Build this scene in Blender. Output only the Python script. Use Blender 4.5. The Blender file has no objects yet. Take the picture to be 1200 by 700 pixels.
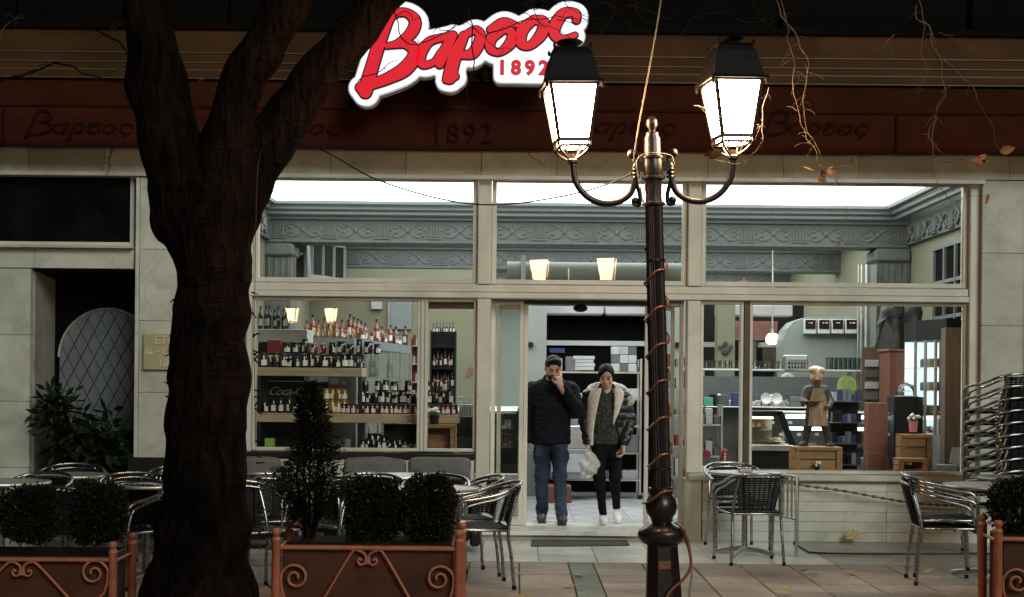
import bpy, bmesh, math, random
import numpy as np
from mathutils import Vector, Matrix, noise as mnoise
R = math.radians
rng = random.Random(7)
SC = bpy.context.scene
COL = SC.collection

# ------------------------------------------------------------------ camera, sky, light, exposure
F_PX, PX, PY, ROLL = 1667.0, 606.0, 450.0, R(0.55)       # focal length and principal point in photo pixels
CAM_Y, CAM_Z = -13.55, 1.5
cam = bpy.data.cameras.new('camera'); camo = bpy.data.objects.new('camera', cam); COL.objects.link(camo)
cam.sensor_width = 36.0; cam.lens = F_PX / 1200 * 36
cam.shift_x = -(PX - 600) / 1200; cam.shift_y = (PY - 350) / 1200
cam.clip_start = 0.05; cam.clip_end = 600
camo.matrix_world = Matrix.Translation((0, CAM_Y, CAM_Z)) @ Matrix.Rotation(R(90), 4, 'X') @ Matrix.Rotation(ROLL, 4, 'Z')
SC.camera = camo

SUN_EL, SUN_AZ = 27.0, 27.0          # night glow of the street, arriving over the camera's right shoulder
world = bpy.data.worlds.new('World'); SC.world = world; world.use_nodes = True
wn = world.node_tree
sky = wn.nodes.new('ShaderNodeTexSky'); sky.sky_type = 'NISHITA'; sky.sun_disc = False
sky.sun_elevation = R(SUN_EL); sky.sun_rotation = R(180 - SUN_AZ)
bg = wn.nodes['Background']; bg.inputs['Strength'].default_value = 0.0025
wn.links.new(sky.outputs[0], bg.inputs['Color'])
sun = bpy.data.lights.new('sun', 'SUN'); suno = bpy.data.objects.new('sun', sun); COL.objects.link(suno)
sun.energy = 0.98; sun.angle = R(26); sun.color = (0.93, 1.0, 0.93)
sdir = Vector((math.sin(R(SUN_AZ)) * math.cos(R(SUN_EL)), -math.cos(R(SUN_AZ)) * math.cos(R(SUN_EL)), math.sin(R(SUN_EL))))
suno.rotation_euler = sdir.to_track_quat('Z', 'Y').to_euler()
vs = SC.view_settings
SC.display_settings.display_device = 'sRGB'
vs.view_transform = 'Standard'; vs.look = 'None'; vs.gamma = 1.0; vs.exposure = 0.62; vs.use_curve_mapping = False
SC.render.engine = 'CYCLES'
cy = SC.cycles
cy.use_denoising = True; cy.max_bounces = 10; cy.diffuse_bounces = 3; cy.glossy_bounces = 4
cy.transmission_bounces = 6; cy.transparent_max_bounces = 14; cy.caustics_reflective = False; cy.caustics_refractive = False
cy.sample_clamp_indirect = 4.0; cy.use_light_tree = True
try: cy.denoiser = 'OPENIMAGEDENOISE'
except Exception: pass

# ------------------------------------------------------------------ helpers
def at(px, py, Y):
    """photo pixel -> world point on the plane y = Y"""
    dx, dy = px - PX, py - PY
    c, s = math.cos(ROLL), math.sin(ROLL)
    x = dx * c + dy * s; y = -dx * s + dy * c
    k = (Y - CAM_Y) / F_PX
    return Vector((x * k, Y, CAM_Z - y * k))
def sc(Y): return F_PX / (Y - CAM_Y)

def tag(o, label=None, cat=None, group=None, kind=None):
    if label: o['label'] = label
    if cat: o['category'] = cat
    if group: o['group'] = group
    if kind: o['kind'] = kind
    return o
def thing(name, label, cat, loc=(0, 0, 0), rz=0.0, group=None):
    o = bpy.data.objects.new(name, None); COL.objects.link(o)
    o.location = loc; o.rotation_euler = (0, 0, rz); o.empty_display_size = 0.1
    return tag(o, label, cat, group)
def put(name, mesh, parent=None, loc=(0, 0, 0), rot=(0, 0, 0), scale=(1, 1, 1), mat=None):
    o = bpy.data.objects.new(name, mesh); COL.objects.link(o)
    o.location = loc; o.rotation_euler = rot; o.scale = scale
    if parent: o.parent = parent
    if mat is not None and not mesh.materials: mesh.materials.append(mat)
    return o
def copy_tree(o, parent=None):
    c = o.copy(); COL.objects.link(c); c.parent = parent
    for ch in list(o.children): copy_tree(ch, c)
    return c

class MB:
    """collects simple shapes and links them as one mesh"""
    def __init__(s): s.v = []; s.f = []
    def add(s, vs_, fs_):
        b = len(s.v); s.v += [tuple(p) for p in vs_]; s.f += [tuple(i + b for i in f) for f in fs_]; return s
    def box(s, x0, x1, y0, y1, z0, z1, rz=0.0, piv=None, mtx=None):
        p = [Vector((x, y, z)) for x in (x0, x1) for y in (y0, y1) for z in (z0, z1)]
        if rz:
            c = Vector(piv) if piv else Vector(((x0 + x1) / 2, (y0 + y1) / 2, 0)); m = Matrix.Rotation(rz, 3, 'Z')
            p = [m @ (q - c) + c for q in p]
        if mtx: p = [mtx @ q for q in p]
        return s.add(p, [(0, 1, 3, 2), (4, 6, 7, 5), (0, 4, 5, 1), (2, 3, 7, 6), (0, 2, 6, 4), (1, 5, 7, 3)])
    def tube(s, pts, r, n=8, closed=False, flat=1.0):
        pts = [Vector(p) for p in pts]; m = len(pts)
        rs = list(r) if hasattr(r, '__len__') else [r] * m
        tang = []
        for i in range(m):
            a = pts[(i - 1) % m] if (closed or i > 0) else pts[i]
            b = pts[(i + 1) % m] if (closed or i < m - 1) else pts[i]
            t = b - a
            tang.append(t.normalized() if t.length > 1e-9 else Vector((0, 0, 1)))
        u = tang[0].orthogonal().normalized(); vs_ = []
        for i in range(m):
            t = tang[i]; u = u - t * u.dot(t)
            u = u.normalized() if u.length > 1e-6 else t.orthogonal().normalized()
            w = t.cross(u)
            for k in range(n):
                a = 2 * math.pi * k / n
                vs_.append(pts[i] + (u * math.cos(a) + w * math.sin(a) * flat) * rs[i])
        fs_ = []
        for i in range(m if closed else m - 1):
            j = (i + 1) % m
            for k in range(n):
                l = (k + 1) % n
                fs_.append((i * n + k, i * n + l, j * n + l, j * n + k))
        if not closed:
            fs_.append(tuple(range(n - 1, -1, -1))); fs_.append(tuple((m - 1) * n + k for k in range(n)))
        return s.add(vs_, fs_)
    def lathe(s, prof, n=16, c=(0, 0, 0), rot0=0.0):
        c = Vector(c); vs_ = []; fs_ = []
        for r, z in prof:
            for k in range(n):
                a = 2 * math.pi * k / n + rot0
                vs_.append((c.x + r * math.cos(a), c.y + r * math.sin(a), c.z + z))
        m = len(prof)
        for i in range(m - 1):
            for k in range(n):
                l = (k + 1) % n
                fs_.append((i * n + k, i * n + l, (i + 1) * n + l, (i + 1) * n + k))
        fs_.append(tuple(range(n - 1, -1, -1))); fs_.append(tuple((m - 1) * n + k for k in range(n)))
        return s.add(vs_, fs_)
    def ball(s, c, r, n=10, m=7, sz=(1, 1, 1)):
        prof = [(max(1e-4, r * math.sin(math.pi * i / m)), -r * math.cos(math.pi * i / m)) for i in range(m + 1)]
        b = len(s.v); s.lathe(prof, n)
        for i in range(b, len(s.v)):
            x, y, z = s.v[i]; s.v[i] = (c[0] + x * sz[0], c[1] + y * sz[1], c[2] + z * sz[2])
        return s
    def prism(s, poly, y0, y1):
        """poly = [(x, z)] extruded along y"""
        n = len(poly)
        vs_ = [(x, y0, z) for x, z in poly] + [(x, y1, z) for x, z in poly]
        fs_ = [tuple(range(n)), tuple(range(2 * n - 1, n - 1, -1))]
        fs_ += [(i, i + n, (i + 1) % n + n, (i + 1) % n) for i in range(n)]
        return s.add(vs_, fs_)
    def xform(s, m, start=0):
        for i in range(start, len(s.v)): s.v[i] = tuple(m @ Vector(s.v[i]))
        return s
    def mesh(s, name, mat=None, smooth=None, bevel=0.0):
        me = bpy.data.meshes.new(name); me.from_pydata(s.v, [], s.f); me.update()
        bm = bmesh.new(); bm.from_mesh(me)
        bmesh.ops.recalc_face_normals(bm, faces=bm.faces)
        if bevel > 0:
            es = [e for e in bm.edges if len(e.link_faces) == 2 and e.calc_face_angle(0) > R(35)]
            bmesh.ops.bevel(bm, geom=es, offset=bevel, segments=1, affect='EDGES', clamp_overlap=True)
        bm.to_mesh(me); bm.free()
        if smooth:
            me.shade_smooth(); me.set_sharp_from_angle(angle=R(smooth))
        if mat: me.materials.append(mat)
        return me
    def build(s, name, mat, parent=None, smooth=None, bevel=0.0, loc=(0, 0, 0)):
        return put(name, s.mesh(name, mat, smooth, bevel), parent, loc)
def bx(name, mat, parent, x0, x1, y0, y1, z0, z1, bevel=0.0):
    return MB().box(x0, x1, y0, y1, z0, z1).build(name, mat, parent, bevel=bevel)

def np_mesh(name, v, f, mat=None, smooth=True):
    """v (n,3), f (m,4) numpy"""
    me = bpy.data.meshes.new(name); v = np.asarray(v, np.float32); f = np.asarray(f, np.int32)
    k = f.shape[1]
    me.vertices.add(len(v)); me.vertices.foreach_set('co', v.ravel())
    me.loops.add(f.size); me.loops.foreach_set('vertex_index', f.ravel())
    me.polygons.add(len(f)); me.polygons.foreach_set('loop_start', np.arange(0, f.size, k, dtype=np.int32))
    me.polygons.foreach_set('loop_total', np.full(len(f), k, np.int32))
    if smooth: me.polygons.foreach_set('use_smooth', np.ones(len(f), bool))
    me.update(calc_edges=True); me.validate()
    if mat: me.materials.append(mat)
    return me

def catmull(pts, n=8, closed=False):
    P = [Vector(p) for p in pts]; m = len(P); out = []
    for i in range(m if closed else m - 1):
        p0 = P[(i - 1) % m] if (closed or i > 0) else P[0] * 2 - P[1]
        p1 = P[i]; p2 = P[(i + 1) % m]
        p3 = P[(i + 2) % m] if (closed or i < m - 2) else P[-1] * 2 - P[-2]
        for k in range(n):
            t = k / n
            out.append(0.5 * ((2 * p1) + (p2 - p0) * t + (2 * p0 - 5 * p1 + 4 * p2 - p3) * t * t + (3 * p1 - p0 - 3 * p2 + p3) * t ** 3))
    if not closed: out.append(P[-1])
    return out

# signed-distance solids turned into one continuous skin (for bodies, the tree and statues)
class Solid:
    def __init__(s, lo, hi, h):
        s.lo = np.array(lo, np.float32); s.h = h
        n = np.ceil((np.array(hi) - np.array(lo)) / h).astype(int) + 1; s.n = n
        ax = [np.arange(n[i], dtype=np.float32) * h + s.lo[i] for i in range(3)]
        s.ax = ax; s.F = np.full(tuple(n), 1.0, np.float32)
    def _win(s, lo, hi, pad):
        a = np.clip(np.floor((np.array(lo) - pad - s.lo) / s.h).astype(int), 0, s.n - 1)
        b = np.clip(np.ceil((np.array(hi) + pad - s.lo) / s.h).astype(int) + 1, 1, s.n)
        sl = tuple(slice(a[i], b[i]) for i in range(3))
        X, Y, Z = np.meshgrid(*[s.ax[i][sl[i]] for i in range(3)], indexing='ij')
        return sl, X, Y, Z
    def _mix(s, sl, d, k, sub):
        G = s.F[sl]
        if sub:
            if k: h = np.clip(0.5 - 0.5 * (G + d) / k, 0, 1); s.F[sl] = G * (1 - h) + (-d) * h + k * h * (1 - h)
            else: s.F[sl] = np.maximum(G, -d)
        else:
            if k: h = np.clip(0.5 + 0.5 * (d - G) / k, 0, 1); s.F[sl] = d * (1 - h) + G * h - 0 * k - k * h * (1 - h)
            else: s.F[sl] = np.minimum(G, d)
    def cone(s, a, b, ra, rb, k=0.02, fy=1.0, sub=False):
        a = np.array(a, np.float32); b = np.array(b, np.float32); rm = max(ra, rb) * max(1, fy) + 3 * max(k, s.h) + 0.02
        sl, X, Y, Z = s._win(np.minimum(a, b), np.maximum(a, b), rm)
        d = b - a; L = float(d @ d) + 1e-9
        px, py, pz = X - a[0], Y - a[1], Z - a[2]
        t = np.clip((px * d[0] + py * d[1] + pz * d[2]) / L, 0, 1)
        q = np.sqrt((px - t * d[0]) ** 2 + ((py - t * d[1]) / fy) ** 2 + (pz - t * d[2]) ** 2) - (ra + (rb - ra) * t)
        s._mix(sl, q * min(1, fy), k, sub); return s
    def chain(s, pts, k=0.02, fy=1.0):
        for (a, ra), (b, rb) in zip(pts[:-1], pts[1:]): s.cone(a, b, ra, rb, k, fy)
        return s
    def ell(s, c, r, k=0.02, sub=False):
        c = np.array(c, np.float32); r = np.array(r, np.float32)
        sl, X, Y, Z = s._win(c - r, c + r, 3 * max(k, s.h) + 0.02)
        px, py, pz = (X - c[0]) / r[0], (Y - c[1]) / r[1], (Z - c[2]) / r[2]
        k0 = np.sqrt(px * px + py * py + pz * pz) + 1e-6
        k1 = np.sqrt((px / r[0]) ** 2 + (py / r[1]) ** 2 + (pz / r[2]) ** 2) + 1e-6
        s._mix(sl, k0 * (k0 - 1) / k1, k, sub); return s
    def cut(s, axis, val, keep_above=True):
        A = s.ax[axis]; sh = [1, 1, 1]; sh[axis] = len(A)
        d = (val - A if keep_above else A - val).reshape(sh)
        s.F = np.maximum(s.F, d); return s
    def mesh(s, name, mat=None, amp=0.0, freq=8.0, fn=None, ridge=False):
        F = s.F.copy()
        F[0] = F[-1] = 1; F[:, 0] = F[:, -1] = 1; F[:, :, 0] = F[:, :, -1] = 1
        neg = F < 0; nx, ny, nz = F.shape
        C = np.stack([neg[i:nx - 1 + i, j:ny - 1 + j, k:nz - 1 + k] for i in (0, 1) for j in (0, 1) for k in (0, 1)])
        cnt = C.sum(0); act = (cnt > 0) & (cnt < 8)
        idx = np.full(act.shape, -1, np.int64); ii = np.argwhere(act); idx[act] = np.arange(len(ii))
        acc = np.zeros((len(ii), 3)); num = np.zeros(len(ii))
        cor = [(i, j, k) for i in (0, 1) for j in (0, 1) for k in (0, 1)]
        for a in cor:
            for ax_ in range(3):
                if a[ax_] == 0:
                    b = list(a); b[ax_] = 1
                    fa = F[ii[:, 0] + a[0], ii[:, 1] + a[1], ii[:, 2] + a[2]]; fb = F[ii[:, 0] + b[0], ii[:, 1] + b[1], ii[:, 2] + b[2]]
                    m = (fa < 0) != (fb < 0)
                    t = np.where(m, fa / np.where(m, fa - fb, 1), 0)
                    p = np.array(a, float)[None] + t[:, None] * (np.array(b, float) - np.array(a, float))[None]
                    acc[m] += p[m]; num[m] += 1
        V = (ii + acc / num[:, None]) * s.h + s.lo[None]
        Q = []
        for ax_ in range(3):
            sl0 = [slice(1, -1)] * 3; sl0[ax_] = slice(0, -1)
            sl1 = list(sl0); sl1[ax_] = slice(1, None)
            a = neg[tuple(sl0)]; b = neg[tuple(sl1)]
            e = np.argwhere(a != b)
            flip = a[a != b]
            e = e + np.array([0 if i == ax_ else 1 for i in range(3)])
            u, w = [(1, 2), (2, 0), (0, 1)][ax_]
            def g(du, dw):
                q = e.copy(); q[:, u] -= du; q[:, w] -= dw
                return idx[q[:, 0], q[:, 1], q[:, 2]]
            quad = np.stack([g(1, 1), g(0, 1), g(0, 0), g(1, 0)], 1)
            quad[~flip] = quad[~flip][:, ::-1]
            Q.append(quad)
        Q = np.concatenate(Q); Q = Q[(Q >= 0).all(1)]
        if fn is not None: V = fn(V)
        me = np_mesh(name, V, Q, mat)
        if amp:
            nr = np.zeros(len(me.vertices) * 3, np.float32); me.vertices.foreach_get('normal', nr); nr = nr.reshape(-1, 3)
            V2 = np.array(V); off = rng.random() * 50
            for i in range(len(V2)):
                p = Vector(V2[i]) * freq + Vector((off, off, off)); d = mnoise.noise(p)
                if ridge: d = 0.7 * d + 0.9 * (0.35 - abs(mnoise.noise(Vector((p.x * 1.3, p.y * 1.3, p.z * 2.6)))))
                V2[i] += nr[i] * amp * d
            me.vertices.foreach_set('co', V2.astype(np.float32).ravel()); me.update()
        return me

# outlines from brush strokes -> flat lettering (2-D signed distance, marching squares, filled and extruded)
def stroke_field(strokes, X, Y, grow=0.0):
    F = np.full(X.shape, 1e3)
    for st in strokes:
        for (x0, y0, r0), (x1, y1, r1) in zip(st[:-1], st[1:]):
            dx, dy = x1 - x0, y1 - y0; L = dx * dx + dy * dy + 1e-9
            t = np.clip(((X - x0) * dx + (Y - y0) * dy) / L, 0, 1)
            F = np.minimum(F, np.hypot(X - x0 - t * dx, Y - y0 - t * dy) - (r0 + (r1 - r0) * t))
    return F - grow
def contours(F, x0, y0, h):
    neg = F < 0; segs = {}
    ny, nx = F.shape
    def pt(a, b):
        fa, fb = F[a], F[b]; t = fa / (fa - fb)
        return (x0 + h * (a[1] + t * (b[1] - a[1])), y0 + h * (a[0] + t * (b[0] - a[0])))
    nxt = {}; pos = {}
    m = neg[:-1, :-1].astype(int) + neg[:-1, 1:] + neg[1:, :-1] + neg[1:, 1:]
    for i, j in np.argwhere((m > 0) & (m < 4)):
        c = [(i, j), (i, j + 1), (i + 1, j + 1), (i + 1, j)]
        ents = []
        for q in range(4):
            a, b = c[q], c[(q + 1) % 4]
            if neg[a] != neg[b]:
                key = (min(a, b), max(a, b)); pos[key] = pt(*key); ents.append((key, neg[a]))
        outs = [e[0] for e in ents if e[1]]; ins = [e[0] for e in ents if not e[1]]
        for o_, i_ in zip(outs, ins): nxt[i_] = o_
    loops = []
    while nxt:
        st, cur = next(iter(nxt.items())); loop = [pos[st]]; del nxt[st]
        while cur != st and cur in nxt:
            loop.append(pos[cur]); n2 = nxt[cur]; del nxt[cur]; cur = n2
        if len(loop) > 6: loops.append(loop)
    return loops
def fill_mesh(name, loops, thick, mat, tf):
    cu = bpy.data.curves.new(name, 'CURVE'); cu.dimensions = '2D'; cu.fill_mode = 'BOTH'; cu.extrude = thick / 2
    for lp in loops:
        sp = cu.splines.new('POLY'); sp.points.add(len(lp) - 1)
        for p, (x, y) in zip(sp.points, lp): p.co = (*tf(x, y), 0, 1)
        sp.use_cyclic_u = True
    o = bpy.data.objects.new(name, cu); COL.objects.link(o)
    dg = bpy.context.evaluated_depsgraph_get(); me = bpy.data.meshes.new_from_object(o.evaluated_get(dg))
    bpy.data.objects.remove(o); bpy.data.curves.remove(cu)
    me.transform(Matrix.Rotation(R(90), 4, 'X')); me.name = name        # stands upright, faces -y
    me.materials.clear(); me.materials.append(mat); return me
def text_mesh(body, size, mat, thick=0.002, shear=0.0, bold=0.0, space=1.0, align='CENTER'):
    cu = bpy.data.curves.new('lettering', 'FONT'); cu.body = body; cu.size = size; cu.extrude = thick / 2
    cu.shear = shear; cu.offset = bold; cu.space_character = space; cu.align_x = align; cu.align_y = 'CENTER'; cu.resolution_u = 3
    o = bpy.data.objects.new('lettering', cu); COL.objects.link(o)
    dg = bpy.context.evaluated_depsgraph_get(); me = bpy.data.meshes.new_from_object(o.evaluated_get(dg))
    bpy.data.objects.remove(o); bpy.data.curves.remove(cu)
    me.transform(Matrix.Rotation(R(90), 4, 'X')); me.name = 'lettering'
    me.materials.clear(); me.materials.append(mat); return me

# ------------------------------------------------------------------ materials
def newmat(name):
    m = bpy.data.materials.new(name); m.use_nodes = True
    nt = m.node_tree; return m, nt, nt.nodes['Principled BSDF']
def N(nt, t, **kw):
    n = nt.nodes.new(t)
    for k, v in kw.items(): setattr(n, k, v)
    return n
def M(name, col, rough=0.5, metal=0.0, var=0.2, scale=6.0, bump=0.0, bscale=40.0, rand=0.0, coat=0.0, stretch=(1, 1, 1), spec=0.5, rvar=0.12, sheen=0.0):
    m, nt, p = newmat(name); L = nt.links.new
    tc = N(nt, 'ShaderNodeTexCoord'); mp = N(nt, 'ShaderNodeMapping'); mp.inputs['Scale'].default_value = stretch
    L(tc.outputs['Object'], mp.inputs['Vector'])
    no = N(nt, 'ShaderNodeTexNoise'); no.inputs['Scale'].default_value = scale; no.inputs['Detail'].default_value = 6
    L(mp.outputs[0], no.inputs['Vector'])
    mr = N(nt, 'ShaderNodeMapRange'); mr.inputs['From Min'].default_value = 0.3; mr.inputs['From Max'].default_value = 0.7
    mr.inputs['To Min'].default_value = 1 - var; mr.inputs['To Max'].default_value = 1 + var
    L(no.outputs['Fac'], mr.inputs['Value'])
    val = mr.outputs[0]
    if rand:
        oi = N(nt, 'ShaderNodeObjectInfo'); m2 = N(nt, 'ShaderNodeMapRange')
        m2.inputs['To Min'].default_value = 1 - rand; m2.inputs['To Max'].default_value = 1 + rand
        L(oi.outputs['Random'], m2.inputs['Value'])
        mu = N(nt, 'ShaderNodeMath', operation='MULTIPLY'); L(val, mu.inputs[0]); L(m2.outputs[0], mu.inputs[1]); val = mu.outputs[0]
    mx = N(nt, 'ShaderNodeVectorMath', operation='SCALE'); mx.inputs[0].default_value = col[:3]
    L(val, mx.inputs['Scale']); L(mx.outputs[0], p.inputs['Base Color'])
    rr = N(nt, 'ShaderNodeMapRange'); rr.inputs['To Min'].default_value = max(0.03, rough - rvar); rr.inputs['To Max'].default_value = min(1, rough + rvar)
    L(no.outputs['Fac'], rr.inputs['Value']); L(rr.outputs[0], p.inputs['Roughness'])
    p.inputs['Metallic'].default_value = metal; p.inputs['Specular IOR Level'].default_value = spec
    if coat: p.inputs['Coat Weight'].default_value = coat; p.inputs['Coat Roughness'].default_value = 0.12
    if sheen: p.inputs['Sheen Weight'].default_value = sheen
    if bump:
        nb = N(nt, 'ShaderNodeTexNoise'); nb.inputs['Scale'].default_value = bscale; nb.inputs['Detail'].default_value = 5
        L(mp.outputs[0], nb.inputs['Vector'])
        bp = N(nt, 'ShaderNodeBump'); bp.inputs['Strength'].default_value = bump; bp.inputs['Distance'].default_value = 0.01
        L(nb.outputs['Fac'], bp.inputs['Height']); L(bp.outputs[0], p.inputs['Normal'])
    return m
def emit(name, col, s):
    m, nt, p = newmat(name)
    p.inputs['Base Color'].default_value = (*[min(1, c) * 0.8 for c in col], 1); p.inputs['Roughness'].default_value = 0.4
    p.inputs['Emission Color'].default_value = (*col, 1); p.inputs['Emission Strength'].default_value = s
    return m
def glassmat(name, tint=(0.93, 0.96, 0.94), refl=0.42, rough=0.0, ior=1.5, dirt=0.003):
    m, nt, p = newmat(name); L = nt.links.new; nt.nodes.remove(p); out = nt.nodes['Material Output']
    tr = N(nt, 'ShaderNodeBsdfTransparent'); tr.inputs[0].default_value = (*tint, 1)
    gl = N(nt, 'ShaderNodeBsdfGlossy'); gl.inputs['Roughness'].default_value = rough; gl.inputs[0].default_value = (refl, refl, refl, 1)
    fr = N(nt, 'ShaderNodeFresnel'); fr.inputs[0].default_value = ior
    mx = N(nt, 'ShaderNodeMixShader'); L(fr.outputs[0], mx.inputs[0]); L(tr.outputs[0], mx.inputs[1]); L(gl.outputs[0], mx.inputs[2])
    df = N(nt, 'ShaderNodeBsdfDiffuse'); df.inputs[0].default_value = (0.6, 0.6, 0.56, 1)
    tc = N(nt, 'ShaderNodeTexCoord'); no = N(nt, 'ShaderNodeTexNoise'); no.inputs['Scale'].default_value = 3; no.inputs['Detail'].default_value = 8
    L(tc.outputs['Object'], no.inputs['Vector'])
    mr = N(nt, 'ShaderNodeMapRange'); mr.inputs['From Min'].default_value = 0.4; mr.inputs['From Max'].default_value = 0.9; mr.inputs['To Max'].default_value = dirt * 2
    mr.inputs['To Min'].default_value = dirt * 0.4
    L(no.outputs['Fac'], mr.inputs['Value'])
    m2 = N(nt, 'ShaderNodeMixShader'); L(mr.outputs[0], m2.inputs[0]); L(mx.outputs[0], m2.inputs[1]); L(df.outputs[0], m2.inputs[2])
    L(m2.outputs[0], out.inputs['Surface']); return m
def marble(name, col, dark, rand=0.12, rough=0.35, vein=0.5):
    m, nt, p = newmat(name); L = nt.links.new
    tc = N(nt, 'ShaderNodeTexCoord'); oi = N(nt, 'ShaderNodeObjectInfo')
    ad = N(nt, 'ShaderNodeVectorMath', operation='ADD'); sc_ = N(nt, 'ShaderNodeMath', operation='MULTIPLY'); sc_.inputs[1].default_value = 37
    L(oi.outputs['Random'], sc_.inputs[0]); L(tc.outputs['Object'], ad.inputs[0]); L(sc_.outputs[0], ad.inputs[1])
    n1 = N(nt, 'ShaderNodeTexNoise'); n1.inputs['Scale'].default_value = 2.2; n1.inputs['Detail'].default_value = 9; n1.inputs['Distortion'].default_value = 1.4
    L(ad.outputs[0], n1.inputs['Vector'])
    rp = N(nt, 'ShaderNodeValToRGB'); e = rp.color_ramp.elements
    e[0].position = 0.36; e[0].color = (*dark, 1); e[1].position = 0.62; e[1].color = (*col, 1)
    e2 = e.new(0.47); e2.color = (*[a * 0.35 + b * 0.65 for a, b in zip(dark, col)], 1)
    L(n1.outputs['Fac'], rp.inputs[0])
    n2 = N(nt, 'ShaderNodeTexNoise'); n2.inputs['Scale'].default_value = 1.1; n2.inputs['Detail'].default_value = 7; n2.inputs['Distortion'].default_value = 2.5
    L(ad.outputs[0], n2.inputs['Vector'])
    ab = N(nt, 'ShaderNodeMath', operation='SUBTRACT'); ab.inputs[1].default_value = 0.5; L(n2.outputs['Fac'], ab.inputs[0])
    a2 = N(nt, 'ShaderNodeMath', operation='ABSOLUTE'); L(ab.outputs[0], a2.inputs[0])
    mr = N(nt, 'ShaderNodeMapRange'); mr.inputs['From Max'].default_value = 0.025; mr.inputs['To Min'].default_value = 1 - vein * 0.6; L(a2.outputs[0], mr.inputs['Value'])
    m2 = N(nt, 'ShaderNodeMapRange'); m2.inputs['To Min'].default_value = 1 - rand; m2.inputs['To Max'].default_value = 1 + rand; L(oi.outputs['Random'], m2.inputs['Value'])
    mu = N(nt, 'ShaderNodeMath', operation='MULTIPLY'); L(mr.outputs[0], mu.inputs[0]); L(m2.outputs[0], mu.inputs[1])
    sc2 = N(nt, 'ShaderNodeVectorMath', operation='SCALE'); L(rp.outputs[0], sc2.inputs[0]); L(mu.outputs[0], sc2.inputs['Scale'])
    L(sc2.outputs[0], p.inputs['Base Color']); p.inputs['Roughness'].default_value = rough
    nb = N(nt, 'ShaderNodeTexNoise'); nb.inputs['Scale'].default_value = 60; L(ad.outputs[0], nb.inputs['Vector'])
    bp = N(nt, 'ShaderNodeBump'); bp.inputs['Strength'].default_value = 0.08; bp.inputs['Distance'].default_value = 0.004
    L(nb.outputs['Fac'], bp.inputs['Height']); L(bp.outputs[0], p.inputs['Normal'])
    return m
def wood(name, c1, c2, rough=0.5, scale=3.0, axis=(1, 12, 12), rand=0.15):
    m, nt, p = newmat(name); L = nt.links.new
    tc = N(nt, 'ShaderNodeTexCoord'); oi = N(nt, 'ShaderNodeObjectInfo')
    mp = N(nt, 'ShaderNodeMapping'); mp.inputs['Scale'].default_value = axis
    ad = N(nt, 'ShaderNodeVectorMath', operation='ADD'); mu = N(nt, 'ShaderNodeMath', operation='MULTIPLY'); mu.inputs[1].default_value = 23
    L(oi.outputs['Random'], mu.inputs[0]); L(tc.outputs['Object'], ad.inputs[0]); L(mu.outputs[0], ad.inputs[1]); L(ad.outputs[0], mp.inputs['Vector'])
    no = N(nt, 'ShaderNodeTexNoise'); no.inputs['Scale'].default_value = scale; no.inputs['Detail'].default_value = 8; no.inputs['Distortion'].default_value = 0.6
    L(mp.outputs[0], no.inputs['Vector'])
    rp = N(nt, 'ShaderNodeValToRGB'); e = rp.color_ramp.elements
    e[0].position = 0.3; e[0].color = (*c2, 1); e[1].position = 0.7; e[1].color = (*c1, 1); L(no.outputs['Fac'], rp.inputs[0])
    m2 = N(nt, 'ShaderNodeMapRange'); m2.inputs['To Min'].default_value = 1 - rand; m2.inputs['To Max'].default_value = 1 + rand; L(oi.outputs['Random'], m2.inputs['Value'])
    s2 = N(nt, 'ShaderNodeVectorMath', operation='SCALE'); L(rp.outputs[0], s2.inputs[0]); L(m2.outputs[0], s2.inputs['Scale'])
    L(s2.outputs[0], p.inputs['Base Color']); p.inputs['Roughness'].default_value = rough
    bp = N(nt, 'ShaderNodeBump'); bp.inputs['Strength'].default_value = 0.15; bp.inputs['Distance'].default_value = 0.004
    L(no.outputs['Fac'], bp.inputs['Height']); L(bp.outputs[0], p.inputs['Normal'])
    return m
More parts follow.
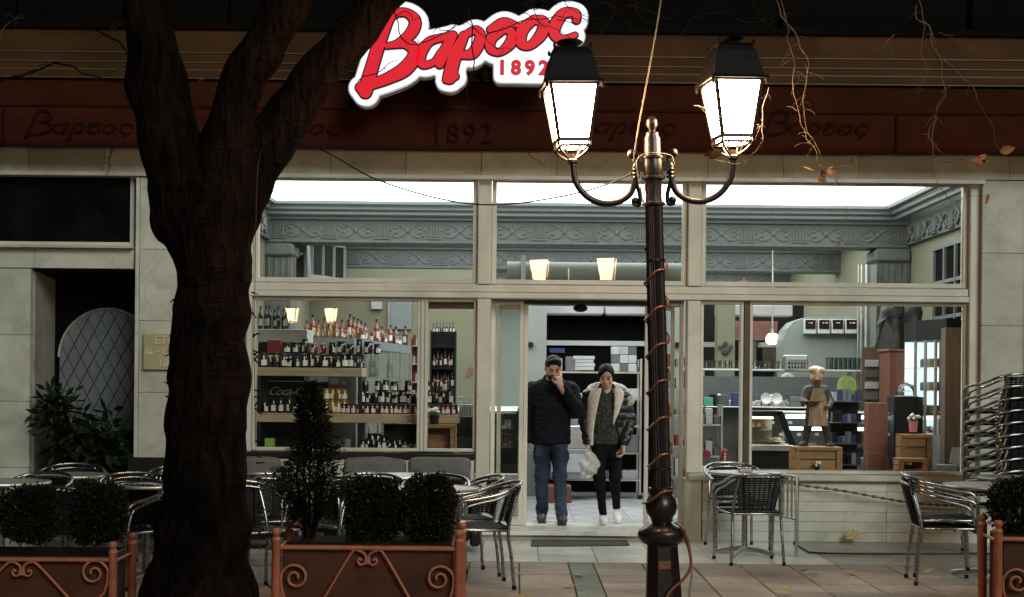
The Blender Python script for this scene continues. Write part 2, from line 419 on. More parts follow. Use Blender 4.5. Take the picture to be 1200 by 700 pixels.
def bark_mat():
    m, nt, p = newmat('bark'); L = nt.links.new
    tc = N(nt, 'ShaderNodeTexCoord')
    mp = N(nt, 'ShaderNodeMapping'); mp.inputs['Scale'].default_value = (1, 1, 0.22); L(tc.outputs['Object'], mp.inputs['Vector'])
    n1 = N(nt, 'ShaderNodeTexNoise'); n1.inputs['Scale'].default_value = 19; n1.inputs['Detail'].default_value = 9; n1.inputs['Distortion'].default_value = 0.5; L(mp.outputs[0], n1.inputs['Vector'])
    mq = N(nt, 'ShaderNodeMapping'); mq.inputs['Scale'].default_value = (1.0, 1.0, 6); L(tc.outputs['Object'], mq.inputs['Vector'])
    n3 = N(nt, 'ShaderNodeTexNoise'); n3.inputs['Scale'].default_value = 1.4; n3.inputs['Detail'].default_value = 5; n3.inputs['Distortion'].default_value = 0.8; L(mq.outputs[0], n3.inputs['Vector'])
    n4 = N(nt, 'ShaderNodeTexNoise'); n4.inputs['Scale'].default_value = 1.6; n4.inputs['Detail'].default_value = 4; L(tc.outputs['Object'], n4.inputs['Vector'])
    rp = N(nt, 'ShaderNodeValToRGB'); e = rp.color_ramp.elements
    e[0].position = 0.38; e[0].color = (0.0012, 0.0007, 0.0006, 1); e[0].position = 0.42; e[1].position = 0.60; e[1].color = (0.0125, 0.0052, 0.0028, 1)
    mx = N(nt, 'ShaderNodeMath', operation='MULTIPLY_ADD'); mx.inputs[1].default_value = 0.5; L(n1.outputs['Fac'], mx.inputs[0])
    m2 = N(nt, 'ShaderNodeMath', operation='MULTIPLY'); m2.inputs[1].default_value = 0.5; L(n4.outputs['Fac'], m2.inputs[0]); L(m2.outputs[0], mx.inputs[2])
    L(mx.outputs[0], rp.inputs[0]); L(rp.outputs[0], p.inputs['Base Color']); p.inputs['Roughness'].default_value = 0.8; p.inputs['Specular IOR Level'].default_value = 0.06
    rg = N(nt, 'ShaderNodeMath', operation='SUBTRACT'); rg.inputs[1].default_value = 0.5; L(n3.outputs['Fac'], rg.inputs[0])
    ra = N(nt, 'ShaderNodeMath', operation='ABSOLUTE'); L(rg.outputs[0], ra.inputs[0])
    rr = N(nt, 'ShaderNodeMapRange'); rr.inputs['From Max'].default_value = 0.05; L(ra.outputs[0], rr.inputs['Value'])
    ad = N(nt, 'ShaderNodeMath', operation='MULTIPLY_ADD'); ad.inputs[1].default_value = 0.10; L(rr.outputs[0], ad.inputs[0]); L(n1.outputs['Fac'], ad.inputs[2])
    bp = N(nt, 'ShaderNodeBump'); bp.inputs['Strength'].default_value = 1.0; bp.inputs['Distance'].default_value = 0.07
    L(ad.outputs[0], bp.inputs['Height']); L(bp.outputs[0], p.inputs['Normal'])
    return m
def dirt_over(m, amt=0.55, big=0.9, fine=14.0):
    """stains and specks laid out over the whole surface, whatever piece they fall on"""
    nt = m.node_tree; L = nt.links.new; p = nt.nodes['Principled BSDF']
    src = p.inputs['Base Color'].links[0].from_socket
    ge = N(nt, 'ShaderNodeNewGeometry')
    a = N(nt, 'ShaderNodeTexNoise'); a.inputs['Scale'].default_value = big; a.inputs['Detail'].default_value = 8; a.inputs['Distortion'].default_value = 0.8; L(ge.outputs['Position'], a.inputs['Vector'])
    b = N(nt, 'ShaderNodeTexVoronoi'); b.inputs['Scale'].default_value = fine; L(ge.outputs['Position'], b.inputs['Vector'])
    r1 = N(nt, 'ShaderNodeMapRange'); r1.inputs['From Min'].default_value = 0.38; r1.inputs['From Max'].default_value = 0.62; r1.inputs['To Min'].default_value = amt; L(a.outputs['Fac'], r1.inputs['Value'])
    r2 = N(nt, 'ShaderNodeMapRange'); r2.inputs['From Min'].default_value = 0.04; r2.inputs['From Max'].default_value = 0.12; r2.inputs['To Min'].default_value = 0.72 if fine > 12 else 1.0; L(b.outputs['Distance'], r2.inputs['Value'])
    mu = N(nt, 'ShaderNodeMath', operation='MULTIPLY'); L(r1.outputs[0], mu.inputs[0]); L(r2.outputs[0], mu.inputs[1])
    sc_ = N(nt, 'ShaderNodeVectorMath', operation='SCALE'); L(src, sc_.inputs[0]); L(mu.outputs[0], sc_.inputs['Scale']); L(sc_.outputs[0], p.inputs['Base Color'])
    return m
def paver_mat(name, col, rand=0.2, ribs=True):
    m = M(name, col, 0.62, var=0.22, scale=9, rand=rand)
    nt = m.node_tree; L = nt.links.new; p = nt.nodes['Principled BSDF']
    tc = N(nt, 'ShaderNodeTexCoord'); wv = N(nt, 'ShaderNodeTexWave', bands_direction='Y'); wv.inputs['Scale'].default_value = 5.2; wv.inputs['Distortion'].default_value = 0.4
    L(tc.outputs['Object'], wv.inputs['Vector'])
    n2 = N(nt, 'ShaderNodeTexNoise'); n2.inputs['Scale'].default_value = 120; n2.inputs['Detail'].default_value = 4; L(tc.outputs['Object'], n2.inputs['Vector'])
    ad = N(nt, 'ShaderNodeMath', operation='ADD'); L(n2.outputs['Fac'], ad.inputs[0])
    if ribs: L(wv.outputs['Fac'], ad.inputs[1])
    dirt_over(m)
    bp = N(nt, 'ShaderNodeBump'); bp.inputs['Strength'].default_value = 0.45; bp.inputs['Distance'].default_value = 0.006
    L(ad.outputs[0], bp.inputs['Height']); L(bp.outputs[0], p.inputs['Normal'])
    return m
def leafmat(name, c1, c2):
    m, nt, p = newmat(name); L = nt.links.new; p.inputs['Specular IOR Level'].default_value = 0.12
    ge = N(nt, 'ShaderNodeNewGeometry'); mx = N(nt, 'ShaderNodeMixRGB')
    mx.inputs[1].default_value = (*c1, 1); mx.inputs[2].default_value = (*c2, 1)
    L(ge.outputs['Random Per Island'], mx.inputs[0]); L(mx.outputs[0], p.inputs['Base Color']); p.inputs['Roughness'].default_value = 0.55
    return m

MAR = marble('marble_white', (0.60, 0.60, 0.52), (0.49, 0.50, 0.43), vein=0.22)
MAR_G = marble('marble_grey', (0.40, 0.39, 0.34), (0.28, 0.275, 0.24), vein=0.25)
TILE = marble('marble_tile', (0.80, 0.80, 0.75), (0.66, 0.66, 0.62), rand=0.1, rough=0.3, vein=0.3)
ALU = M('anodised_aluminium', (0.64, 0.62, 0.54), 0.42, 0.08, var=0.10, scale=3, stretch=(1, 1, 0.3))
for _m, _a in ((MAR, 0.82), (MAR_G, 0.75), (TILE, 0.78)): dirt_over(_m, _a, 1.3, 9.0)
dirt_over(ALU, 0.85, 2.0, 5.0)
ALU_D = M('bronze_aluminium', (0.085, 0.070, 0.055), 0.4, 0.4, var=0.15)
GLASS = glassmat('window_glass')
GLASS_D = glassmat('dark_glass', tint=(0.5, 0.55, 0.52), dirt=0.01)
CLEAR = glassmat('clear_glass', tint=(0.92, 0.96, 0.95), refl=0.9, dirt=0.02)
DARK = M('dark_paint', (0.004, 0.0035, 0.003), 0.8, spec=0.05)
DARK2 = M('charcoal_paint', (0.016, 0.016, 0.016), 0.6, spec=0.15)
BLACK = M('black_plastic', (0.008, 0.008, 0.008), 0.45, spec=0.25)
FASC = M('fascia_brown', (0.070, 0.033, 0.013), 0.7, spec=0.08, var=0.14, scale=2, stretch=(0.4, 1, 3))
dirt_over(FASC, 0.6, 1.2, 3.0)
RED_FAB = M('red_canvas', (0.040, 0.0105, 0.0055), 0.9, spec=0.05, var=0.18, scale=4, bump=0.15, bscale=300)
RED_DK = M('dark_red_print', (0.019, 0.005, 0.0035), 0.9, spec=0.05, var=0.1)
RED_MID = M('maroon_canvas', (0.036, 0.010, 0.005), 0.9, spec=0.05, var=0.2, scale=3)
BARK = bark_mat()
TWIG = M('twig_bark', (0.060, 0.036, 0.019), 0.8, var=0.3, scale=20)
LEAF_DRY = M('dry_leaf', (0.17, 0.085, 0.03), 0.7, var=0.35, scale=25)
LEAF_YEL = M('fallen_leaf_skin', (0.42, 0.33, 0.12), 0.7, var=0.35, scale=25)
IRON = M('cast_iron_paint', (0.017, 0.008, 0.006), 0.40, 0.15, var=0.35, scale=14, bump=0.12, bscale=60, coat=0.25)
IRON_T = M('lantern_roof_paint', (0.006, 0.0045, 0.004), 0.6, 0.0, var=0.3, spec=0.12)
LAMP = emit('lantern_glow', (1.0, 0.66, 0.36), 72.0)
ROPE = M('copper_rope_light', (0.26, 0.095, 0.05), 0.35, 0.3, var=0.3, scale=60, coat=0.4)
CHROME = M('polished_aluminium', (0.37, 0.37, 0.36), 0.27, 1.0, var=0.08, scale=20)
RATTAN = M('black_rattan', (0.007, 0.007, 0.008), 0.55, spec=0.2, var=0.35, scale=60, bump=0.3, bscale=200)
STEEL = M('brushed_steel', (0.55, 0.55, 0.53), 0.36, 0.9, var=0.12, scale=8, stretch=(1, 12, 1))
TOPSTEEL = M('table_steel', (0.50, 0.50, 0.48), 0.40, 0.75, var=0.2, scale=6)
ORANGE = M('terracotta_paint', (0.33, 0.100, 0.050), 0.5, var=0.18, scale=14, bump=0.1, bscale=50)
PLBOX = M('planter_brown_paint', (0.065, 0.023, 0.012), 0.55, spec=0.2, var=0.25, scale=5)
SOIL = M('soil', (0.012, 0.008, 0.006), 0.9, spec=0.05, bump=0.8, bscale=40)
HEDGE = leafmat('box_hedge_leaf', (0.005, 0.005, 0.003), (0.018, 0.015, 0.007))
CONIF = leafmat('conifer_leaf', (0.004, 0.005, 0.003), (0.010, 0.011, 0.007))
SCHEF = leafmat('schefflera_leaf', (0.008, 0.015, 0.006), (0.020, 0.034, 0.013))
PAVE = paver_mat('paver_red', (0.40, 0.315, 0.25))
PAVE_G = paver_mat('paver_green', (0.19, 0.21, 0.165), 0.1)
JOINT = M('joint_sand', (0.05, 0.042, 0.035), 0.9, bump=0.4, bscale=90)
ASPH = M('asphalt', (0.055, 0.054, 0.052), 0.85, var=0.2, scale=30, bump=0.5, bscale=120)
MATF = M('doormat_rubber', (0.075, 0.072, 0.068), 0.85, var=0.2, bump=0.6, bscale=160)
W_GRN = M('wall_green', (0.165, 0.165, 0.105), 0.7, var=0.08, scale=1.5)
W_PALE = M('wall_pale', (0.22, 0.245, 0.225), 0.65, var=0.06, scale=1.5)
W_WHT = M('paint_white', (0.52, 0.54, 0.54), 0.5, var=0.05)
W_BLUE = M('panel_blue_grey', (0.16, 0.19, 0.20), 0.5, var=0.06)
FRIEZE = M('plaster_frieze', (0.080, 0.087, 0.082), 0.65, var=0.2, scale=14, bump=0.2, bscale=30)
CORN = M('plaster_cornice', (0.13, 0.145, 0.142), 0.55, var=0.08)
SHOPFL = M('polished_floor', (0.46, 0.48, 0.49), 0.2, var=0.12, scale=3, rand=0.06)
CEIL = emit('ceiling_light_panel', (0.97, 1.0, 0.98), 3.2)
DOWNL = emit('downlight_disc', (1.0, 0.97, 0.9), 140.0)
TUBE = emit('display_tube_light', (0.86, 0.94, 1.0), 3.6)
GLOBE = emit('globe_light', (1.0, 0.94, 0.86), 4.0)
FRIDGE = emit('fridge_back_light', (0.80, 0.92, 1.0), 0.75)
SIGN_W = emit('sign_white_face', (0.88, 0.90, 1.0), 0.60)
SIGN_R = emit('sign_red_face', (0.60, 0.008, 0.022), 0.52)
SIGN_K = M('sign_dark_edge', (0.035, 0.004, 0.006), 0.5)
SIGN_S = M('sign_return_white', (0.75, 0.76, 0.80), 0.4)
CRATE = wood('crate_wood', (0.36, 0.20, 0.085), (0.20, 0.10, 0.04))
SHELFW = wood('shelf_wood', (0.42, 0.33, 0.23), (0.27, 0.20, 0.13))
REDW = wood('red_wood', (0.17, 0.058, 0.030), (0.10, 0.032, 0.018), axis=(12, 12, 1))
BRNW = wood('brown_wood', (0.13, 0.085, 0.05), (0.07, 0.045, 0.028), axis=(12, 12, 1))
JARG = M('dark_preserve_glass', (0.016, 0.009, 0.008), 0.12, var=0.3, rand=0.4, coat=0.5)
HONEY = M('honey_glass', (0.28, 0.13, 0.025), 0.15, rand=0.3, coat=0.5)
REDJ = M('red_preserve_glass', (0.12, 0.015, 0.012), 0.15, rand=0.4, coat=0.5)
LID = M('jar_lid_black', (0.02, 0.02, 0.022), 0.3, 0.5, rand=0.4)
LIDG = M('jar_lid_gold', (0.45, 0.32, 0.12), 0.3, 0.8, rand=0.2)
PAPER = M('paper_label', (0.62, 0.60, 0.55), 0.7, var=0.15, scale=60, rand=0.15)
BOTTLE = M('dark_bottle_glass', (0.010, 0.012, 0.010), 0.1, rand=0.4, coat=0.6)
WHITEB = M('white_card', (0.36, 0.37, 0.37), 0.6, var=0.12, rand=0.12)
GREYP = M('grey_plastic', (0.09, 0.10, 0.105), 0.5, var=0.12, rand=0.2)
TEAL = M('teal_card', (0.10, 0.42, 0.30), 0.5)
BLUEC = M('blue_card', (0.03, 0.05, 0.17), 0.5)
YELG = M('yellow_green_card', (0.38, 0.42, 0.08), 0.5)
PINK = M('pink_pot_paint', (0.60, 0.20, 0.26), 0.5)
REDC = M('red_gloss', (0.16, 0.012, 0.014), 0.4)
PETAL = M('white_petal', (0.75, 0.74, 0.68), 0.7)
LEAFG = M('pot_leaf', (0.06, 0.10, 0.04), 0.6)
PORC = M('porcelain', (0.72, 0.73, 0.72), 0.2)
PASTRY = M('pastry_crust', (0.45, 0.24, 0.09), 0.6, var=0.35, scale=30, bump=0.5, bscale=50)
CREAM = M('cream_filling', (0.70, 0.62, 0.45), 0.6)
SOFA = M('grey_upholstery', (0.13, 0.135, 0.13), 0.85, var=0.15, scale=12, bump=0.2, bscale=250)
CABLE = M('black_cable', (0.012, 0.011, 0.010), 0.5)
CABLE_L = M('pale_rope', (0.30, 0.24, 0.17), 0.7)
FROST = M('frosted_pane', (0.13, 0.14, 0.16), 0.18, var=0.25, scale=2.0, spec=0.8)
PLAQ = M('brass_stone_plaque', (0.42, 0.37, 0.22), 0.5, var=0.1)
PLAQ_L = M('plaque_letter_paint', (0.60, 0.56, 0.40), 0.5)
# ------------------------------------------------------------------ ground, pavement
g = MB().box(-150, 150, -300, 60, -0.30, -0.034).build('ground', ASPH); tag(g, kind='structure')
pv = MB().box(-7.5, 7.5, -7.4, -1.5, -0.032, -0.010).build('pavement', JOINT); tag(pv, kind='structure')
pw, pl, gap = 0.41, 0.41, 0.010
me_p = MB().box(-pw/2+gap/2, pw/2-gap/2, -pl/2+gap/2, pl/2-gap/2, -0.02, 0).mesh('paver', PAVE, bevel=0.004)
me_g = MB().box(-0.105+gap/2, 0.105-gap/2, -pl/2+gap/2, pl/2-gap/2, -0.02, 0).mesh('paver', PAVE_G, bevel=0.004)
for r_ in range(13):
    y = -1.53 - pl * (r_ + 0.5)
    put('paver', me_g, pv, (0.545, y, rng.uniform(-0.0015, 0.0015)))
    for c_ in range(13):
        xs = []
        if r_ < 8 or abs(c_) < 9:
            xs = [0.65 + pw * (c_ + 0.5), 0.44 - pw * (c_ + 0.5)]
        for x in xs:
            if abs(x) < 4.9: put('paver', me_p, pv, (x, y, rng.uniform(-0.002, 0.002)), (rng.uniform(-.003, .003), rng.uniform(-.003, .003), rng.uniform(-.004, .004)))
ts = MB().box(-7.5, 7.5, -1.53, 1.0, -0.032, -0.010).build('forecourt', JOINT); tag(ts, kind='structure')
me_t = MB().box(-0.247, 0.247, -0.247, 0.247, -0.02, 0).mesh('tile', TILE, bevel=0.002)
me_tg = MB().box(-0.247, 0.247, -0.247, 0.247, -0.02, 0).mesh('tile', MAR_G, bevel=0.002)
for i in range(-11, 11):
    for j in range(4):
        x = 0.2 + i * 0.5 + 0.25; y = -1.53 + 0.25 + j * 0.5
        if abs(x) < 5.3 and y < 0.3: put('tile', me_t if (-2.7 < x < 2.5) else me_tg, ts, (x, y, rng.uniform(-0.001, 0.001)))

# ------------------------------------------------------------------ the shop building (front)
B = thing('cafe_building', 'marble fronted cafe building with wide aluminium shop windows and brown fascia', 'building', (0, 0.2, 0))
B.location = (0, 0, 0)
def slabs(x0, x1, z0, z1, y0, y1, nx, nz, mat=MAR, gap=0.004, par=B, jit=0.0015):
    dx, dz = (x1 - x0) / nx, (z1 - z0) / nz
    for i in range(nx):
        for j in range(nz):
            o_ = rng.uniform(-jit, jit)
            MB().box(x0 + i*dx + gap/2, x0 + (i+1)*dx - gap/2, y0 + o_, y1, z0 + j*dz + gap/2, z0 + (j+1)*dz - gap/2).build('marble_panel', mat, par, bevel=0.0015)
WY = 0.35                                   # plane of the window frames
XL, XM1, XM2, XR = -2.58, -0.33, 1.714, 4.38
ZT0, ZT1, ZW = 2.33, 2.46, 3.504
# structural core behind the slabs
bx('wall', DARK2, B, -7.5, XL - 0.02, 0.26, 0.9, 3.98, 4.3)
bx('wall', DARK2, B, -7.5, 7.5, 0.262, 0.55, 3.515, 4.32)
slabs(-6.2, 6.2, 3.515, 3.94, 0.2, 0.26, 17, 1)                                  # lintel course
bx('lintel_moulding', ALU, B, -6.6, XR + 0.12, 0.165, 0.25, 3.470, 3.512, 0.004)
# pier between left bay and shop window
slabs(-3.66, XL - 0.06, 0.0, 3.46, 0.2, 0.3, 1, 5)
bx('wall', MAR, B, -3.64, XL - 0.08, 0.305, 0.62, 0.0, 3.46)
bx('pier_edge', MAR, B, -3.70, -3.663, 0.19, 0.6, 0.0, 3.46, 0.004)
# right pier, stepped
slabs(XR + 0.10, 4.90, 0.0, 3.51, 0.2, 0.3, 1, 5)
slabs(4.93, 5.10, 0.0, 3.51, 0.12, 0.3, 1, 4)
slabs(5.13, 6.2, 0.0, 3.51, 0.2, 0.3, 2, 5)
bx('wall', MAR_G, B, XR + 0.10, 6.2, 0.31, 0.62, 0.0, 3.51)
# low wall under the right window
slabs(1.80, XR + 0.095, 0.0, 0.585, 0.2, 0.26, 3, 6, gap=0.003)
bx('wall', MAR_G, B, 1.79, XR + 0.09, 0.262, 0.5, 0.0, 0.58)
bx('window_sill', MAR, B, 1.66, XR + 0.3, 0.13, 0.46, 0.588, 0.648, 0.012)
# low wall under the left window
slabs(XL - 0.05, -0.41, 0.0, 0.76, 0.2, 0.26, 4, 1)
bx('wall', MAR_G, B, XL - 0.05, -0.41, 0.262, 0.5, 0.0, 0.758)
bx('window_sill', DARK2, B, XL - 0.05, -0.405, 0.17, 0.46, 0.765, 0.815, 0.004)
# small return wall right of the door
bx('marble_panel', MAR, B, XM2 - 0.07, 1.79, 0.19, 0.5, 0.0, 0.586, 0.003)
# step
st = MB().box(-0.41, 1.64, 0.0, 0.9, 0.055, 0.10).build('door_step', TILE, B, bevel=0.006)
bx('step_riser', MAR_G, B, -0.40, 1.63, 0.04, 0.9, -0.01, 0.053)

def frame_rect(x0, x1, z0, z1, w, y0, y1):
    m = MB(); m.box(x0, x0 + w, y0, y1, z0, z1); m.box(x1 - w, x1, y0, y1, z0, z1)
    m.box(x0 + w, x1 - w, y0, y1, z0, z0 + w); m.box(x0 + w, x1 - w, y0, y1, z1 - w, z1); return m
def window(x0, x1, z0, z1, w=0.045, mat=ALU, y0=WY - 0.03, y1=WY + 0.05, glass=GLASS, name='window_frame', par=B):
    fr = frame_rect(x0, x1, z0, z1, w, y0, y1).build(name, mat, par, bevel=0.004)
    p_ = MB().box(x0 + w - 0.006, x1 - w + 0.006, (y0 + y1)/2 - 0.002, (y0 + y1)/2 + 0.002, z0 + w - 0.006, z1 - w + 0.006)
    # a pane is one sheet: keep the outward face only
    a, b, c, d = (x0 + w - 0.006), (x1 - w + 0.006), (z0 + w - 0.006), (z1 - w + 0.006); yy = (y0 + y1) / 2
    pm = MB().add([(a, yy, c), (b, yy, c), (b, yy, d), (a, yy, d)], [(0, 1, 2, 3)])
    pm.build('pane', glass, fr); return fr
# upper windows
for (a, b) in ((XL, XM1 - 0.07), (XM1 + 0.07, XM2 - 0.07), (XM2 + 0.07, XR)):
    window(a, b, ZT1 + 0.012, ZW + 0.008)
# mullions and transom
for x in (XM1, XM2):
    z0 = 0.10
    MB().box(x - 0.066, x + 0.066, WY - 0.09, WY + 0.1, ZT1 + 0.004, ZW + 0.010).build('mullion', ALU, B, bevel=0.008)
    MB().box(x - 0.066, x + 0.066, WY - 0.09, WY + 0.1, z0 if x < 0 else 0.65, ZT0 - 0.004).build('mullion', ALU, B, bevel=0.008)
MB().box(XR + 0.003, XR + 0.10, WY - 0.09, WY + 0.1, 0.65, ZW + 0.010).build('mullion', ALU, B, bevel=0.008)
MB().box(XL - 0.055, XL - 0.003, WY - 0.09, WY + 0.1, 0.816, ZW + 0.010).build('mullion', ALU, B, bevel=0.008)
m = MB().box(XL - 0.05, XR + 0.0, WY - 0.10, WY + 0.12, ZT0, ZT0 + 0.056); m.box(XL - 0.05, XR, WY - 0.07, WY + 0.10, ZT0 + 0.060, ZT1)
m.build('transom', ALU, B, bevel=0.005)
# lower windows
xd = at(495, 440, WY).x
window(XL, xd - 0.02, 0.83, ZT0 - 0.006, 0.03)
MB().box(xd - 0.018, xd + 0.018, WY - 0.04, WY + 0.06, 0.83, ZT0 - 0.006).build('mullion', ALU, B, bevel=0.004)
window(xd + 0.022, XM1 - 0.07, 0.83, ZT0 - 0.006, 0.03)
bx('bronze_head', ALU_D, B, xd + 0.03, XM1 - 0.08, WY + 0.055, WY + 0.12, ZT0 - 0.10, ZT0 - 0.036)
xd2 = at(874, 450, WY).x
window(XM2 + 0.07, xd2 - 0.03, 0.65, ZT0 - 0.006, 0.03)
MB().box(xd2 - 0.028, xd2 + 0.028, WY - 0.04, WY + 0.06, 0.65, ZT0 - 0.006).build('mullion', ALU_D, B, bevel=0.004)
window(xd2 + 0.03, XR, 0.65, ZT0 - 0.006, 0.03)
# door set: two fixed sidelights, two sliding leaves pushed open
DY = 0.52
window(XM1 + 0.07, 0.062, 0.105, ZT0 - 0.006, 0.042, ALU, DY - 0.03, DY + 0.02, name='sidelight_frame')
window(XM2 - 0.33, XM2 - 0.07, 0.105, ZT0 - 0.006, 0.042, ALU, DY - 0.03, DY + 0.02, name='sidelight_frame')
dl = window(-0.20, 0.105, 0.105, ZT0 - 0.05, 0.04, ALU, DY + 0.03, DY + 0.07, name='sliding_door')
dr = window(1.265, 1.56, 0.105, ZT0 - 0.05, 0.04, ALU, DY + 0.03, DY + 0.07, name='sliding_door')
bx('door_head', ALU_D, B, XM1 + 0.075, XM2 - 0.075, DY + 0.025, DY + 0.20, ZT0 - 0.045, ZT0 + 0.02)
s_ = MB().ball((0.62, DY + 0.02, ZT0 - 0.075), 0.045, sz=(1.6, 1, 0.9)).build('door_sensor', BLACK, B, smooth=40)
# soffit with downlights just inside the glass
bx('soffit', DARK2, B, XL, XR, WY + 0.13, WY + 0.55, ZT0 + 0.025, ZT1 - 0.02)
for px in (507, 641, 735, 862, 970, 1075):
    p = at(px, 353, 0.6)
    d = MB().lathe([(0.001, -0.006), (0.045, -0.006), (0.05, 0.0), (0.001, 0.0)], 14, (p.x, 0.66, ZT0 + 0.024)).build('downlight', DOWNL, B)

# left bay: fixed dark window over a recessed entrance with an arched leaded door
bx('wall', DARK, B, -7.5, -3.70, 0.905, 1.0, 0.0, 4.2)
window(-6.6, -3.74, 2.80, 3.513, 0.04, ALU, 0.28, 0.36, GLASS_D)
slabs(-6.6, -3.72, 2.575, 2.765, 0.2, 0.3, 3, 1); bx('ledge', MAR, B, -6.6, -3.715, 0.12, 0.36, 2.767, 2.796, 0.004)
bx('recess_soffit', DARK2, B, -6.6, -3.72, 0.3, 0.9, 2.56, 2.574)
slabs(-6.6, -4.71, 0.0, 2.57, 0.2, 0.3, 2, 4)
bx('recess_side', MAR_G, B, -4.72, -4.70, 0.302, 0.9, 0.0, 2.55)
# arched door
ax0, ax1, azs = at(69, 430, 0.85).x, -3.76, at(100, 430, 0.85).z
ac = (ax0 + ax1 + 0.12) / 2; ar = (ax1 + 0.12 - ax0) / 2
zt = at(115, 361, 0.85).z; zs = zt - ar
arc = [(ac + ar * math.cos(a), zs + ar * math.sin(a)) for a in [math.pi * k / 20 for k in range(21)]]
dpoly = [(ax1 + 0.12, 0.05)] + arc + [(ax0, 0.05)]
adoor = MB().prism(dpoly, 0.84, 0.885).build('arched_door', DARK, B)
def inset(q, s): return [(ac + (x - ac) * s, zs + (z - zs) * (s if z > zs else 1)) for x, z in q]
pane_poly = [(ac + ar * 0.97, at(100, 470, 0.85).z - 0.3)] + inset(arc, 0.97) + [(ac - ar * 0.97, at(100, 470, 0.85).z - 0.3)]
MB().prism(pane_poly, 0.828, 0.838).build('frosted_pane', FROST, adoor)
zlo = at(100, 470, 0.85).z - 0.3
for sgn in (1, -1):
    for k in range(-8, 9):
        x0 = ac + k * 0.135; pts = []
        for t in range(41):
            z = zlo + (zt - zlo) * t / 40; x = x0 + sgn * (z - zs) * 0.52
            ok = abs(x - ac) < ar * 0.955 and (z < zs or math.hypot(x - ac, z - zs) < ar * 0.955)
            if ok: pts.append((x, 0.824, z))
        if len(pts) > 2: MB().tube([pts[0], pts[-1]], 0.0048, 5).build('lead_bar', BLACK, adoor)
MB().tube([(x, 0.826, z) for x, z in inset(arc, 0.985)], 0.016, 6).build('arch_trim', STEEL, adoor, smooth=60)
bx('door_rail', DARK, adoor, ax0, ax1, 0.80, 0.83, zlo - 0.32, zlo - 0.02, 0.004)
FASC_L = M('fascia_lit_brown', (0.10, 0.058, 0.03), 0.5, var=0.1)  # lighter brown; light caught by the board lips is put into the colour
# fascia boards over the windows, deep shadow gap, dark upper storey
for z0, z1, y0 in ((4.37, 4.448, -0.030), (4.452, 4.518, -0.024), (4.522, 4.608, -0.030), (4.612, 4.83, -0.036)):
    bx('fascia_board', FASC, B, -7.4, 7.4, y0, 0.2, z0, z1 + 0.0035, 0.0)
    bx('fascia_lit_lip', FASC_L, B, -7.4, 7.4, y0 - 0.004, y0 - 0.0005, z0 + 0.0005, z0 + 0.009, 0.0)  # added strip on each board, coloured as its lit lower lip
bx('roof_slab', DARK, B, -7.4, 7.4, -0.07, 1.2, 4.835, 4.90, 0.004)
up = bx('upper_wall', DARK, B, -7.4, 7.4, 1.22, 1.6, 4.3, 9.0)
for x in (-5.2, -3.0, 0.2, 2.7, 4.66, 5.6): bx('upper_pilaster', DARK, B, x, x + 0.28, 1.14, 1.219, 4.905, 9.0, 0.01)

# plaque on the pier
q0, q1 = at(169, 391, 0.19), at(228, 434, 0.19)
pq = thing('memorial_plaque', 'square yellowish stone plaque with raised Greek lettering fixed to the marble pier', 'plaque', ((q0.x + q1.x)/2, 0.168, (q0.z + q1.z)/2))
w_, h_ = (q1.x - q0.x) / 2, (q0.z - q1.z) / 2
MB().box(-w_, w_, -0.01, 0.03, -h_, h_).build('plate', PLAQ, pq, bevel=0.004)
for t_, dz in (('ΕΤΟΣ', 0.105), ('ΙΔΡΥΣΕΩΣ', 0.0), ('1892', -0.11)):
    put('lettering', text_mesh(t_, 0.105 if dz else 0.092, PLAQ_L, 0.008, bold=0.002), pq, (0.0, -0.014, dz))

# ------------------------------------------------------------------ logo strokes (photo crop space, y down) used on sign and awning
LOGO = {
 'B': [[(262,66,20),(228,85,25),(197,150,30),(152,300,30),(115,432,34)], [(92,418,24),(115,440,30)],
       [(225,72,22),(300,66,20),(345,105,27),(328,160,27),(268,208,18),(215,224,14)],
       [(225,222,14),(305,212,24),(346,258,30),(302,328,34),(222,374,27),(150,402,24)]],
 'a': [[(470,182,18),(412,202,21),(372,262,26),(382,308,20),(432,298,16),(470,250,18)], [(522,172,22),(484,248,26),(462,305,22)], [(470,182,18),(522,172,20)], [(360,228,8),(378,250,14)]],
 'r': [[(575,172,22),(532,270,31),(508,368,31)], [(492,380,16),(536,362,18)], [(572,172,16),(628,145,20),(652,182,26),(620,250,26),(572,264,18)]],
 's': [[(760,140,20),(704,182,25),(700,232,22),(745,246,18),(796,198,27),(794,150,20),(758,140,18)], [(698,142,18),(758,106,20),(822,120,13)]],
 'o': [[(902,92,20),(848,142,28),(842,202,25),(885,214,20),(938,158,28),(946,106,26),(902,92,20)]],
 'c': [[(1100,92,20),(1096,62,20),(1042,62,24),(1004,112,28),(998,162,25),(1040,186,20),(1094,164,14)], [(1062,188,22),(1010,240,17)]],
}
NUM = [(724, 285, 980, 352)]
def smooth_stroke(st, n=6):
    P_ = [Vector(p) for p in st]
    return [tuple(p) for p in catmull(P_, n)]
LOGO = {k_: [smooth_stroke(s) if len(s) > 2 else s for s in v] for k_, v in LOGO.items()}
gh = 4.0; gx = np.arange(0, 1240, gh); gy = np.arange(-20, 580, gh); GX, GY = np.meshgrid(gx, gy)
SY = -0.6; ks = 0.25 / sc(SY)                     # metres per crop pixel
sg0 = at(400 + 600/4, 280/4, SY)
tf = lambda x, y: ((x - 600) * ks, -(y - 280) * ks)
SG = thing('lightbox_sign', 'glowing red and white cafe name sign mounted above the awning', 'sign', sg0)
allst = [s for v in LOGO.values() for s in v]
Fb = stroke_field(allst, GX, GY, 29)
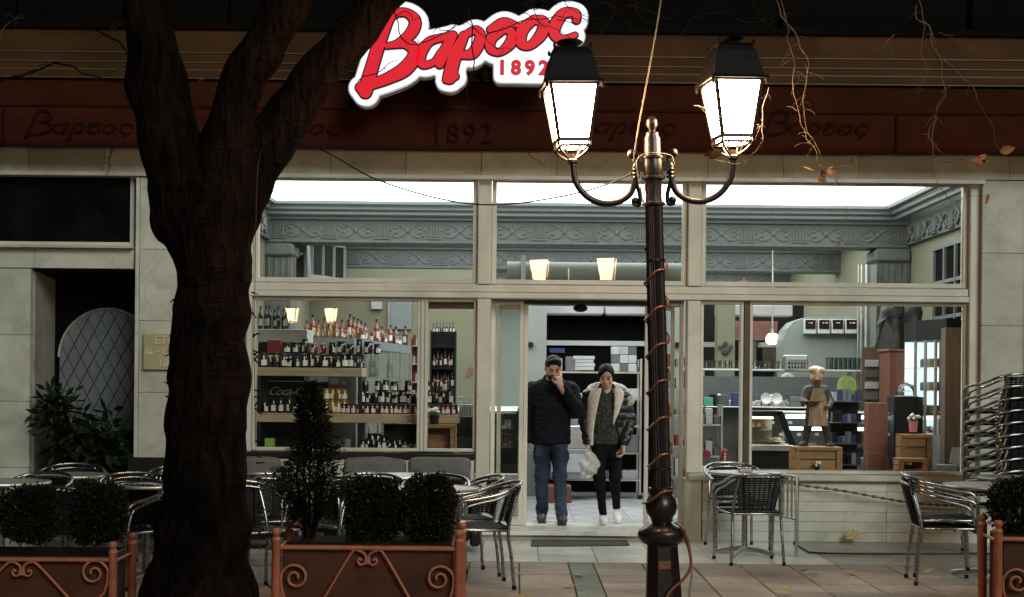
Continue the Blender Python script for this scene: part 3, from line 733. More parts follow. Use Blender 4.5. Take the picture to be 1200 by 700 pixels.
bxF = np.maximum(np.abs(GX - 852) - 112, np.abs(GY - 310) - 46); bxF = np.hypot(np.maximum(np.abs(GX - 852) - 108, 0), np.maximum(np.abs(GY - 315) - 44, 0)) - 26
fill2 = np.hypot(np.maximum(np.abs(GX - 850) - 110, 0), np.maximum(np.abs(GY - 262) - 16, 0)) - 20
Fb = np.minimum(Fb, np.minimum(bxF, fill2))
lp = contours(Fb, gx[0], gy[0], gh)
lp = [l for l in lp if len(l) > 120]
put('sign_return', fill_mesh('sign_return', [l for l in contours(Fb - 7, gx[0], gy[0], gh) if len(l) > 120], 0.12, SIGN_S, tf), SG, (0, 0.075, 0))
put('sign_face', fill_mesh('sign_face', lp, 0.012, SIGN_W, tf), SG, (0, 0.0, 0))
gh2 = 2.5; hx = np.arange(0, 1200, gh2); hy = np.arange(0, 520, gh2); HX, HY = np.meshgrid(hx, hy)
for ch, stv in LOGO.items():
    put('letter_edge', fill_mesh('letter_edge', contours(stroke_field(stv, HX, HY, 4.5), 0, 0, gh2), 0.016, SIGN_K, tf), SG, (0, -0.016, 0))
    put('letter', fill_mesh('letter', contours(stroke_field(stv, HX, HY, -2.5), 0, 0, gh2), 0.014, SIGN_R, tf), SG, (0, -0.032, 0))
for k, dg_ in enumerate('1892'):
    x, y = tf(754 + k * 65, 320)
    put('digit_edge', text_mesh(dg_, 92 * ks, SIGN_K, 0.008, bold=0.0085), SG, (x, -0.012, y))
    put('digit', text_mesh(dg_, 92 * ks, SIGN_R, 0.008, bold=0.0045), SG, (x, -0.021, y))
m = MB()
for dx in (-0.7, 0.1, 0.75): m.box(dx - 0.015, dx + 0.015, 0.14, 0.56, -0.10, -0.07)
m.build('bracket', DARK, SG)

# ------------------------------------------------------------------ awning with printed valance
AWY = -0.15
zb, ztp = at(600, 177, AWY).z, at(600, 131, AWY).z
AW = thing('awning', 'dark red canvas awning valance printed with the cafe name below the fascia', 'awning', (0, AWY, zb))
m = MB(); nseg = 240; vs_ = []; fs_ = []
for i in range(nseg + 1):
    x = -6.4 + 12.8 * i / nseg
    for j in range(6):
        t = j / 5
        wob = 0.012 * math.sin(x * 2.3 + 1) * (1 - t) + 0.006 * math.sin(x * 7.1) * (1 - t)
        vs_.append((x, wob, t * (ztp - zb) + (0.006 * math.sin(x * 1.9) if j == 0 else 0)))
for i in range(nseg):
    for j in range(5): fs_.append((i*6+j, (i+1)*6+j, (i+1)*6+j+1, i*6+j+1))
m.add(vs_, fs_); va = m.build('valance', RED_FAB, AW, smooth=60)
so = va.modifiers.new('thickness', 'SOLIDIFY'); so.thickness = 0.003; so.offset = 1
MB().tube([(-6.4, 0.01, ztp - zb + 0.03), (6.4, 0.01, ztp - zb + 0.03)], 0.034, 10).build('front_bar', RED_MID, AW, smooth=50)
MB().add([(-6.4, 0.02, ztp-zb+0.05), (6.4, 0.02, ztp-zb+0.05), (6.4, 0.13, ztp-zb+0.27), (-6.4, 0.13, ztp-zb+0.27)], [(0, 1, 2, 3)]).build('canopy', RED_MID, AW)
bx('cassette', RED_MID, AW, -6.4, 6.4, 0.135, 0.345, ztp - zb + 0.04, ztp - zb + 0.29, 0.02)
for px in (5, 1050):
    x = at(px, 155, AWY).x; bx('seam', RED_DK, AW, x - 0.006, x + 0.006, -0.024, -0.014, 0.01, ztp - zb)
kt = 1.0 / sc(AWY)
thin = {c: [[(x, y, max(4, r * 0.42)) for x, y, r in s] for s in v] for c, v in LOGO.items()}
allthin = [s for v in thin.values() for s in v]
lt = contours(stroke_field(allthin, HX, HY), 0, 0, gh2)
# the print runs level, without the sign's upward slope
def mk_print(wpx):
    k_ = wpx / 1060.0 * kt
    return fill_mesh('lettering', lt, 0.002, RED_DK, lambda x, y: ((x - 600) * k_, -((y - 250) + (x - 600) * 0.215) * k_ * 0.74))
me_pr = mk_print(132)
for px in (93, 336, 728, 955):
    c = at(px, 154, AWY); put('lettering', me_pr, AW, (c.x, -0.027, c.z - zb))
c = at(541, 158, AWY); put('lettering', text_mesh('1892', 0.27, RED_DK, 0.002, bold=-0.002, space=1.15), AW, (c.x, -0.027, c.z - zb))
# ------------------------------------------------------------------ shop interior: room shell
IZ = 0.10
fl = MB().box(-3.4, 5.2, 0.92, 12.6, -0.02, IZ - 0.008).build('shop_floor', JOINT); tag(fl, kind='structure')
me_ft = MB().box(-0.298, 0.298, -0.298, 0.298, -0.007, 0).mesh('floor_tile', SHOPFL, bevel=0.001)
for i in range(-5, 8):
    for j in range(0, 19):
        put('floor_tile', me_ft, fl, (0.3 + i * 0.6, 1.22 + j * 0.6, IZ + rng.uniform(-0.0006, 0.0006)))
def st(name, mat, *b, bevel=0.0):
    o = bx(name, mat, None, *b, bevel=bevel); tag(o, kind='structure'); return o
RX, LX = 4.84, -3.12
st('interior_wall_left', W_GRN, LX - 0.2, LX, 0.64, 12.6, 0.0, 3.9)
wr = st('interior_wall_right', W_GRN, RX, RX + 0.2, 0.64, 12.6, 0.0, 3.9)
wb = st('interior_wall_back', W_PALE, LX, RX, 12.6, 12.8, 0.0, 3.9)
ce = st('ceiling', W_WHT, LX - 0.2, RX + 0.2, 0.56, 12.8, 3.90, 4.1)
# front return above the window head inside, and side returns
st('interior_wall_front', W_PALE, LX - 0.2, RX + 0.2, 0.56, 0.62, 3.52, 3.9)
# luminous ceiling panels in stepped cornices
def coffer(x0, x1, y0, y1):
    lp_ = thing('ceiling_light', 'bright white luminous ceiling panel %s' % ('over the shop front' if y0 < 2 else 'over the middle of the shop' if y0 < 6 else 'at the back of the shop'), 'ceiling light', ((x0+x1)/2, (y0+y1)/2, 3.7))
    lp_.location = (0, 0, 0)
    bx('diffuser', CEIL, lp_, x0, x1, y0, y1, 3.70, 3.72)
    for i, (o_, z0, z1) in enumerate(((0.0, 3.655, 3.695), (0.07, 3.60, 3.652), (0.13, 3.545, 3.597))):
        frame = MB(); a, b, c, d = x0 - o_ - 0.07, x1 + o_ + 0.07, y0 - o_ - 0.07, y1 + o_ + 0.07
        t = 0.068
        frame.box(a, b, c, c + t, z0, z1); frame.box(a, b, d - t, d, z0, z1); frame.box(a, a + t, c + t, d - t, z0, z1); frame.box(b - t, b, c + t, d - t, z0, z1)
        frame.build('cornice', CORN, lp_, bevel=0.01)
    return lp_
coffer(-2.95, 4.46, 0.85, 3.70); coffer(-2.5, 4.46, 4.65, 7.5); coffer(-2.5, 4.46, 8.55, 11.3)
# relief pieces of the frieze (shared meshes)
rm = MB()
for sx in (-1, 1):
    for sz in (-1, 1):
        pts = [(0.02*sx, 0, 0.01*sz), (0.07*sx, -0.012, 0.05*sz), (0.13*sx, -0.014, 0.07*sz), (0.19*sx, -0.008, 0.045*sz)]
        rm.tube(catmull(pts, 3), [0.012, 0.016, 0.019, 0.022, 0.022, 0.020, 0.017, 0.014, 0.010, 0.006], 6, flat=0.7)
        rm.tube(catmull([(0.10*sx, 0, 0.06*sz), (0.15*sx, -0.012, 0.02*sz), (0.20*sx, -0.006, 0.075*sz)], 3), [0.008, 0.012, 0.014, 0.014, 0.012, 0.008, 0.005], 5)
rm.ball((0, -0.012, 0), 0.032, 8, 5); rm.ball((0.2, -0.004, 0), 0.018, 6, 4); rm.ball((-0.2, -0.004, 0), 0.018, 6, 4)
ME_ROS = rm.mesh('rosette', FRIEZE, smooth=50)
rm = MB()
for i in range(5): rm.box(-0.082 + i*0.036, -0.082 + i*0.036 + 0.02, -0.02, 0.01, -0.085, 0.085)
rm.box(-0.095, 0.095, -0.026, 0.01, -0.112, -0.094); ME_TRI = rm.mesh('triglyph', FRIEZE, bevel=0.003)
def beam(name, x0, x1, y, z0=3.22, z1=3.53):
    o = MB().box(x0, x1, y, y + 0.4, z0 + 0.03, z1).build(name, FRIEZE); tag(o, kind='structure')
    MB().box(x0, x1, y - 0.03, y + 0.42, z0, z0 + 0.028).build('moulding', FRIEZE, o, bevel=0.004)
    MB().box(x0, x1, y - 0.05, y + 0.001, z1 - 0.03, z1).build('moulding', CORN, o, bevel=0.006)
    n = int((x1 - x0) / 0.645)
    for i in range(n + 1):
        x = x0 + 0.14 + i * 0.645
        put('triglyph', ME_TRI, o, (x, y - 0.002, (z0 + z1) / 2 + 0.005), (0, 0, 0), (1, 0.5, 1))
        if x + 0.5 < x1: put('rosette', ME_ROS, o, (x + 0.3225, y - 0.002, (z0 + z1) / 2 + 0.005), (0, 0, 0), (1.05, 0.5, 1.15))
    return o
beam('ceiling_beam', LX, RX, 4.0); beam('ceiling_beam', -2.6, RX, 7.8); beam('ceiling_beam', -2.6, RX, 11.7)
st('ceiling_infill', FRIEZE, LX, RX, 4.02, 4.38, 3.535, 3.89); st('ceiling_infill', FRIEZE, LX, RX, 7.82, 8.18, 3.535, 3.89); st('ceiling_infill', FRIEZE, LX, RX, 11.72, 12.08, 3.535, 3.89)
# frieze on the right wall
rb = MB().box(RX - 0.06, RX - 0.001, 0.64, 3.99, 3.25, 3.53).build('wall_frieze', FRIEZE); tag(rb, kind='structure')
for i in range(5):
    y = 0.85 + i * 0.645
    put('triglyph', ME_TRI, rb, (RX - 0.062, y, 3.38), (0, 0, R(-90)))
    put('rosette', ME_ROS, rb, (RX - 0.062, y + 0.3225, 3.38), (0, 0, R(-90)), (1.05, 1, 1.15))
lb = MB().box(LX + 0.001, LX + 0.06, 0.64, 3.99, 3.25, 3.53).build('wall_frieze', FRIEZE); tag(lb, kind='structure')
for i in range(5): put('rosette', ME_ROS, lb, (LX + 0.062, 0.85 + i * 0.645, 3.38), (0, 0, R(90)), (1.05, 1, 1.15))
# pilasters and brackets
for x0, x1, nm in ((RX - 0.42, RX - 0.002, 'pilaster'), (LX + 0.002, LX + 0.32, 'pilaster')):
    o = st(nm, FRIEZE, x0, x1, 3.98, 4.38, IZ, 3.215, bevel=0.01)
    MB().box(x0 - 0.04, x1 + 0.04 if x1 < 0 else x1, 3.93, 4.40, 3.04, 3.20).build('capital', FRIEZE, o, bevel=0.03)
    for i in range(5):
        xx = x0 + 0.03 + i * 0.08; MB().box(xx, xx + 0.03, 3.965, 3.985, 2.75, 3.03).build('flute', FRIEZE, o, bevel=0.004)
# right wall window with glazing bars
wf = thing('wall_window', 'dark multi pane window in the right interior wall', 'window', (RX, 2.0, 1.9)); wf.location = (0, 0, 0)
m = MB(); ya, yb, za, zb_ = 1.25, 2.9, 1.9, 3.10
for y in np.linspace(ya, yb, 5): m.box(RX - 0.05, RX - 0.002, y - 0.02, y + 0.02, za, zb_)
for z in np.linspace(za, zb_, 4): m.box(RX - 0.045, RX - 0.003, ya, yb, z - 0.02, z + 0.02)
m.build('frame', CORN, wf); bx('pane', DARK, wf, RX - 0.02, RX - 0.004, ya, yb, za, zb_)
# clerestory with shutters at the left
cw = thing('clerestory_window', 'white framed clerestory window with dark slim panes high on the left wall', 'window', (-2.9, 7.4, 2.9)); cw.location = (0, 0, 0)
c0, c1 = at(352, 300, 6.6), at(404, 300, 7.7)
def lerp(a, b, t): return a + (b - a) * t
za, zb_ = 3.02, 3.52
for i in range(4):
    t0, t1 = i / 4 + 0.03, (i + 1) / 4 - 0.03
    a, b = lerp(c0, c1, t0), lerp(c0, c1, t1)
    MB().add([(a.x, a.y, za + 0.03), (b.x, b.y, za + 0.03), (b.x, b.y, zb_ - 0.03), (a.x, a.y, zb_ - 0.03)], [(0, 1, 2, 3)]).build('pane', DARK2, cw)
m = MB()
for i in range(5):
    a = lerp(c0, c1, i / 4); m.box(a.x - 0.02, a.x + 0.02, a.y - 0.03, a.y + 0.01, za, zb_)
for z in (za, zb_): m.tube([(c0.x, c0.y - 0.01, z), (c1.x, c1.y - 0.01, z)], 0.03, 4)
m.box(c0.x - 0.06, c0.x - 0.02, c0.y, c0.y + 0.05, 2.3, zb_)
m.build('frame', W_PALE, cw)
# arched bracket under the left frieze
ab = thing('arch_bracket', 'curved plaster arch bracket in the upper left corner of the shop', 'bracket', (-2.9, 4, 2.7)); ab.location = (0, 0, 0)
pts = [at(x, y, 4.5) for x, y in ((326, 297), (338, 296), (348, 288), (360, 284), (362, 330), (357, 330), (356, 292), (350, 294), (342, 302), (330, 303))]
MB().prism([(p.x, p.z) for p in pts], 4.45, 4.75).build('bracket_body', CORN, ab, bevel=0.006)
q = [at(x, y, 4.6) for x, y in ((333, 305), (355, 296), (355, 332), (333, 332))]
MB().prism([(p.x, p.z) for p in q], 4.76, 4.8).build('back_panel', W_GRN, ab)
# green back wall of the left half, with a pale blue door panel
gw = st('partition_wall', W_GRN, -2.62, at(566, 450, 7.78).x, 7.79, 7.99, IZ, 3.215)
st('return_wall', W_GRN, LX + 0.001, -2.62, 7.70, 7.9, IZ, 3.0)
a, b = at(457, 345, 7.7), at(482, 386, 7.7)
pd = thing('wall_panel', 'pale blue grey panel on the green back wall', 'panel', (a.x, 7.7, b.z)); pd.location = (0, 0, 0)
bx('board', W_BLUE, pd, a.x, b.x, 7.74, 7.785, b.z, 3.0, 0.004); bx('trim', STEEL, pd, a.x - 0.03, a.x - 0.004, 7.735, 7.785, b.z, 3.0)
m = MB().box(a.x - 0.28, a.x - 0.12, 7.73, 7.785, 2.6, 2.9); m.build('notice', WHITEB, pd)
# red logo on the green wall
kk = 0.040 * 1.0 / 34 * 34
lw = at(562, 437, 7.78)
k_ = (34 / sc(7.78)) / 1060.0
RED_PAINT = M('red_wall_paint', (0.30, 0.03, 0.02), 0.6)
wl = put('wall_logo', fill_mesh('wall_logo', lt, 0.004, RED_PAINT, lambda x, y: ((x - 600) * k_, -(y - 250) * k_)), None, (lw.x, 7.775, lw.z))
tag(wl, 'small red script cafe name painted on the green back wall', 'lettering')

# back partition with dark glazing behind the customers
bp_ = thing('back_partition', 'white framed partition with dark glazing behind the two customers', 'partition', (0, 5, 0)); bp_.location = (0, 0, 0)
PYY = 5.0
def pr(x0, y0, x1, y1, Y): a, b = at(x0, y0, Y), at(x1, y1, Y); return a.x, b.x, min(a.z, b.z), max(a.z, b.z)
x0, x1, z0, z1 = pr(632, 358, 756, 371, PYY); xm = at(707, 360, PYY).x
bx('light_box', W_WHT, bp_, x0 - 0.05, xm - 0.01, PYY - 0.3, PYY, z0, z1, 0.02); bx('light_box', W_WHT, bp_, xm + 0.01, x1 + 0.6, PYY - 0.3, PYY, z0, z1, 0.02)
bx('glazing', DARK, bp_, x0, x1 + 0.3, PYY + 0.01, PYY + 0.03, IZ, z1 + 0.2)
x0, x1, z0, z1 = pr(630, 399, 756, 406, PYY); bx('transom', W_WHT, bp_, x0, x1, PYY - 0.05, PYY + 0.005, z0, z1, 0.004)
x0, x1, z0, z1 = pr(617, 356, 639, 520, PYY - 0.6); bx('post', W_PALE, bp_, x0, x1, PYY - 0.8, PYY - 0.4, IZ, 2.9, 0.006)
x0, x1, z0, z1 = pr(781, 356, 802, 520, PYY - 0.6); bx('post', W_PALE, bp_, x0, x1, PYY - 0.8, PYY - 0.4, IZ, 2.9, 0.006)
for px in (622, 793): p = at(px, 404, PYY - 0.85); bx('sensor_box', BLACK, bp_, p.x - 0.03, p.x + 0.03, PYY - 0.86, PYY - 0.81, p.z - 0.03, p.z + 0.03, 0.006)
p = at(655, 408, PYY - 0.1); bx('blue_notice', BLUEC, bp_, p.x - 0.12, p.x + 0.08, PYY - 0.02, PYY + 0.006, p.z - 0.06, p.z + 0.0)
# right half of the partition
rp_ = thing('kitchen_partition', 'dark kitchen opening with white header and green column behind the right window', 'partition', (2, 5, 0)); rp_.location = (0, 0, 0)
x0, x1, z0, z1 = pr(806, 358, 924, 372, PYY); bx('header', W_WHT, rp_, x0 + 0.35, x1, PYY - 0.3, PYY, z0, z1, 0.015)
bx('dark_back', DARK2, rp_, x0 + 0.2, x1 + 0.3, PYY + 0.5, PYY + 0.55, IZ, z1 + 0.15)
x0, x1, z0, z1 = pr(841, 364, 861, 445, 4.2); bx('column', W_GRN, rp_, x0, x1, 4.2, 4.45, IZ, 2.6, 0.006)
x0, x1, z0, z1 = pr(820, 401, 842, 407, PYY); bx('rail', W_WHT, rp_, x0, x1, PYY - 0.05, PYY, z0, z1)
x0, x1, z0, z1 = pr(894, 408, 920, 436, PYY + 0.3); bx('wood_door', BRNW, rp_, x0, x1, PYY + 0.3, PYY + 0.35, z0, z1)
x0, x1, z0, z1 = pr(866, 400, 886, 434, PYY + 0.3); bx('green_door', W_GRN, rp_, x0, x1, PYY + 0.3, PYY + 0.35, z0, z1)
PINKW = M('pink_plaster', (0.42, 0.20, 0.17), 0.7)
x0, x1, z0, z1 = pr(862, 376, 912, 399, PYY + 0.3); bx('pink_wall', PINKW, rp_, x0, x1, PYY + 0.36, PYY + 0.40, z0, z1)
x0, x1, z0, z1 = pr(888, 402, 930, 408, PYY); bx('counter_rail', W_PALE, rp_, x0, x1, PYY - 0.2, PYY, z0, z1, 0.004)
# paw-shaped ornament on the column
pc = at(850, 410, 4.17); m = MB()
for dx, dz, r_ in ((0, -0.02, 0.05), (-0.07, 0.03, 0.025), (0.0, 0.075, 0.03), (0.07, 0.04, 0.025), (-0.03, 0.05, 0.02), (0.045, 0.01, 0.03)): m.ball((pc.x + dx, 4.175, pc.z + dz), r_, 8, 5, (1, 0.4, 1))
tag(m.build('wall_ornament', M('dried_wreath', (0.05, 0.05, 0.035), 0.8, bump=0.8, bscale=60)), 'small dark leafy ornament hanging on the green column', 'ornament')
# grey hood with rounded left shoulder and four small monitors
gh_ = thing('grey_hood', 'large pale grey kitchen hood panel with a rounded left shoulder', 'hood', (3, 4, 1)); gh_.location = (0, 0, 0)
HY_ = 4.0
pts = [at(x, y, HY_) for x, y in ((918, 452), (918, 398), (922, 386), (930, 377), (945, 372), (1016, 372), (1016, 452))]
MB().prism([(p.x, p.z) for p in pts], HY_, HY_ + 0.5).build('panel', W_PALE, gh_, bevel=0.004)
for k, px in enumerate((949, 965, 981, 997)):
    p = at(px, 383, HY_ - 0.06)
    t_ = thing('wall_scale', '%s of the four small white boxes with black displays on the grey hood' % ('leftmost', 'second from left', 'third from left', 'rightmost')[k], 'display box', (p.x, HY_ - 0.1, p.z), 0, 'small display boxes on the hood')
    MB().box(-0.075, 0.075, 0, 0.095, -0.09, 0.09).build('case', W_WHT, t_, bevel=0.008); MB().box(-0.062, 0.062, -0.006, -0.001, -0.03, 0.082).build('screen', BLACK, t_)
    for dx in (-0.02, 0.01, 0.03)[:2 + k % 2]: MB().box(dx, dx + 0.012, -0.010, -0.007, 0.04, 0.05).build('digit', emit('red_digit', (1, 0.5, 0.35), 0.8), t_)
# air curtain duct over the door
a, b = at(594, 320, 0.9), at(800, 320, 0.9)
ac_ = thing('air_curtain', 'long pale green cylindrical air curtain above the shop door', 'air curtain', (a.x, 0.9, a.z)); ac_.location = (0, 0, 0)
MB().tube([(a.x, 0.95, a.z), (b.x + 0.05, 0.95, a.z)], 0.118, 24).build('drum', W_PALE, ac_, smooth=40)
p = at(613, 320, 0.9); bx('bracket', W_WHT, ac_, p.x - 0.022, p.x + 0.022, 0.80, 0.96, a.z - 0.13, a.z + 0.17, 0.003)
p = at(666, 320, 0.9); bx('joint', STEEL, ac_, p.x - 0.005, p.x + 0.005, 0.826, 0.83, a.z - 0.11, a.z + 0.05)
# pendant globe lamp
p = at(905, 397, 4.6)
pdn = thing('pendant_lamp', 'white globe pendant lamp on a thin rod in front of the dark kitchen', 'lamp', (p.x, 4.6, p.z))
MB().lathe([(0.001, -0.075), (0.06, -0.068), (0.085, -0.03), (0.08, 0.02), (0.055, 0.06), (0.001, 0.075)], 16).build('globe', GLOBE, pdn, smooth=60)
MB().tube([(0, 0, 0.075), (0, 0, 1.3)], 0.012, 6).build('rod', STEEL, pdn); MB().lathe([(0.03, 0.06), (0.025, 0.12), (0.001, 0.13)], 10).build('cap', STEEL, pdn)
# ------------------------------------------------------------------ shop goods
def jar_proto(r=0.036, h=0.115, glass=JARG, lid=LID, label=True, sq=False):
    j = bpy.data.objects.new('jar', MB().lathe([(r*0.9, 0), (r, 0.006), (r, h*0.74), (r*0.82, h*0.84), (r*0.82, h*0.86), (0.001, h*0.86)], 12).mesh('jar', glass, smooth=40)); COL.objects.link(j)
    MB().lathe([(r*0.88, h*0.845), (r*0.9, h*0.85), (r*0.9, h*0.99), (r*0.85, h), (0.001, h)], 12).build('lid', lid, j, smooth=40)
    if label:
        m = MB(); n = 6; vs_ = []
        for k in range(n + 1):
            a = R(-90) + (k / n - 0.5) * 1.5
            for z in (h*0.14, h*0.55): vs_.append(((r + 0.0012) * math.cos(a), (r + 0.0012) * math.sin(a), z))
        m.add(vs_, [(2*k, 2*k+2, 2*k+3, 2*k+1) for k in range(n)]).build('paper_label', PAPER, j, smooth=40)
    return j
def bottle_proto(r=0.032, h=0.30, glass=BOTTLE, cap=LID):
    j = bpy.data.objects.new('bottle', MB().lathe([(r*0.9, 0), (r, 0.006), (r, h*0.58), (r*0.75, h*0.68), (r*0.36, h*0.76), (r*0.34, h*0.94), (0.001, h*0.94)], 12).mesh('bottle', glass, smooth=40)); COL.objects.link(j)
    MB().lathe([(r*0.42, h*0.93), (r*0.42, h), (0.001, h)], 10).build('cap', cap, j, smooth=40)
    m = MB(); n = 6; vs_ = []
    for k in range(n + 1):
        a = R(-90) + (k / n - 0.5) * 1.6
        for z in (h*0.16, h*0.46): vs_.append(((r + 0.0012) * math.cos(a), (r + 0.0012) * math.sin(a), z))
    m.add(vs_, [(2*k, 2*k+2, 2*k+3, 2*k+1) for k in range(n)]).build('paper_label', PAPER, j, smooth=40)
    return j
protos = {'plain': jar_proto(0.036, 0.118, JARG, LIDG, label=False), 'squat': jar_proto(0.043, 0.10, JARG, LID), 'jam': jar_proto(), 'big': jar_proto(0.047, 0.14), 'small': jar_proto(0.030, 0.095, REDJ), 'honey': jar_proto(0.040, 0.12, HONEY, LIDG), 'redj': jar_proto(0.036, 0.115, REDJ, LIDG),
          'tall': jar_proto(0.033, 0.15, JARG, LID), 'wine': bottle_proto(), 'liq': bottle_proto(0.03, 0.24, REDJ), 'amber': bottle_proto(0.03, 0.22, HONEY, LIDG)}
used = set()
def goods(kind, loc, label, group, cat=None, s=1.0, rz=None):
    if kind == 'jam': kind = rng.choice(('jam', 'jam', 'plain', 'squat', 'tall'))
    p = protos[kind]
    if kind in used: o = copy_tree(p)
    else: o = p; used.add(kind)
    o.location = loc; o.rotation_euler = (0, 0, rng.uniform(-1.1, 1.1) if rz is None else rz); o.scale = (s, s, s * rng.uniform(0.92, 1.06))
    tag(o, label, cat or ('bottle' if kind in ('wine', 'liq', 'amber') else 'jar'), group); return o

# shelf unit inside the left window
SY0, SY1 = 0.62, 1.05
su = thing('shelf_unit', 'low wooden display shelves standing inside the left window', 'shelf', (-1.6, 0.8, IZ)); su.location = (0, 0, 0)
zA = at(360, 431, SY0).z; zB = at(400, 485, SY0).z; zC = at(400, 528, SY0).z
xl = at(301, 440, SY0).x; xa = at(424, 440, SY0).x; xb = at(537, 490, SY0).x
bx('shelf', SHELFW, su, xl, xa, SY0, SY1, zA - 0.085, zA, 0.004); bx('shelf', SHELFW, su, xl, xb, SY0, SY1, zB - 0.09, zB, 0.004)
bx('shelf', SHELFW, su, xl, xb, SY0, SY1, zC - 0.045, zC, 0.004)
for x, zt_ in ((xl, zA - 0.087), (at(419, 460, SY0).x, zA - 0.087)): bx('upright', DARK2, su, x, x + 0.035, SY0 + 0.02, SY1 - 0.02, zC + 0.002, zB - 0.092); bx('upright', DARK2, su, x, x + 0.035, SY0 + 0.02, SY1 - 0.02, zB + 0.002, zt_)
bx('upright', DARK2, su, at(489, 460, SY0).x, at(492, 460, SY0).x, SY0 + 0.02, SY1 - 0.02, zC + 0.002, zB - 0.092)
bx('base', DARK2, su, xl, xb, SY0 + 0.03, SY1 - 0.03, IZ, zC - 0.047)
# top shelf, two tiers of jars
n = 15
for i in range(n):
    x = xl + 0.05 + i * (xa - xl - 0.1) / (n - 1)
    goods('jam' if i % 3 else 'big', (x, SY0 + 0.07, zA), 'dark preserve jar with white label in the front row of the top window shelf', 'front row of jars on the top shelf')
for i in range(n - 1):
    x = xl + 0.08 + i * (xa - xl - 0.12) / (n - 2)
    goods('jam', (x, SY0 + 0.20, zA), 'dark preserve jar behind the front row on the top window shelf', 'second row of jars on the top shelf')
ris = put('display_riser', MB().box(xl + 0.02, xa - 0.02, SY0 + 0.26, SY1, zA, zA + 0.145).mesh('display_riser', DARK2, bevel=0.003), None); tag(ris, 'dark riser block at the back of the top window shelf', 'riser')
for i, k in enumerate(('jam', 'jam', 'tall', 'redj', 'redj', 'jam', 'big', 'jam', 'tall', 'big', 'jam')):
    x = at(330, 410, SY0).x + i * 0.092
    goods(k, (x, SY0 + 0.33, zA + 0.146), 'preserve jar standing on the raised back tier of the top window shelf', 'raised back row of jars on the top shelf')
rbx = put('gift_box', MB().box(-0.07, 0.07, 0, 0.1, 0, 0.135).mesh('gift_box', REDC, bevel=0.003), None, (at(315, 410, SY0).x, SY0 + 0.3, zA + 0.147)); tag(rbx, 'dark red box at the left end of the top window shelf', 'box')
# bottles at upper left on a pale box
wbx = thing('display_stand', 'pale grey box carrying dark bottles at the far left of the window', 'stand', (at(332, 390, 1.2).x, 1.2, IZ))
zz = at(330, 386, 1.2).z - IZ
MB().box(-0.26, 0.22, 0, 0.4, 0, zz - 0.14).build('body', DARK2, wbx); MB().box(-0.27, 0.25, -0.02, 0.42, zz - 0.135, zz - 0.002).build('top_box', WHITEB, wbx, bevel=0.004)
for i in range(7):
    goods('wine', (at(305 + i * 5.2, 380, 1.25).x, 1.25 + 0.07 * (i % 2), zz + IZ), 'dark bottle grouped on the pale box at the far left of the window', 'bottles on the pale box', s=0.78)
# soft drinks cooler behind the middle shelf, white script
ck = thing('drinks_cooler', 'black drinks cooler with white script lettering behind the window shelves', 'cooler', (at(345, 470, 1.2).x, 1.15, IZ))
x0, x1, z0, z1 = pr(308, 446, 384, 484, 1.15)
MB().box(-(x1-x0)/2, (x1-x0)/2, 0, 0.6, 0, z1 - IZ).build('cabinet', BLACK, ck, bevel=0.01)
put('lettering', text_mesh('Coca-Cola', 0.125, WHITEB, 0.002, shear=0.5, bold=0.0, space=0.88), ck, (-0.03, -0.004, at(343, 459, 1.15).z - IZ))
# cooler with notes
fk = thing('steel_fridge', 'blue grey fridge front with white paper notes behind the window shelves', 'fridge', (at(402, 460, 1.2).x, 1.15, IZ))
x0, x1, z0, z1 = pr(386, 441, 419, 484, 1.15)
MB().box(-(x1-x0)/2, (x1-x0)/2, 0, 0.6, 0, z1 - IZ + 0.02).build('cabinet', W_BLUE, fk, bevel=0.01)
for px, py, w, h in ((391, 447, 0.09, 0.06), (403, 449, 0.06, 0.035), (398, 457, 0.09, 0.04)):
    p = at(px, py, 1.14); MB().box(-w/2, w/2, -0.006, -0.002, -h/2, h/2).build('note', WHITEB, fk, loc=(p.x - fk.location.x, 0, p.z - IZ))
# middle shelf
for i in range(6): goods('tall' if i % 2 else 'jam', (at(308 + i * 9.5, 480, SY0).x, SY0 + 0.08 + 0.05 * (i % 2), zB), 'dark jar in front of the black drinks cooler on the middle window shelf', 'jars in front of the cooler')
for i in range(4): goods('honey', (at(381 + i * 7, 480, SY0).x, SY0 + 0.08, zB), 'golden honey jar on the middle window shelf', 'honey jars on the middle shelf', s=1.1)
for i in range(4): goods('honey', (at(381 + i * 7, 480, SY0).x, SY0 + 0.08, zB + 0.134), 'golden honey jar stacked on another honey jar', 'stacked honey jars', s=0.95)
for i in range(24):
    x = at(402 + i * 5.55, 480, SY0).x
    goods('small', (x, SY0 + 0.05, zB), 'small dark red jar in the front row of the middle window shelf', 'front row of small jars on the middle shelf')
for i in range(14):
    x = at(424 + i * 7.9, 480, SY0 + .15).x
    goods('big' if i % 3 == 0 else 'jam', (x, SY0 + 0.17, zB + 0.10), 'dark jar in the raised second row of the middle window shelf', 'second row of jars on the middle shelf')
r2 = put('display_riser', MB().box(at(420, 480, SY0).x, xb - 0.02, SY0 + 0.10, SY1 - 0.02, zB, zB + 0.098).mesh('display_riser', DARK2), None); tag(r2, 'long dark riser under the second row of jars on the middle shelf', 'riser')
for i, px in enumerate((428, 443, 452, 462, 478, 500, 512, 522)):
    goods('jam', (at(px, 460, SY0 + .17).x, SY0 + 0.17, zB + 0.224), 'dark jar stacked highest on the middle window shelf', 'topmost jars on the middle shelf')
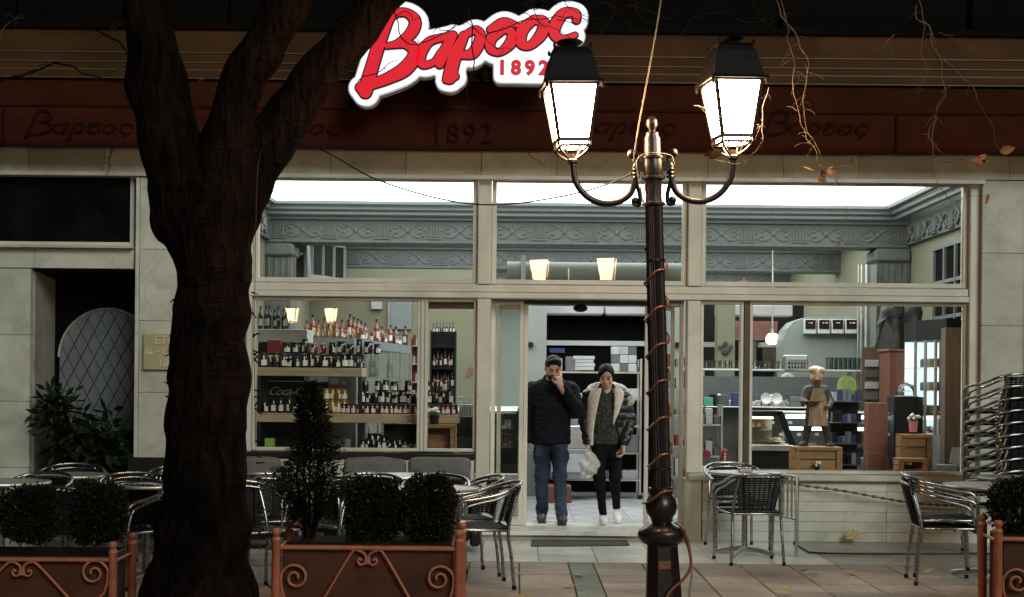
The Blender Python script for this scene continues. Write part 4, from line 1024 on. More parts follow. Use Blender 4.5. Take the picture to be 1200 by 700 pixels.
# bottom shelf
for i in range(11):
    goods('jam', (at(424 + i * 6.2, 525, SY0).x, SY0 + 0.07, zC), 'dark jar with white label on the bottom window shelf', 'jars on the bottom shelf', s=0.95)
for i, px in enumerate((433, 440, 447)): goods('big', (at(px, 520, SY0).x, SY0 + 0.2, zC + 0.02), 'larger dark jar behind the row on the bottom window shelf', 'big jars on the bottom shelf')
gb = put('tea_box', MB().box(-0.045, 0.045, 0, 0.1, 0, 0.11).mesh('tea_box', M('lime_card', (0.22, 0.38, 0.05), 0.5), bevel=0.002), None, (at(314, 525, SY0).x, SY0 + 0.06, zC)); tag(gb, 'lime green box at the left end of the bottom window shelf', 'box')
cup = put('paper_cup', MB().lathe([(0.03, 0), (0.042, 0.11), (0.001, 0.112)], 14).mesh('paper_cup', W_BLUE, smooth=40), None, (at(406, 525, SY0).x, SY0 + 0.07, zC)); tag(cup, 'grey cup on the bottom window shelf beside the jars', 'cup')
bkb = put('storage_box', MB().box(-0.16, 0.16, 0, 0.2, 0, 0.26).mesh('storage_box', DARK2, bevel=0.004), None, (at(466, 520, SY0).x, SY0 + 0.22, zC)); tag(bkb, 'dark grey box at the back of the bottom window shelf', 'box')
# wooden crates
def crate(name, label, w, d, h, loc, rz=0, tilt=0, slats=3, group=None, back=True, closed=False):
    c = thing(name, label, 'crate', loc, rz, group); c.rotation_euler = (tilt, 0, rz)
    t = 0.016
    bm = lambda *b: MB().box(*b)
    for sx in (-1, 1):
        for sy in (0, 1):
            x = sx * (w/2 - 0.02); y = 0.02 if sy == 0 else d - 0.02
            bm(x - 0.02, x + 0.02, y - 0.02, y + 0.02, 0, h).build('corner_post', CRATE, c, bevel=0.002)
    hs = h / slats
    for k in range(slats):
        z0, z1 = k * hs + 0.004, (k + 1) * hs - 0.004
        if closed: bm(-w/2 + 0.041, w/2 - 0.041, 0.022, 0.036, z0, z1).build('slat', CRATE, c, bevel=0.002)
        if back: bm(-w/2, w/2, d + 0.001, d + t, z0, z1).build('slat', CRATE, c, bevel=0.002)
        for sx in (-1, 1): bm(sx * (w/2 + t/2 + 0.001) - t/2, sx * (w/2 + t/2 + 0.001) + t/2, 0, d, z0, z1).build('slat', CRATE, c, bevel=0.002)
    bm(-w/2, w/2, 0.001, d, -t, -0.001).build('slat', CRATE, c, bevel=0.002); bm(-w/2 - t, w/2 + t, -0.001, d, h + 0.001, h + t).build('slat', CRATE, c, bevel=0.002)
    bm(-w/2, w/2, -t, -0.001, -t, 0.018).build('slat', CRATE, c, bevel=0.002); bm(-w/2, w/2, -t, -0.001, h - 0.018, h + t).build('slat', CRATE, c, bevel=0.002)
    return c
CY = 0.62
p = at(515, 531, CY); crate('wooden_crate', 'open wooden crate on the bottom window shelf beside the door', 0.30, 0.2, 0.235, (p.x, SY0 - 0.1, zC + 0.018))
def flowers(name, label, loc, potmat, r=0.05, h=0.09, spread_=0.09, n=9):
    f = thing(name, label, 'flower pot', loc)
    MB().lathe([(r*0.75, 0), (r, h), (r*0.9, h), (0.001, h*0.9)], 14).build('pot', potmat, f, smooth=40)
    m = MB()
    for k in range(22):
        a = rng.uniform(0, 6.28); e = rng.uniform(0.3, 1.3); l = rng.uniform(0.5, 1) * spread_
        d = Vector((math.cos(a)*math.cos(e), math.sin(a)*math.cos(e), math.sin(e))); b = Vector((0, 0, h*0.9)); s_ = d.orthogonal().normalized() * 0.012
        m.add([b, b + d*l*0.6 + s_, b + d*l, b + d*l*0.6 - s_], [(0, 1, 2, 3)])
    m.build('foliage', LEAFG, f)
    m = MB()
    for k in range(n):
        a = rng.uniform(0, 6.28); q = math.sqrt(rng.random()) * spread_ * 0.8
        m.ball((q*math.cos(a), q*math.sin(a) - 0.02, h + spread_*0.75*(1 - (q/spread_)**2) + rng.uniform(-.01, .01)), rng.uniform(0.011, 0.019), 6, 4)
    m.build('blossoms', PETAL, f, smooth=60); return f
p = at(509, 500, CY); flowers('flower_pot', 'small pot of white flowers on the crate beside the door', (p.x, SY0 - 0.02, zC + 0.018 + 0.252), DARK2)
# wire baskets right of it
wb_ = thing('wire_basket', 'stacked pale wire baskets at the right end of the window shelves', 'basket', (at(546, 500, 0.8).x, 0.75, zB - 0.02))
m = MB()
for z in (0, 0.05, 0.1, 0.15, 0.2): m.tube([(-0.08, 0, z), (0.08, 0, z), (0.08, 0.2, z), (-0.08, 0.2, z)], 0.004, 5, closed=True)
for k in range(7): m.tube([(-0.08 + k*0.0267, 0, 0), (-0.08 + k*0.0267, 0, 0.2)], 0.003, 5)
m.build('wires', STEEL, wb_); MB().box(-0.07, 0.07, 0.01, 0.19, 0.004, 0.12).build('napkins', WHITEB, wb_)
# tall angled glass cabinet with bottles on top
gc = thing('glass_cabinet', 'tall grey glass fronted cabinet running back behind the window shelves', 'cabinet', (-2, 2, IZ)); gc.location = (0, 0, 0)
A, Bq = at(352, 396, 2.0), at(415, 396, 2.0); Cq = at(482, 402, 5.0); Dq = Vector((Cq.x - 0.6, 5.2, 0)); ztop = A.z
foot = [(A.x, 2.0), (Bq.x, 2.0), (Cq.x, 5.0), (Dq.x, 5.0)]
def slab(poly, z0, z1): 
    n_ = len(poly); return MB().add([(x, y, z0) for x, y in poly] + [(x, y, z1) for x, y in poly], [tuple(range(n_)), tuple(range(2*n_-1, n_-1, -1))] + [(i, i+n_, (i+1) % n_+n_, (i+1) % n_) for i in range(n_)])
slab(foot, ztop - 0.10, ztop).build('top', W_BLUE, gc); slab(foot, IZ, 0.5).build('base', DARK2, gc)
for z in (0.85, 1.2, 1.55):
    slab([(x*0.985 - 0.03, y + 0.03) for x, y in foot], z, z + 0.012).build('shelf', CLEAR, gc)
MB().box(A.x, Bq.x - 0.02, 2.0, 2.03, 0.5, ztop - 0.102).build('end_panel', W_BLUE, gc)
for k in range(6):
    t = k / 5; P_ = Vector((lerp(Bq.x, Cq.x, t), lerp(2.0, 5.0, t), 0)); MB().box(P_.x - 0.02, P_.x + 0.008, P_.y - 0.02, P_.y + 0.02, 0.5, ztop - 0.102).build('stile', STEEL, gc)
MB().add([(Bq.x - 0.004, 2.02, 0.5), (Cq.x - 0.004, 5.0, 0.5), (Cq.x - 0.004, 5.0, ztop - 0.1), (Bq.x - 0.004, 2.02, ztop - 0.1)], [(0, 1, 2, 3)]).build('glass', CLEAR, gc)
for i in range(26):
    t = rng.uniform(0.03, 0.97); z = (0.862, 1.212, 1.562)[i % 3]
    goods('amber' if i % 4 == 0 else 'wine', (lerp(Bq.x, Cq.x, t) - 0.10, lerp(2.0, 5.0, t), z), 'bottle standing inside the tall grey glass cabinet', 'bottles inside the glass cabinet', s=0.9)
for i in range(9): goods('amber', (lerp(A.x, Bq.x, (i + 0.5) / 9) + 0.02, 2.08, ztop), 'amber bottle in the front row on top of the tall glass cabinet', 'amber bottles on the cabinet', s=rng.uniform(0.55, 0.75))
for i in range(9): goods('liq', (lerp(A.x, Bq.x, (i + 0.5) / 9), 2.24, ztop), 'red bottle behind the amber ones on top of the tall glass cabinet', 'red bottles on the cabinet', s=rng.uniform(0.8, 1.05))
for i in range(22):
    t = i / 21; goods('liq' if i % 2 else 'redj', (lerp(Bq.x, Cq.x, t) - rng.uniform(0.05, 0.13), lerp(2.1, 4.9, t), ztop), 'bottle or jar in the long row along the edge of the cabinet top', 'row along the cabinet top', cat='bottle', s=rng.uniform(0.8, 1.1))
# narrow lit shelf with red and white packets
ns = thing('packet_rack', 'narrow lit rack of red and white packets against the green wall', 'rack', (at(490, 420, 6).x, 6.0, IZ))
h_ = at(490, 396, 6).z - IZ
MB().box(-0.09, 0.09, 0.16, 0.18, 0, h_).build('back', REDW, ns)
for sx in (-1, 1): MB().box(sx*0.09 - 0.01, sx*0.09 + 0.01, 0, 0.159, 0, h_).build('side', REDW, ns)
for k in range(5):
    z = 0.9 + k * 0.25; MB().box(-0.079, 0.079, 0, 0.158, z, z + 0.014).build('shelf', WHITEB, ns)
    for q in range(4): MB().box(-0.075 + q*0.038, -0.042 + q*0.038, 0.03, 0.12, z + 0.015, z + rng.uniform(0.1, 0.17)).build('packet', (REDC, WHITEB)[(q + k) % 2], ns)
# dark cabinet in front of the green wall
dc = thing('dark_cabinet', 'dark tall cabinet with glass bottles standing before the green wall', 'cabinet', (at(519, 440, 6.4).x, 6.4, IZ))
h_ = at(519, 388, 6.4).z - IZ
MB().box(-0.17, 0.17, 0.2, 0.3, 0, h_).build('back', DARK2, dc)
for sx in (-1, 1): MB().box(sx*0.17 - 0.012, sx*0.17 + 0.012, 0, 0.199, 0, h_).build('side', BLACK, dc)
for k in range(6): MB().box(-0.157, 0.157, 0, 0.198, 0.4 + k*0.3, 0.42 + k*0.3).build('shelf', BLACK, dc)
for k in range(24): goods('wine' if k % 2 else 'liq', (dc.location.x - 0.13 + (k % 6)*0.052, 6.5, IZ + 0.422 + (k // 6 + 1)*0.3), 'bottle inside the dark cabinet before the green wall', 'bottles in the dark cabinet', s=0.85)
for k in range(7): goods('wine', (dc.location.x - 0.14 + k*0.046, 6.5, IZ + h_ - 0.03), 'bottle on top of the dark cabinet before the green wall', 'bottles on the dark cabinet', s=0.5)

# ------------------------------------------------------------------ counters
def counter(name, label, x0, x1, y0, y1, ztop, glass_from, rows=2, tube=True, group=None):
    c = thing(name, label, 'display counter', ((x0+x1)/2, y0, IZ), 0, group); c.location = (0, 0, 0)
    bx('plinth', STEEL, c, x0, x1, y0, y1, IZ, glass_from - 0.002, 0.006); bx('counter_top', STEEL, c, x0 - 0.015, x1 + 0.015, y0 - 0.015, y1 + 0.01, ztop - 0.035, ztop, 0.006)
    bx('back_panel', W_PALE, c, x0, x1, y1 - 0.03, y1, glass_from, ztop - 0.037)
    for k in range(rows):
        z = glass_from + (k + 0.35) * (ztop - glass_from) / (rows + 0.3); bx('shelf', CLEAR, c, x0 + 0.02, x1 - 0.02, y0 + 0.06, y1 - 0.04, z, z + 0.01)
    for x in (x0, x1 - 0.025): bx('corner_post', STEEL, c, x, x + 0.025, y0, y0 + 0.025, glass_from, ztop - 0.037)
    MB().add([(x0 + 0.02, y0 + 0.006, glass_from), (x1 - 0.02, y0 + 0.006, glass_from), (x1 - 0.02, y0 + 0.006, ztop - 0.037), (x0 + 0.02, y0 + 0.006, ztop - 0.037)], [(0, 1, 2, 3)]).build('glass', CLEAR, c)
    for x in (x0 + 0.004, x1 - 0.004): MB().add([(x, y0 + 0.03, glass_from), (x, y1 - 0.03, glass_from), (x, y1 - 0.03, ztop - 0.037), (x, y0 + 0.03, ztop - 0.037)], [(0, 1, 2, 3)]).build('glass', CLEAR, c)
    if tube: MB().tube([(x0 + 0.05, y0 + 0.07, ztop - 0.055), (x1 - 0.05, y0 + 0.07, ztop - 0.055)], 0.022, 8).build('light_tube', TUBE, c)
    return c
# case seen through the left sidelight
cx1 = at(612, 500, 2.0).x
counter('display_case', 'glass display case seen through the left sidelight of the door', cx1 - 1.1, cx1 - 0.02, 1.5, 4.2, 1.22, 0.55, 2, False)
def platter(loc, label, kind, mat, group=None):
    t_ = thing('platter', label, 'platter', loc, 0, group)
    MB().lathe([(0.05, 0), (0.11, 0.012), (0.13, 0.022), (0.125, 0.024), (0.001, 0.014)], 18).build('plate', PORC, t_, smooth=40)
    for k in range(kind):
        a = k * 6.28 / max(1, kind); MB().ball((0.06*math.cos(a), 0.06*math.sin(a), 0.04), 0.035, 8, 5, (1, 1, 0.8)).build('pastry', mat, t_, smooth=60)
    return t_
for i in range(5): platter((cx1 - 0.22, 1.8 + i*0.5, 0.78 if i % 2 else 1.0), 'platter of small pastries inside the case behind the left sidelight', 5, PASTRY if i % 2 else CREAM, 'platters behind the left sidelight')
# rack with trays behind the customers
tr_ = thing('tray_trolley', 'steel shelving with trays and boxes behind the woman', 'rack', (at(705, 470, 3.9).x, 3.9, IZ))
m = MB()
for sx in (-0.5, 0.48):
    for y in (0, 0.4): MB().box(sx - 0.012, sx + 0.012, y - 0.012, y + 0.012, 0.05, 1.72).build('upright', STEEL, tr_)
for k in range(5):
    z = 0.22 + k*0.33; MB().box(-0.50, 0.48, 0, 0.4, z, z + 0.02).build('shelf', STEEL, tr_)
    for q in range(4):
        if (q + k) % 5: MB().box(-0.44 + q*0.235, -0.24 + q*0.235, 0.03, 0.33, z + 0.021, z + rng.uniform(0.08, 0.24)).build('carton', (WHITEB, GREYP, W_BLUE)[(q*2 + k) % 3], tr_, bevel=0.004)
for sx in (-0.5, 0.48): MB().lathe([(0.03, 0.0), (0.035, 0.025), (0.03, 0.05)], 10, (sx, 0.0, 0)).build('castor', BLACK, tr_)
zt_ = at(685, 438, 3.9).z
pbx = thing('cake_boxes', 'white folded cake boxes piled left of the woman on the rack', 'boxes', (at(685, 438, 3.9).x, 3.92, IZ + 1.56))
for k in range(4): MB().box(-0.11 - rng.uniform(0, .03), 0.11 + rng.uniform(0, .03), 0, 0.2, k*0.045 + 0.015, k*0.045 + 0.055).build('box', WHITEB, pbx, bevel=0.003)
pbx2 = thing('box_stack', 'tall stack of pale cartons right of the woman on the rack', 'boxes', (at(731, 440, 3.9).x, 3.92, IZ + 1.56))
for k in range(3):
    for q in range(3): MB().box(-0.15 + q*0.103, -0.05 + q*0.103, 0, 0.2, k*0.105 + 0.002, k*0.105 + 0.10).build('box', (WHITEB, GREYP, WHITEB)[(q + k) % 3], pbx2, bevel=0.003)
cr2 = put('low_chest', MB().box(-0.28, 0.02, 0, 0.4, 0, 0.2).mesh('low_chest', REDW, bevel=0.006), None, (at(668, 530, 3.2).x, 3.2, IZ)); tag(cr2, 'low reddish wooden chest on the floor behind the customers', 'chest')
lc = thing('low_display', 'low bright display unit between the two customers', 'display', (at(670, 490, 3.6).x, 3.6, IZ))
MB().box(-0.25, 0.25, 0, 0.4, 0.25, 0.62).build('body', W_BLUE, lc, bevel=0.01); MB().box(-0.24, 0.24, -0.01, -0.002, 0.34, 0.56).build('front_panel', WHITEB, lc); MB().box(-0.25, 0.25, 0.02, 0.4, 0.62, 0.9).build('rear', STEEL, lc, bevel=0.01)
# shelving seen through the right sidelight
rs = thing('glass_shelving', 'glass shelves of goods seen through the right sidelight', 'shelf', (at(792, 500, 2.6).x, 2.6, IZ))
for z in (0.35, 0.7, 1.05, 1.35, 1.6):
    MB().box(-0.22, 0.22, 0, 0.35, z, z + 0.015).build('shelf', STEEL, rs)
    for q in range(4): MB().box(-0.2 + q*0.1, -0.12 + q*0.1, 0.04, 0.25, z + 0.016, z + rng.uniform(0.08, 0.22)).build('packet', (WHITEB, GREYP, W_BLUE, REDC, TEAL)[rng.randrange(5)], rs, bevel=0.003)
for sx in (-0.22, 0.22): MB().box(sx - 0.01, sx + 0.01, 0.0, 0.36, 0, 1.75).build('side', STEEL, rs)
# long pastry counter on the right
PCY = 2.1
x0, x1, z0, z1 = pr(880, 482, 1062, 560, PCY)
PCN = counter('pastry_counter', 'long glass pastry counter with bright light tubes behind the chef figure', x0 + 0.35, x1 + 0.35, PCY, PCY + 0.9, z1, z1 - 0.5, 2, True)
MB().tube([(x0 + 0.4, PCY + 0.5, z1 - 0.2), (x1 + 0.3, PCY + 0.5, z1 - 0.2)], 0.018, 8).build('light_tube', TUBE, PCN)
for k in range(7): platter((x0 + 0.7 + k*0.28, PCY + 0.3, z1 - 0.42 + 0.2*(k % 2)), 'platter of pastries inside the long pastry counter', 5 if k % 2 else 4, PASTRY if k % 3 else CREAM, 'platters in the pastry counter')
# dark framed pastry case nearer the glass, slanted front
pc_ = thing('pastry_case', 'dark framed pastry case with slanted right edge left of the chef figure', 'display case', (0, 1.3, IZ)); pc_.location = (0, 0, 0)
a, b, c, d = at(878, 482, 1.35), at(915, 482, 1.35), at(931, 528, 1.35), at(878, 528, 1.35)
MB().prism([(a.x, a.z - 0.05), (a.x, a.z), (b.x, b.z), (b.x, b.z - 0.05)], 1.35, 1.9).build('top_frame', BLACK, pc_)
MB().prism([(b.x - 0.05, b.z), (b.x + 0.02, b.z), (c.x + 0.04, c.z), (c.x - 0.03, c.z)], 1.35, 1.40).build('slanted_post', BLACK, pc_)
bx('tray_edge', STEEL, pc_, a.x, c.x - 0.02, 1.33, 1.9, d.z - 0.002, d.z + 0.06, 0.004)
bx('base', DARK2, pc_, a.x - 0.05, c.x + 0.05, 1.36, 1.9, IZ, d.z - 0.004); bx('back', CREAM, pc_, a.x, b.x, 1.86, 1.9, d.z + 0.07, a.z - 0.06)
zsh = at(900, 505, 1.35).z; bx('glass_shelf', CLEAR, pc_, a.x, b.x + 0.06, 1.42, 1.85, zsh, zsh + 0.01)
MB().tube([(a.x + 0.03, 1.45, a.z - 0.07), (b.x - 0.06, 1.45, a.z - 0.07)], 0.012, 8).build('light_tube', emit('warm_tube', (1.0, 0.9, 0.72), 2.0), pc_)
platter((a.x + 0.12, 1.6, zsh + 0.012), 'plate of buns on the glass shelf of the dark framed case', 5, PASTRY); platter((a.x + 0.30, 1.6, d.z + 0.064), 'plate of cream cakes in the dark framed case', 5, CREAM)
# service counter with glassware further back
sv = counter('service_counter', 'pale service counter crowded with glassware at the back right', at(815, 450, 3.3).x, at(1010, 450, 3.3).x, 3.3, 3.8, at(900, 458, 3.3).z, 0.7, 2, False)
ztc = at(900, 458, 3.3).z
up_ = thing('over_shelf', 'pale raised shelf above the service counter', 'shelf', (0, 3.5, ztc)); up_.location = (0, 0, 0)
x0, x1, z0, z1 = pr(815, 432, 1008, 436, 3.6); bx('board', W_WHT, up_, x0, x1, 3.55, 3.85, z0, z1, 0.004)
for x in (x0 + 0.1, (x0+x1)/2, x1 - 0.1): bx('support', STEEL, up_, x - 0.01, x + 0.01, 3.6, 3.8, ztc, z0 - 0.001)
me_gl = MB().lathe([(0.03, 0), (0.036, 0.1), (0.034, 0.1), (0.028, 0.008), (0.001, 0.008)], 10).mesh('glass', CLEAR, smooth=40)
for i in range(14):
    o = put('drinking_glass', me_gl, None, (at(972 + (i % 7)*5.4, 440, 3.65).x, 3.62 + 0.09*(i // 7), z1 + 0.001), (0, 0, 0), (1, 1, 1.5)); tag(o, 'clear tall glass in the group on the raised shelf below the grey hood', 'glass', 'tall glasses below the hood')
for i in range(16):
    o = put('drinking_glass', me_gl, None, (at(822 + i*6.2, 440, 3.65).x, 3.62 + 0.07*(i % 2), z1 + 0.001)); tag(o, 'clear glass in the row on the raised shelf beside the green column', 'glass', 'glasses beside the column')
# cups, plates, boxes on the service counter
for px, r_, lab in ((892, 0.065, 'left white plate standing upright on the service counter'), (904, 0.065, 'right white plate standing upright on the service counter'), (918, 0.08, 'large glass dish standing upright right of the two plates')):
    p = at(px, 467, 3.28); m = MB().lathe([(r_*0.6, 0), (r_, 0.014), (r_*0.98, 0.02), (r_*0.62, 0.008), (0.001, 0.008)], 20)
    m.xform(Matrix.Rotation(R(84), 3, 'X')); o = m.build('plate', PORC if r_ < 0.07 else CLEAR, None, smooth=40, loc=(p.x, 2.95, at(px, 467, 2.95).z)); tag(o, lab, 'plate')
ps = thing('plate_shelf', 'grey shelf holding plates, boxes and jars behind the pastry case', 'shelf', (0, 3, 1)); ps.location = (0, 0, 0)
x0, x1, z0, z1 = pr(818, 476, 990, 479, 2.95); bx('board', STEEL, ps, x0, x1, 2.85, 3.25, z0, z1, 0.003); bx('panel', GREYP, ps, x0, x1, 3.24, 3.26, IZ, z1 + 0.35)
zps = z1
for px, w, h, mt, lab in ((866, 0.16, 0.16, BLUEC, 'deep blue box on the shelf behind the dark window post'), (830, 0.11, 0.1, TEAL, 'upper teal card behind the left edge of the right window'), (848, 0.12, 0.13, GREYP, 'grey carton between the teal card and the blue box'), (933, 0.12, 0.12, W_BLUE, 'pale blue container left of the chef figure'), (958, 0.2, 0.1, WHITEB, 'white carton behind the chef figure shoulder')):
    p = at(px, 470, 2.9); o = MB().box(-w/2, w/2, 0, 0.1, 0, h).build('carton', mt, None, bevel=0.004, loc=(p.x, 2.9, zps + 0.001)); tag(o, lab, 'box')
p = at(831, 484, 0.9); o = MB().box(-0.06, 0.06, 0, 0.02, -0.045, 0.045).build('price_card', TEAL, None, loc=(p.x, 2.80, at(831, 485, 2.8).z)); tag(o, 'lower teal card behind the left edge of the right window', 'card')
sh = thing('side_rack', 'narrow rack with packets just inside the left edge of the right window', 'rack', (at(828, 520, 1.3).x, 1.3, IZ))
for z in (0.3, 0.65, 0.98):
    MB().box(-0.1, 0.16, 0, 0.3, z, z + 0.02).build('shelf', STEEL, sh)
    for q in range(3): MB().box(-0.09 + q*0.085, -0.02 + q*0.085, 0.03, 0.2, z + 0.021, z + rng.uniform(0.09, 0.2)).build('packet', (W_BLUE, WHITEB, GREYP)[q], sh, bevel=0.003)
for sx in (-0.1, 0.16): MB().box(sx - 0.008, sx + 0.008, 0, 0.3, 0, 1.2).build('side', STEEL, sh)
kb = at(847, 536, 1.0); rk = thing('red_bottle_bag', 'red patterned canister beside the dark window post', 'canister', (kb.x, 0.9, at(847, 545, 0.9).z)); 
MB().lathe([(0.045, 0), (0.05, 0.02), (0.05, 0.13), (0.03, 0.16), (0.001, 0.165)], 14).build('body', REDC, rk, smooth=40)
for a in range(4): MB().box(-0.01, 0.01, -0.054, -0.050, 0.03 + a*0.025, 0.042 + a*0.025).build('mark', PORC, rk)
tt = put('canister_stand', MB().box(-0.2, 0.2, 0, 0.3, 0, at(847, 545, 0.9).z - IZ - 0.001).mesh('canister_stand', DARK2, bevel=0.005), None, (kb.x + 0.05, 0.82, IZ)); tag(tt, 'low dark cabinet under the red canister', 'cabinet')
# stickers on the glass
p = at(828, 533, WY); s_ = MB().lathe([(0.001, -0.001), (0.043, -0.001), (0.043, 0.001), (0.001, 0.001)], 20); s_.xform(Matrix.Rotation(R(90), 3, 'X')); o = s_.build('window_sticker', REDC, None, loc=(p.x, WY + 0.0, p.z)); tag(o, 'round red sticker low on the left edge of the right window', 'sticker')
p = at(827, 556, WY); o = MB().box(-0.06, 0.06, -0.001, 0.001, -0.022, 0.022).build('window_sticker', PAPER, None, loc=(p.x, WY, p.z + 0.06)); tag(o, 'white strip sticker under the round red sticker', 'sticker')
# tombstone shaped yellow-green card
p = at(995, 465, 1.8); yc = thing('counter_card', 'yellow green round topped card with teal marks standing near the chef figure', 'card', (p.x, 1.9, at(995, 466, 1.9).z))
arcp = [(0.105*math.cos(a), 0.13 + 0.105*math.sin(a)) for a in [math.pi*k/12 for k in range(13)]]
MB().prism([(0.115, 0)] + arcp + [(-0.115, 0)], 0, 0.012).build('card', YELG, yc)
put('lettering', text_mesh('Ε Π', 0.085, TEAL, 0.002, bold=0.003), yc, (0, -0.004, 0.14)); put('lettering', text_mesh('ΙΙ', 0.085, TEAL, 0.002, bold=0.003), yc, (0, -0.004, 0.07))
# dark rack of packets under the card
dk = thing('packet_tower', 'tall dark rack of small labelled packets beside the reddish panel', 'rack', (at(994, 520, 1.7).x, 1.75, IZ))
h_ = at(994, 466, 1.7).z - IZ
MB().box(-0.16, 0.16, 0.2, 0.24, 0, h_).build('back', DARK2, dk)
for k in range(6):
    z = 0.1 + k*(h_ - 0.15)/5; MB().box(-0.16, 0.16, 0, 0.199, z, z + 0.012).build('shelf', GREYP, dk)
    for q in range(6): MB().box(-0.155 + q*0.053, -0.110 + q*0.053, 0.02, 0.12, z + 0.013, z + rng.uniform(0.08, 0.15)).build('packet', (BLACK, W_BLUE, DARK2, WHITEB, GREYP, BLUEC)[rng.randrange(6)], dk)
# reddish panel
x0, x1, z0, z1 = pr(1011, 472, 1040, 560, 1.2)
x0 += 0.06
rp2 = thing('wood_panel', 'tall narrow reddish wood panel standing right of the chef figure', 'panel', ((x0+x1)/2, 1.2, IZ))
MB().box(-(x1-x0)/2, (x1-x0)/2, 0, 0.2, 0, z1 - IZ).build('body', REDW, rp2, bevel=0.005)
# reddish cabinet with animal figure
x0, x1, z0, z1 = pr(1031, 409, 1072, 470, 2.6)
x0 += 0.11
rc = thing('reddish_cabinet', 'reddish brown cabinet under the dark animal figure', 'cabinet', ((x0+x1)/2, 2.6, IZ))
MB().box(-(x1-x0)/2, (x1-x0)/2, 0, 0.45, 0, z1 - IZ - 0.03).build('body', REDW, rc, bevel=0.006); MB().box(-(x1-x0)/2 - 0.02, (x1-x0)/2 + 0.02, -0.02, 0.46, z1 - IZ - 0.028, z1 - IZ).build('top', REDW, rc, bevel=0.006)
an = Solid((-0.42, -0.16, -0.02), (0.36, 0.26, 0.62), 0.012)
an.ell((0.03, 0.05, 0.36), (0.19, 0.12, 0.17), 0.03); an.ell((-0.14, 0.0, 0.44), (0.10, 0.09, 0.11), 0.04); an.ell((0.12, 0.05, 0.42), (0.13, 0.11, 0.12), 0.03)
for x, y in ((-0.06, -0.02), (0.0, 0.11), (0.14, -0.02), (0.18, 0.11)): an.chain([((x, y, 0.32), 0.065), ((x, y, 0.12), 0.048), ((x, y, 0.0), 0.052)], 0.03)
an.chain([((-0.20, -0.02, 0.42), 0.05), ((-0.255, -0.03, 0.28), 0.032), ((-0.28, -0.03, 0.13), 0.022), ((-0.31, -0.04, 0.02), 0.017)], 0.03)
an.ell((-0.07, -0.09, 0.45), (0.075, 0.02, 0.10), 0.015); an.cone((-0.19, -0.06, 0.35), (-0.27, -0.09, 0.30), 0.013, 0.006, 0.01); an.cone((0.22, 0.05, 0.4), (0.27, 0.06, 0.2), 0.014, 0.01, 0.02)
an.cut(2, 0.0)
eo = put('animal_statue', an.mesh('animal_statue', M('dark_bronze', (0.045, 0.043, 0.04), 0.5, 0.2, var=0.35, scale=10, bump=0.4, bscale=40), 0.006, 16), None, ((x0+x1)/2 + 0.03, 2.74, z1 + 0.001)); tag(eo, 'dark four legged animal figure with hanging trunk on the reddish cabinet', 'statue')
# lit fridge cabinet with wooden side
lf = thing('lit_fridge', 'brightly lit glass fridge with brown wooden side at the right end of the window', 'fridge', (0, 1.7, IZ)); lf.location = (0, 0, 0)
FA, FB = at(1073, 400, 1.95), at(1109, 395, 1.45)
zf1, zf0 = at(1090, 400, 2.0).z, at(1090, 508, 2.0).z
FBx, FAx = FB.x, FA.x
quadp = [(FAx, 1.95), (FBx, 1.45), (FBx + 0.35, 1.6), (FBx + 0.3, 2.5), (FAx + 0.02, 2.5)]
slab(quadp, IZ, zf0).build('base', STEEL, lf); slab(quadp, zf1, zf1 + 0.22).build('head', DARK2, lf)
MB().add([(FAx + 0.02, 2.45, zf0), (FBx + 0.25, 2.45, zf0), (FBx + 0.25, 2.45, zf1), (FAx + 0.02, 2.45, zf1)], [(0, 1, 2, 3)]).build('lit_back', FRIDGE, lf)
MB().add([(FBx + 0.25, 1.62, zf0), (FBx + 0.25, 2.45, zf0), (FBx + 0.25, 2.45, zf1), (FBx + 0.25, 1.62, zf1)], [(0, 1, 2, 3)]).build('lit_back', FRIDGE, lf)
MB().add([(FAx, 1.95, zf0), (FBx, 1.45, zf0), (FBx, 1.45, zf1), (FAx, 1.95, zf1)], [(0, 1, 2, 3)]).build('glass', CLEAR, lf)
for k in range(4):
    t = k / 3; x, y = lerp(FAx, FBx, t), lerp(1.95, 1.45, t); MB().box(x - 0.012, x + 0.012, y - 0.02, y + 0.02, zf0, zf1).build('stile', STEEL, lf)
for z in np.linspace(zf0 + 0.2, zf1 - 0.3, 3): slab([(x*0.99 + 0.03, y + 0.06) for x, y in quadp], z, z + 0.012).build('shelf', CLEAR, lf)
for i in range(18):
    t = 0.12 + 0.8*(i % 6)/5; z = np.linspace(zf0 + 0.2, zf1 - 0.3, 3)[i // 6] + 0.013
    o = MB().lathe([(0.06, 0), (0.062, 0.07), (0.055, 0.09), (0.001, 0.1)], 12).build('cake', (GREYP, CREAM, PASTRY)[i % 3], None, smooth=40, loc=(lerp(FAx, FBx, t) + 0.13, lerp(1.95, 1.45, t) + 0.2, z)); tag(o, 'small cake on a shelf inside the brightly lit fridge', 'cake', 'cakes inside the lit fridge')
x0, x1, z0, z1 = pr(1109, 384, 1130, 560, 1.35)
bx('wooden_side', BRNW, lf, x0, x1 + 0.1, 1.38, 1.60, IZ, z1, 0.004)
